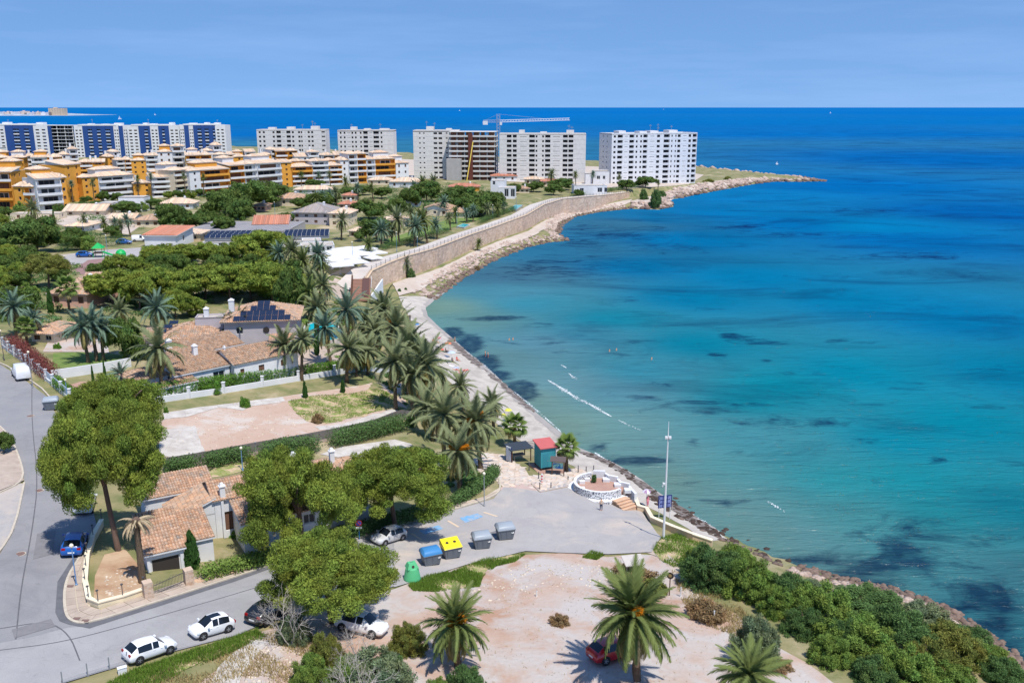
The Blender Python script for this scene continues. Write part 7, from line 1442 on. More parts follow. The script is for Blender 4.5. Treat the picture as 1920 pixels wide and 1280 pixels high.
def car(cx, cy, yaw, L_, prof, pm, label, scale=1.0, name='parked_car', cat='car', roofglass=False, van=False):
    z = gz(cx, cy) + .12
    # sit on the slope
    d = Vector((math.cos(yaw), math.sin(yaw))); n = Vector((-d.y, d.x)); zf, zb = gz(cx + d.x * 1.3, cy + d.y * 1.3), gz(cx - d.x * 1.3, cy - d.y * 1.3); zl, zr = gz(cx + n.x * .7, cy + n.y * .7), gz(cx - n.x * .7, cy - n.y * .7)
    r = empty(name, (cx, cy, z), yaw, label, cat, 'parked vehicles', scale); r.rotation_euler = (math.atan2(zl - zr, 1.4) , -math.atan2(zf - zb, 2.6), yaw)
    body, wind, rear, side, roofp = MB(), MB(), MB(), MB(), MB(); rows = []
    for x, zb_, ze, zr_, w, wr in prof:
        X = (x - .5) * L_; glass = zr_ - ze
        rows.append([(X, w * .90, zb_), (X, w, zb_ + .16), (X, w * 1.005, (zb_ + ze) / 2 + .06), (X, w * .965, ze), (X, wr, zr_ - .03), (X, wr * .55, zr_ + .012), (X, 0, zr_ + .022)])
    full = [rw + [(p[0], -p[1], p[2]) for p in rw[-2::-1]] for rw in rows]; m_ = len(full[0])
    for i in range(len(full) - 1):
        a, b_ = prof[i], prof[i + 1]; cab_a, cab_b = a[3] - a[2] > .3, b_[3] - b_[2] > .3
        for k in range(m_ - 1):
            q = [full[i][k], full[i + 1][k], full[i + 1][k + 1], full[i][k + 1]]; kk = k if k < 6 else m_ - 2 - k
            tgt = body
            if kk == 3 and cab_a and cab_b and b_[0] - a[0] > .03 and not (van and a[0] < .5): tgt = side
            if kk >= 4 and cab_a and not cab_b: tgt = wind
            if kk >= 4 and not cab_a and cab_b and not van: tgt = rear
            if roofglass and kk >= 5 and a[0] >= .3 and cab_b and tgt is body: tgt = roofp
            tgt.poly(q)
    body.poly([p for p in full[0]]); body.poly([p for p in full[-1]][::-1])
    for i in range(len(full) - 1): body.poly([full[i][0], full[i][-1], full[i + 1][-1], full[i + 1][0]])
    def weld(mb, nm, mm, sm=True):
        if not mb.f: return None
        me = mb.mesh(nm, mm, sm); bm = bmesh.new(); bm.from_mesh(me); bmesh.ops.remove_doubles(bm, verts=bm.verts, dist=.002); bmesh.ops.recalc_face_normals(bm, faces=bm.faces); bm.to_mesh(me); bm.free(); return inst(nm, me, r)
    bo = weld(body, 'body', pm); weld(wind, 'windscreen', M_cg); weld(rear, 'rear_window', M_cg); weld(side, 'side_window', M_cg); weld(roofp, 'glass_roof', M_cg)
    W_ = prof[5][4]; wr_ = .33
    for sx in (-.305, .305):
        for sy in (-1, 1):
            wh = empty('wheel', (sx * L_ + (.02 if sx > 0 else -.02), sy * (W_ - .10), wr_)); wh.parent = r; wh.rotation_euler = (R(90), 0, 0)
            b = MB(); b.lathe([(.19, -.12), (wr_ - .03, -.12), (wr_, -.08), (wr_, .08), (wr_ - .03, .12), (.19, .12)], 20, cap=False); b.build('tyre', M_tyre, wh, True)
            b = MB(); zz = -.125 if sy > 0 else .125
            b.lathe([(.02, zz * .7), (.2, zz * .8), (.205, zz)], 14, cap=False)
            for k in range(5): a = k * 1.2566; c_, s_ = math.cos(a), math.sin(a); b.poly([(c_ * .03 - s_ * .03, s_ * .03 + c_ * .03, zz * .95), (c_ * .03 + s_ * .03, s_ * .03 - c_ * .03, zz * .95), (c_ * .19 + s_ * .04, s_ * .19 - c_ * .04, zz * .98), (c_ * .19 - s_ * .04, s_ * .19 + c_ * .04, zz * .98)])
            b.lathe([(.0, zz), (.05, zz)], 8, cap=False); b.build('rim', M_rim, wh)
            b = MB(); b.lathe([(wr_ + .055, -.004), (wr_ + .055, .004)], 22); o = b.build('wheel_arch', M_trim, r); o.location = (sx * L_ + (.02 if sx > 0 else -.02), sy * (W_ + .004), wr_ + .02); o.rotation_euler = (R(90), 0, 0)
            wh.location.y = sy * (W_ - .10)
    fx = L_ / 2
    for sy in (-1, 1):
        b = MB(); b.hexa([(fx * .86, sy * .50, .62), (fx * .965, sy * .52, .60), (fx * .90, sy * .80, .62), (fx * .80, sy * .84, .64), (fx * .86, sy * .50, .76), (fx * .955, sy * .50, .70), (fx * .89, sy * .80, .74), (fx * .78, sy * .82, .78)]); b.build('headlight', M_head, r)
        b = MB(); b.box(-fx * .985, -fx * .93, sy * .60 - .14, sy * .60 + .16, .74, .92); b.build('tail_light', M_red, r)
        mz = prof[7][2]; b = MB(); b.box(fx * .36, fx * .44, min(sy * (W_ - .03), sy * (W_ + .17)), max(sy * (W_ - .03), sy * (W_ + .17)), mz + .02, mz + .15); b.build('mirror', pm, r)
        for hx in (-.02, .13) if not van else (.2,): b = MB(); b.box(hx * L_ - .08, hx * L_ + .08, sy * (W_ + .004) - .014, sy * (W_ + .004) + .014, .80, .83); b.build('door_handle', pm, r)
    b = MB(); b.box(-fx - .012, -fx * .985, -.26, .26, .48, .60); b.build('number_plate', M_plate, r); b = MB(); b.box(fx * .99, fx + .012, -.26, .26, .42, .52); b.build('number_plate', M_plate, r)
    b = MB(); b.box(-fx * .99, -fx * .95, -.62, .62, .30, .44); b.build('rear_bumper', M_trim, r); b = MB(); b.box(fx * .955, fx * .99, -.45, .45, .34, .46); b.build('grille', M_trim, r)
    return r
def car_side(rw, fw, near, L_, prof, pm, label, **k):
    """near-side wheel contacts at rear rw and front fw; near = +1 when the near side is the car's left"""
    a, b_ = gp(*rw), gp(*fw); d = (b_ - a).to_2d(); sc_ = d.length / (.65 * L_); n = Vector((-d.y, d.x)).normalized(); W_ = prof[5][4]; c = (a.to_2d() + b_.to_2d()) / 2 - n * near * W_ * sc_
    return car(c.x, c.y, math.atan2(d.y, d.x), L_, prof, pm, label, sc_, **k)
P_white = paint('white', S(232,232,232)); P_black = paint('black', S(34,36,40)); P_blue = paint('blue', S(14,84,160)); P_red = paint('red', S(176,20,34)); P_silver = paint('silver', S(190,190,190)); P_grey = paint('grey', S(112,116,120))
car_side((261,1248), (321,1227), -1, 4.25, HATCH, P_white, 'white hatchback parked at the kerb in front of the grass verge')
car_side((430,1188), (380,1203), 1, 3.6, SMALL, P_white, 'small white car with a black glass roof behind the white hatchback', roofglass=True)
def car_pts(ra, fa, L_, prof, pm, label, sc_=1.05, **k):
    a, b_ = gp(*ra), gp(*fa); d = b_ - a; c = (a + b_) / 2; return car(c.x, c.y, math.atan2(d.y, d.x), L_, prof, pm, label, sc_, **k)
def car_mid(u, v, yaw, L_, prof, pm, label, sc_=1.1, **k): p = gp(u, v); return car(p.x, p.y, R(yaw), L_, prof, pm, label, sc_, **k)
car_pts((480,1172), (528,1146), 4.3, HATCH, P_black, 'black car with red tail lights half under the broad pine')
car_mid(678, 1184, -18, 4.2, HATCH, P_white, 'white car half hidden by the broad pine and bare shrubs', 1.05)
car_pts((1112,1243), (1188,1222), 4.2, HATCH, P_red, 'red car parked under the flowering date palm', 1.05)
car_pts((133,1050), (146,1012), 4.2, HATCH, P_blue, 'blue car parked in the shade of the huge corner pine', 1.08)
car_pts((154,970), (163,938), 4.2, HATCH, P_white, 'white car parked beneath the huge corner pine', 1.08)
car_pts((116,922), (124,896), 4.2, HATCH, P_grey, 'grey car glimpsed under the edge of the huge pine', 1.05)
car_pts((750,1008), (706,1022), 4.0, HATCH, P_silver, 'silver hatchback parked beside the pine shadow and bins', 1.0)
car_pts((50,722), (30,696), 4.4, VAN, P_white, 'white delivery van parked beside the white street wall', 1.1, van=True)
car_mid(233, 458, 10, 4.2, HATCH, P_blue, 'distant blue car next to the pale hall'); car_mid(262, 453, 15, 4.4, VAN, P_white, 'distant white people carrier next to the pale hall', 1.0, van=True)
FC = [car_mid(u, v, y, 4.2, HATCH, pm, 'x') for u, v, y, pm in ((275,493,30,P_black),(292,490,20,P_grey),(160,482,10,P_blue),(312,487,12,P_grey),(465,406,5,P_black))]
for o, u in zip(FC, (275, 292, 160, 312, 465)): o['_u'] = u
number(FC, 'distant parked car half hidden by trees, # from the left')
# ================================================================ bins
def bin_(u, v, yaw, lid, label, kind='dome', sc_=1.0, body=None):
    p = gp(u, v); p.z += .1; r = empty('waste_container', p, R(yaw), label, 'waste bin', 'waste containers', sc_); bm_ = body or mat('bin_grey', S(112,118,124), .6, var=.08, scale=2); b = MB()
    w0, w1, d0, d1, h = .78, .98, .58, .80, 1.28
    b.hexa([(-w0, -d0, .12), (w0, -d0, .12), (w0, d0, .12), (-w0, d0, .12), (-w1, -d1, h), (w1, -d1, h), (w1, d1, h), (-w1, d1, h)])
    for k in (-.55, 0, .55): b.hexa([(k - .04, -d0 - .03, .2), (k + .04, -d0 - .03, .2), (k + .04, -d0, .2), (k - .04, -d0, .2), (k * 1.2 - .04, -d1 - .03, h - .1), (k * 1.2 + .04, -d1 - .03, h - .1), (k * 1.2 + .04, -d1, h - .1), (k * 1.2 - .04, -d1, h - .1)])
    b.build('tub', bm_, r); b = MB(); b.box(-w1 - .05, w1 + .05, -d1 - .05, d1 + .05, h, h + .08); b.build('rim', bm_, r)
    b = MB()
    if kind == 'dome':
        n = 8; rows = []
        for i in range(n + 1):
            a = math.pi * i / n; y = -math.cos(a) * (d1 + .04); z = h + .08 + math.sin(a) ** .7 * .46; f = 1 - .14 * math.sin(a); rows.append(b.vs([(-(w1 + .04) * f, y, z), (-(w1 + .04) * f * .9, y, z + .07 * math.sin(a)), ((w1 + .04) * f * .9, y, z + .07 * math.sin(a)), ((w1 + .04) * f, y, z)]))
        for i in range(n):
            for k in range(3): b.face((rows[i] + k, rows[i] + k + 1, rows[i + 1] + k + 1, rows[i + 1] + k))
        b.face([q for i in rows for q in (i,)]); b.face([i + 3 for i in rows][::-1]); b.build('lid', lid, r, True)
    else:
        b.hexa([(-w1 - .04, -d1 - .04, h + .08), (w1 + .04, -d1 - .04, h + .08), (w1 + .04, d1 + .04, h + .08), (-w1 - .04, d1 + .04, h + .08), (-w1, -d1 + .05, h + .16), (w1, -d1 + .05, h + .16), (w1, d1, h + .62), (-w1, d1, h + .62)]); lo = b.build('lid', lid, r)
        for x in (-.42, .42): q = MB(); q.lathe([(.17, 0), (.17, .03)], 14); o = q.build('slot', M_dark, lo); o.location = (x, .05, h + .40); o.rotation_euler = (R(17), 0, 0)
    for x in (-.6, .6): q = MB(); q.box(x - .06, x + .06, -.4, .4, 0, .12); q.build('foot', M_trim, r)
    q = MB(); q.box(.55, .8, -d1 - .005, -d1 + .02, .75, 1.05); o = q.build('sticker', M_plate, r); o.rotation_euler = (R(-10), 0, 0); o.location = (0, -.12, 0)
    for x in (-1, 1): q = MB(); q.tube([(x * (w1 - .02), 0, .95), (x * (w1 + .14), 0, .95)], .05, 6); q.build('lifting_pin', M_metal, r)
    return r
BS = 0.97
bin_(808, 1058, 24, mat('lid_blue', S(64,128,180), .5), 'grey waste container with a blue domed lid', sc_=BS); bin_(846, 1045, 24, mat('lid_yellow', S(236,214,40), .5), 'grey waste container with a yellow sloping lid and two round holes', 'slope', BS)
bin_(903, 1027, 16, mat('lid_grey', S(150,158,166), .4), 'grey domed waste container next to the yellow lidded one', sc_=BS); bin_(947, 1010, 16, MATS['lid_grey'], 'grey domed waste container standing last toward the kiosk', sc_=BS); bin_(97, 768, 20, MATS['lid_grey'], 'lone grey waste container on the street below the van', sc_=BS)
p = gp(773, 1088); r = empty('glass_bank', p + Vector((0, 0, .1)), R(24), 'green bell shaped glass bank beside the weeds', 'waste bin', 'waste containers'); M_gb = mat('bank_green', S(92,184,128), .6, var=.08, scale=1.5)
b = MB(); b.lathe([(.80, .05), (.84, .12), (.80, .3), (.62, 1.25), (.60, 1.35)], 24); b.build('shell', M_gb, r, True); b = MB(); b.hexa([(-.56, -.5, 1.35), (.56, -.5, 1.35), (.56, .5, 1.35), (-.56, .5, 1.35), (-.36, -.3, 1.85), (.36, -.3, 1.85), (.36, .3, 1.85), (-.36, .3, 1.85)]); b.build('hood', M_gb, r)
for sy in (-1, 1): q = MB(); q.lathe([(.13, 0), (.13, .03)], 14); o = q.build('slot', M_dark, r); o.location = (0, sy * .42, 1.58); o.rotation_euler = (R(-68 * sy), 0, 0)
q = MB(); q.tube([(-.12, 0, 1.85), (-.12, 0, 2.0), (.12, 0, 2.0), (.12, 0, 1.85)], .025, 5); q.build('lifting_eye', M_metal, r)
# ================================================================ road marks and covers
M_mark = mat('blue_road_paint', S(110,160,198), .85, scale=1.6, col2=S(166,168,172), lo=.42, hi=.66, detail=9)
sheet('parking_marking', [(862,972),(895,964),(906,970),(872,982)], M_mark, .135, 1.0, .03); sheet('parking_marking', [(786,996),(822,986),(832,992),(796,1004)], M_mark, .135, 1.0, .03); sheet('parking_marking', [(718,1012),(742,1006),(748,1012),(722,1020)], M_mark, .135, 1.0, .03)
for a, c in (((905,962),(930,970)),((838,978),(858,990)),((770,1002),(788,1014))): sheet('line_marking', [a, (a[0] + 4, a[1] - 1), (c[0] + 4, c[1] - 1), c], mat('worn_line', S(208,186,160), .9), .135, .8)
MH = []
for i, (u, v) in enumerate([(38,1040),(73,921),(57,781),(144,1164),(160,1168),(132,1103)]):
    p = gp(u, v); h = .105 if i < 3 else .225; r = empty('manhole_cover', p + Vector((0, 0, h)), 0, 'x', 'manhole cover', 'street covers'); r['_u'] = u; MH.append(r); b = MB(); b.lathe([(.42, 0), (.42, .02)], 16) if i < 3 else b.box(-.3, .3, -.22, .22, 0, .02); b.build('plate', mat('rusty_iron', S(128,104,96), .8, var=.2, scale=6), r); b = MB(); b.lathe([(.5, -.01), (.5, .012), (.43, .012)], 16) if i < 3 else b.box(-.34, .34, -.26, .26, -.01, .012); b.build('frame', M_kerb, r)
number(MH, 'iron cover set in the street or corner pavement, # from the left')
# wire fence at the bottom
L_ = P2d([(118,1284),(165,1268),(206,1256),(240,1246)]); r = empty('wire_fence', (L_[0].x, L_[0].y, gz(*L_[0])), 0, 'thin wire fence on short posts beside the white hatchback', 'fence'); O = Vector((L_[0].x, L_[0].y, gz(*L_[0]))); tops = []
for q in L_: b = MB(); b.tube([(0, 0, -.1), (0, 0, 1.1)], .045, 5); b.build('post', M_metal, r, loc=Vector((q.x, q.y, gz(q.x, q.y))) - O); tops.append(Vector((q.x, q.y, gz(q.x, q.y))) - O)
for k in range(4): b = MB(); b.tube([t + Vector((0, 0, .25 + .27 * k)) for t in tops], .009, 3); b.build('wire', M_metal, r)
p = gp(230, 1262); r = empty('meter_box', p, R(30), 'small white box standing in the grass verge', 'box'); b = MB(); b.box(-.3, .3, -.15, .15, 0, .5); b.build('case', M_wmetal, r); b = MB(); b.box(-.33, .33, -.18, .18, .5, .54); b.build('lid', M_wmetal, r)
# playground set
p = gp(186, 482); r = empty('play_frame', p, R(10), 'bright green playground climbing frame near the distant cars', 'play equipment'); M_pg = mat('play_green', S(20,168,84), .5)
for x in (-1.2, 1.2):
    for y in (-1.2, 1.2): b = MB(); b.tube([(x, y, 0), (x, y, 3.0)], .08, 6); b.build('post', M_pg, r)
b = MB(); b.hexa([(-1.5, -1.5, 2.6), (1.5, -1.5, 2.6), (1.5, 1.5, 2.6), (-1.5, 1.5, 2.6), (-.1, -.1, 4), (.1, -.1, 4), (.1, .1, 4), (-.1, .1, 4)]); b.build('roof', M_pg, r); b = MB(); b.hexa([(1.2, -.5, 1.3), (4.2, -.5, .1), (4.2, .5, .1), (1.2, .5, 1.3), (1.2, -.5, 1.6), (4.2, -.5, .4), (4.2, .5, .4), (1.2, .5, 1.6)]); b.build('slide', M_pg, r); b = MB(); b.box(-1.3, 1.3, -1.3, 1.3, 1.2, 1.35); b.build('deck', M_brown, r); b = MB(); b.lathe([(1.4, 0), (1.4, .9), (.9, 1.6), (.2, 1.9)], 12, (5.5, 1, 0)); b.build('tunnel', M_pg, r)
# ================================================================ people
def body_mesh(pose, mats):
    """one continuous skinned figure; joints (name, parent, (x,y,z), radius, region)"""
    J = {'stand': [('pelvis',None,(0,0,.92),.13,1),('belly','pelvis',(0,0,1.08),.125,0),('chest','belly',(0,.01,1.30),.145,0),('neck','chest',(0,0,1.47),.055,2),('jaw','neck',(0,-.02,1.56),.075,2),('head','jaw',(0,-.01,1.66),.095,3)],
         'sit': [('pelvis',None,(0,0,.14),.14,1),('belly','pelvis',(0,.05,.32),.125,0),('chest','belly',(0,.10,.55),.14,0),('neck','chest',(0,.09,.72),.055,2),('jaw','neck',(0,.06,.80),.075,2),('head','jaw',(0,.06,.90),.095,3)]}['sit' if pose == 'sit' else 'stand'][:]
    st = pose != 'sit'
    for s in (-1, 1):
        t = 'l' if s > 0 else 'r'
        if st:
            J += [('sh' + t,'chest',(.17*s,.01,1.40),.06,0),('el' + t,'sh' + t,(.24*s,.03,1.14),.043,2),('wr' + t,'el' + t,(.24*s,-.08,.92),.032,2),('ha' + t,'wr' + t,(.24*s,-.12,.82),.04,2)]
            J += [('hi' + t,'pelvis',(.09*s,0,.84),.105,1),('kn' + t,'hi' + t,(.10*s,-.02,.48),.065,1 if pose == 'stand' else 2),('an' + t,'kn' + t,(.10*s,.03,.09),.045,2),('to' + t,'an' + t,(.11*s,-.14,.04),.04,2)]
        else:
            J += [('sh' + t,'chest',(.18*s,.10,.65),.06,0),('el' + t,'sh' + t,(.26*s,.02,.42),.043,2),('wr' + t,'el' + t,(.2*s,-.2,.4),.034,2),('ha' + t,'wr' + t,(.18*s,-.28,.4),.04,2)]
            J += [('hi' + t,'pelvis',(.1*s,-.06,.13),.105,1),('kn' + t,'hi' + t,(.14*s,-.46,.36),.065,2),('an' + t,'kn' + t,(.13*s,-.72,.08),.045,2),('to' + t,'an' + t,(.13*s,-.86,.05),.04,2)]
    ix = {j[0]: i for i, j in enumerate(J)}; me = bpy.data.meshes.new('body'); me.from_pydata([j[2] for j in J], [(ix[j[1]], i) for i, j in enumerate(J) if j[1]], []); o = bpy.data.objects.new('tmp', me); COL.objects.link(o)
    md = o.modifiers.new('s', 'SKIN'); 
    for i, j in enumerate(J): me.skin_vertices[0].data[i].radius = (j[3], j[3] * (.8 if j[4] == 0 else 1))
    me.skin_vertices[0].data[0].use_root = True; o.modifiers.new('b', 'SUBSURF').levels = 1
    dg = bpy.context.evaluated_depsgraph_get(); out = bpy.data.meshes.new_from_object(o.evaluated_get(dg)); bpy.data.objects.remove(o); out.materials.clear()
    for m in mats: out.materials.append(m)
    P_ = np.array([j[2] for j in J])
    for f in out.polygons:
        k = int(((P_ - np.array(f.center)) ** 2).sum(1).argmin()); f.material_index = J[k][4]; f.use_smooth = True
    return out
M_skin = mat('skin', S(206,156,126), .6); M_hair = mat('dark_hair', S(60,46,38), .8)
CLO = {'tan': mat('tan_shirt', S(206,178,150), .9), 'navyc': mat('navy_shorts', S(56,62,84), .9), 'redc': mat('red_swimwear', S(206,60,70), .8), 'pinkc': mat('pink_top', S(226,130,150), .9), 'bluec': mat('blue_swimwear', S(50,110,190), .8), 'blackc': mat('black_swimwear', S(36,36,40), .8), 'whitec': mat('white_shirt', S(226,226,226), .9)}
def person(u, v, pose, top, bot, yaw, label, z=None):
    p = gp(u, v) if z is None else at(u, v, 0) + Vector((0, 0, z)); r = empty('person', p, R(yaw), label, 'person', 'people on the beach'); r['_u'] = u
    key = (pose, top, bot)
    if key not in BM: BM[key] = body_mesh('sit' if pose == 'sit' else ('stand' if pose == 'stand' else 'swim'), [CLO.get(top, M_skin), CLO[bot], M_skin, M_hair])
    o = inst('body', BM[key], r, (0, 0, .02) if pose != 'lie' else (0, -.8, .14), (0, 0, 0) if pose != 'lie' else (R(-90), 0, 0)); return r
BM = {}
person(1127, 958, 'stand', 'tan', 'navyc', 180, 'person in a tan top and dark shorts leaning at the round terrace'); person(1214, 950, 'stand', 'pinkc', 'pinkc', 40, 'person in pink beside the white parasol on the shore')
for a in [(813,642,'sit','redc','redc',40,'person in red sitting on the upper sand'),(818,643,'sit','whitec','bluec',60,'person in a white top sitting on the upper sand'),(822,655,'lie','skin','pinkc',30,'sunbather in pink lying next to the orange parasol'),(836,660,'sit','skin','blackc',80,'person in black swimwear sitting below the orange parasol'),(857,676,'sit','redc','redc',50,'person in red sitting beside the pale blue parasol'),(848,678,'sit','skin','bluec',20,'person in blue swimwear beside the pale blue parasol'),(856,694,'lie','skin','redc',70,'sunbather lying alone on the lower sand'),(866,697,'lie','skin','bluec',80,'second sunbather on the lower sand, in blue'),(769,602,'stand','navyc','navyc',0,'person in navy standing near the top of the beach'),(1326,1014,'stand','whitec','navyc',0,'')][:-1]:
    person(*a)
for u, v, lab in [(910,668,'bather wading knee deep beside the dark weed'),(915,670,'second bather wading next to the dark weed'),(853,641,'bather at the water edge near the beach bend')]: person(u, v, 'swimst', 'skin', 'redc', 100, lab, -.45)
for u, v, lab in [(1143,659,'bather standing chest deep far out in the bay'),(1156,657,'companion of the bather far out in the bay'),(955,638,'swimmer near the dark streak of seagrass'),(962,637,'second swimmer near the dark streak of seagrass'),(1222,674,'lone swimmer farthest out in the bay')]: person(u, v, 'swimst', 'skin', 'blackc', 60, lab, -1.05)
def parasol(u, v, dia, m, label, h=2.1, m2=None):
    p = gp(u, v); rad = dia / ppm(p) / 2; r = empty('beach_parasol', p, 0, label, 'parasol', 'beach parasols'); b = MB(); n = 8
    t = b.vs([(0, 0, h + .35)]); e = b.vs([(rad * math.cos(2 * math.pi * k / n), rad * math.sin(2 * math.pi * k / n), h) for k in range(n)]); mid = b.vs([(rad * .55 * math.cos(2 * math.pi * k / n), rad * .55 * math.sin(2 * math.pi * k / n), h + .25) for k in range(n)])
    for k in range(n):
        b.mat(k % 2 if m2 else 0); b.face((t, mid + k, mid + (k + 1) % n)); b.face((mid + k, e + k, e + (k + 1) % n, mid + (k + 1) % n))
    b.build('canopy', [m, m2 or m], r); b = MB(); b.tube([(0, 0, -.1), (0, 0, h + .4)], .025, 5); b.build('pole', M_wmetal, r)
def fab(n, c): return mat('fabric_' + n, c, .8, trans=.2)
parasol(780, 625, 14, fab('blue', S(70,130,200)), 'blue and white parasol alone near the bend of the beach'); parasol(841, 662, 13, fab('orange', S(236,130,96)), 'orange parasol among the sunbathers'); parasol(847, 680, 16, fab('pale', S(190,206,226)), 'pale blue parasol below the orange one'); parasol(953, 792, 14, fab('yellow', S(228,226,90)), 'yellow parasol behind the fan palm'); parasol(944, 802, 12, MATS['fabric_yellow'], 'second yellow parasol half hidden by date palms'); parasol(1211, 950, 17, fab('white', S(232,230,232)), 'white and mauve parasol below the cream wall', m2=fab('mauve', S(176,140,176))); parasol(824, 652, 9, fab('pink', S(226,150,160)), 'small pinkish parasol at the top of the group')
TW = []
for i, (u, v, c) in enumerate([(828,656,S(210,90,90)),(845,686,S(220,220,226)),(852,690,S(180,190,210)),(862,700,S(214,150,150)),(836,668,S(70,90,120)),(870,694,S(206,120,110))]):
    p = gp(u, v); r = empty('beach_towel', p + Vector((0, 0, .06)), i, 'x', 'towel', 'beach towels'); r['_u'] = u; TW.append(r); b = MB(); n = 6
    k0 = b.vs([(-.45 + .9 * (j % 2), -.9 + 1.8 * (j // 2) / n, .03 * math.sin(j * 1.7)) for j in range(2 * n + 2)])
    for j in range(n): b.face((k0 + 2 * j, k0 + 2 * j + 1, k0 + 2 * j + 3, k0 + 2 * j + 2))
    b.build('cloth', mat('towel_%d' % i, c, .95), r)
number(TW, 'beach towel spread on the sand, # from the left')
# ================================================================ shore rocks, foam, seaweed lumps
def rock_mesh(name, pts, m, label, smin, smax, flat=.6, seed=1, sub=1, dark=None):
    g_ = np.random.default_rng(seed); bm = bmesh.new(); bmesh.ops.create_icosphere(bm, subdivisions=sub, radius=1.0); bv = np.array([v.co[:] for v in bm.verts]); bf = np.array([[v.index for v in f.verts] for f in bm.faces]); bm.free(); Vs, Fs, Cs = [], [], []
    for i, (x, y, sc_) in enumerate(pts):
        s = g_.uniform(smin, smax) * sc_; V = bv * (1 + g_.normal(0, .13, (len(bv), 1))) * np.array([s * g_.uniform(.8, 1.4), s * g_.uniform(.8, 1.3), s * flat * g_.uniform(.7, 1.2)]); a = g_.uniform(0, 6.28); V = np.c_[V[:, 0] * math.cos(a) - V[:, 1] * math.sin(a), V[:, 0] * math.sin(a) + V[:, 1] * math.cos(a), V[:, 2]]
        z = gz(x, y); V = V + np.array([x, y, z + s * .1]); Vs.append(V); Fs.append(bf + i * len(bv)); c = g_.uniform(.75, 1.12); wet = z < .55
        Cs.append(np.full((len(bf), 3), c) * (np.array((.42, .38, .36)) if wet else 1.0))
    o = inst(name, npmesh(name, np.vstack(Vs), np.vstack(Fs), m, np.vstack(Cs))); stuff(o, label, 'rocks')
M_rock = mat('shore_rock', S(196,176,162), .95, scale=1.2, col2=S(166,144,130), bump=.5, attr=True)
def along(i0, i1, n, off, seed, sc_=1.0):
    g_ = np.random.default_rng(seed); seg = cst[i0:i1 + 1]; d = np.r_[0, np.cumsum(np.linalg.norm(np.diff(seg, axis=0), axis=1))]; t = g_.uniform(0, d[-1], n); x = np.interp(t, d, seg[:, 0]); y = np.interp(t, d, seg[:, 1]); k = np.clip(np.searchsorted(d, t) - 1, 0, len(seg) - 2); dv = seg[k + 1] - seg[k]; nn = np.c_[dv[:, 1], -dv[:, 0]] / np.linalg.norm(dv, axis=1)[:, None]
    o_ = g_.uniform(off[0], off[1], n); q = np.c_[x, y] - nn * o_[:, None]; return [(a, b_, sc_) for a, b_ in q]
rock_mesh('rubble_bank', along(29, 40, 1500, (-.8, 6.0), 2), M_rock, 'bank of broken pinkish boulders between the sea path and the water', .3, .85, .7, 2)
rock_mesh('headland_rocks', along(40, 54, 900, (-.5, 7.0), 3, 1.3), M_rock, 'tumbled rocks around the headland', .5, 1.6, .7, 3)
rock_mesh('shore_rocks', along(8, 13, 90, (-1.6, 3.0), 4), mat('dark_shore_rock', S(120,104,94), .95, var=.3, scale=2, attr=True), 'dark weed covered rocks at the foot of the cream wall', .2, .5, .6, 4); rock_mesh('bluff_rocks', along(1, 8, 900, (-1.0, 4.0), 5), M_rock, 'pale broken rocks at the foot of the bluff', .14, .45, .7, 5)
def sub_rocks():
    g_ = np.random.default_rng(6); out = []
    for u, v in ((500, 1062),): pass
    for _ in range(150): u = g_.uniform(470, 620); out.append((*gp(u, 1090 + (u - 470) * .1)[:2], 1))
    return out
def debris(pix, n, seed):
    poly = np.array([p[:] for p in P2d(pix)]); g_ = np.random.default_rng(seed); lo, hi = poly.min(0), poly.max(0); q = g_.uniform(lo, hi, (n * 4, 2)); return [(a, b_, 1) for a, b_ in q[inside(q, poly)][:n]]
rock_mesh('seaweed_lumps', debris([(1082,848),(1120,862),(1160,886),(1205,920),(1260,958),(1310,992),(1352,1010),(1345,998),(1292,962),(1242,930),(1192,892),(1152,868),(1112,850)], 260, 7), mat('seaweed_lump', S(112,98,88), .95, attr=True), 'lumps of dried seaweed along the tide line', .12, .4, .5, 7)
rock_mesh('stones', debris([(760,1110),(900,1100),(960,1060),(1150,1050),(1230,1060),(1260,1120),(1100,1100),(900,1130)], 260, 8) + debris([(480,1200),(620,1240),(520,1290),(400,1290)], 200, 9) + debris([(310,860),(560,800),(760,770),(560,760),(330,785)], 200, 10) + debris([(200,1120),(265,1105),(240,1060),(195,1080)], 90, 11), mat('loose_stone', S(212,196,176), .95, attr=True, var=.2), 'loose pale stones scattered over the dirt', .05, .16, .7, 8)
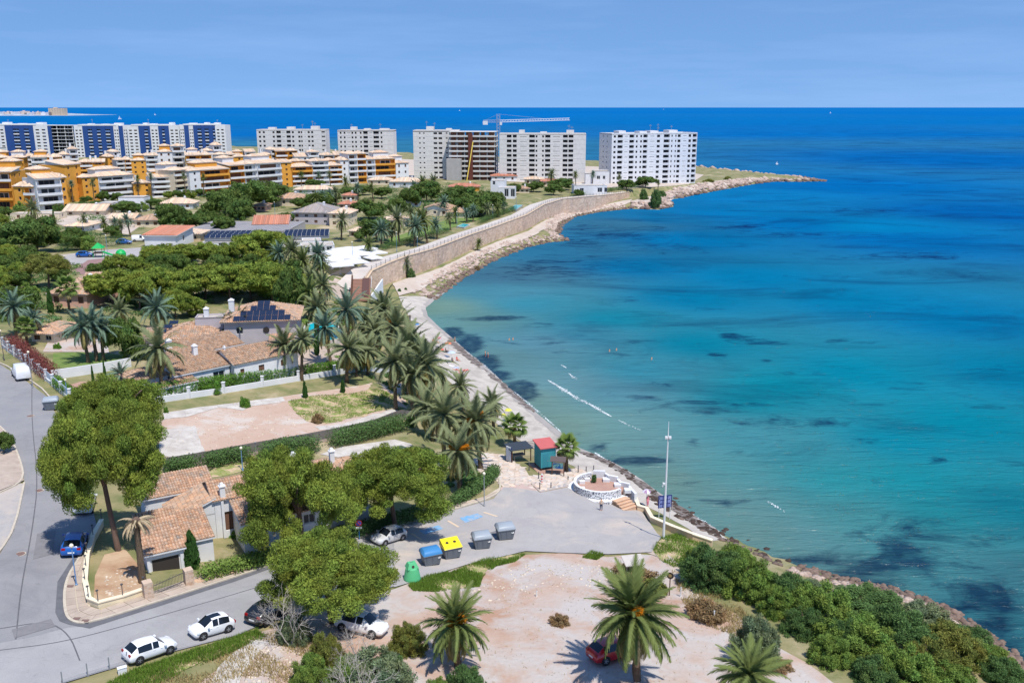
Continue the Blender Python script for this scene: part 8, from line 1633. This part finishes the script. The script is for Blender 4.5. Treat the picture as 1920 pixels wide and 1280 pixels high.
def foam(pix, n, w, label, seed, gap=.35):
    L_ = [at(u, v, 0).to_2d() for u, v in pix]; pts = np.array([p[:] for p in smooth_line(L_, 2)]); d = np.r_[0, np.cumsum(np.linalg.norm(np.diff(pts, axis=0), axis=1))]; g_ = np.random.default_rng(seed); t = g_.uniform(0, d[-1], n); keep = (np.sin(t * .9 + 1.5 * np.sin(t * .31)) + g_.normal(0, .5, n)) > -1 + gap; t = t[keep]; n = len(t)
    x = np.interp(t, d, pts[:, 0]); y = np.interp(t, d, pts[:, 1]); prof = np.sin(np.pi * t / d[-1]) ** .5; x += g_.normal(0, w, n) * prof * (.45 + .55 * np.sin(t * .53 + seed) ** 2); y += g_.normal(0, w, n) * prof * (.45 + .55 * np.sin(t * .37) ** 2); s = g_.uniform(.025, .085, n); a = g_.uniform(0, 6.28, n); k = 6; ang = a[:, None] + np.arange(k)[None] * 6.2832 / k; rr = s[:, None] * g_.uniform(.6, 1.3, (n, k))
    V = np.stack([x[:, None] + np.cos(ang) * rr * 1.5, y[:, None] + np.sin(ang) * rr, np.full((n, k), .03) + g_.uniform(0, .03, (n, 1))], -1).reshape(-1, 3); base = np.arange(n)[:, None] * k; Fq = np.concatenate([np.c_[base, base + j, base + j + 1] for j in range(1, k - 1)])
    o = inst('wave_foam', npmesh('wave_foam', V, Fq, mat('foam', S(222,228,230), .9))); stuff(o, label, 'foam')
foam([(1028,713),(1050,726),(1078,745),(1110,760),(1146,781)], 1100, .34, 'white crest of a small breaking wave near the beach', 1, .1); foam([(1052,684),(1062,690)], 50, .15, 'small fleck of foam above the breaking wave', 2); foam([(1066,700),(1082,712)], 110, .22, 'short white crest beside the breaking wave', 3); foam([(965,735),(1000,764),(1030,790),(1052,810)], 420, .16, 'thin foam line where the water meets the sand', 4, .4); foam([(1116,849),(1132,860),(1150,868)], 220, .15, 'foam at the edge of the weed below the kiosk', 5); foam([(1270,952),(1300,970),(1330,990),(1350,1003)], 600, .35, 'foam washing over dark rocks at the foot of the wall', 6, .2); foam([(1160,788),(1200,806)], 60, .2, 'faint broken crest beyond the wave', 7, .5); foam([(1440,940),(1480,965)], 40, .2, 'faint streak of foam in the shallow bay', 8, .5); foam([(838,628),(870,655),(905,682),(930,704)], 220, .14, 'thin foam line along the upper beach', 9, .6)
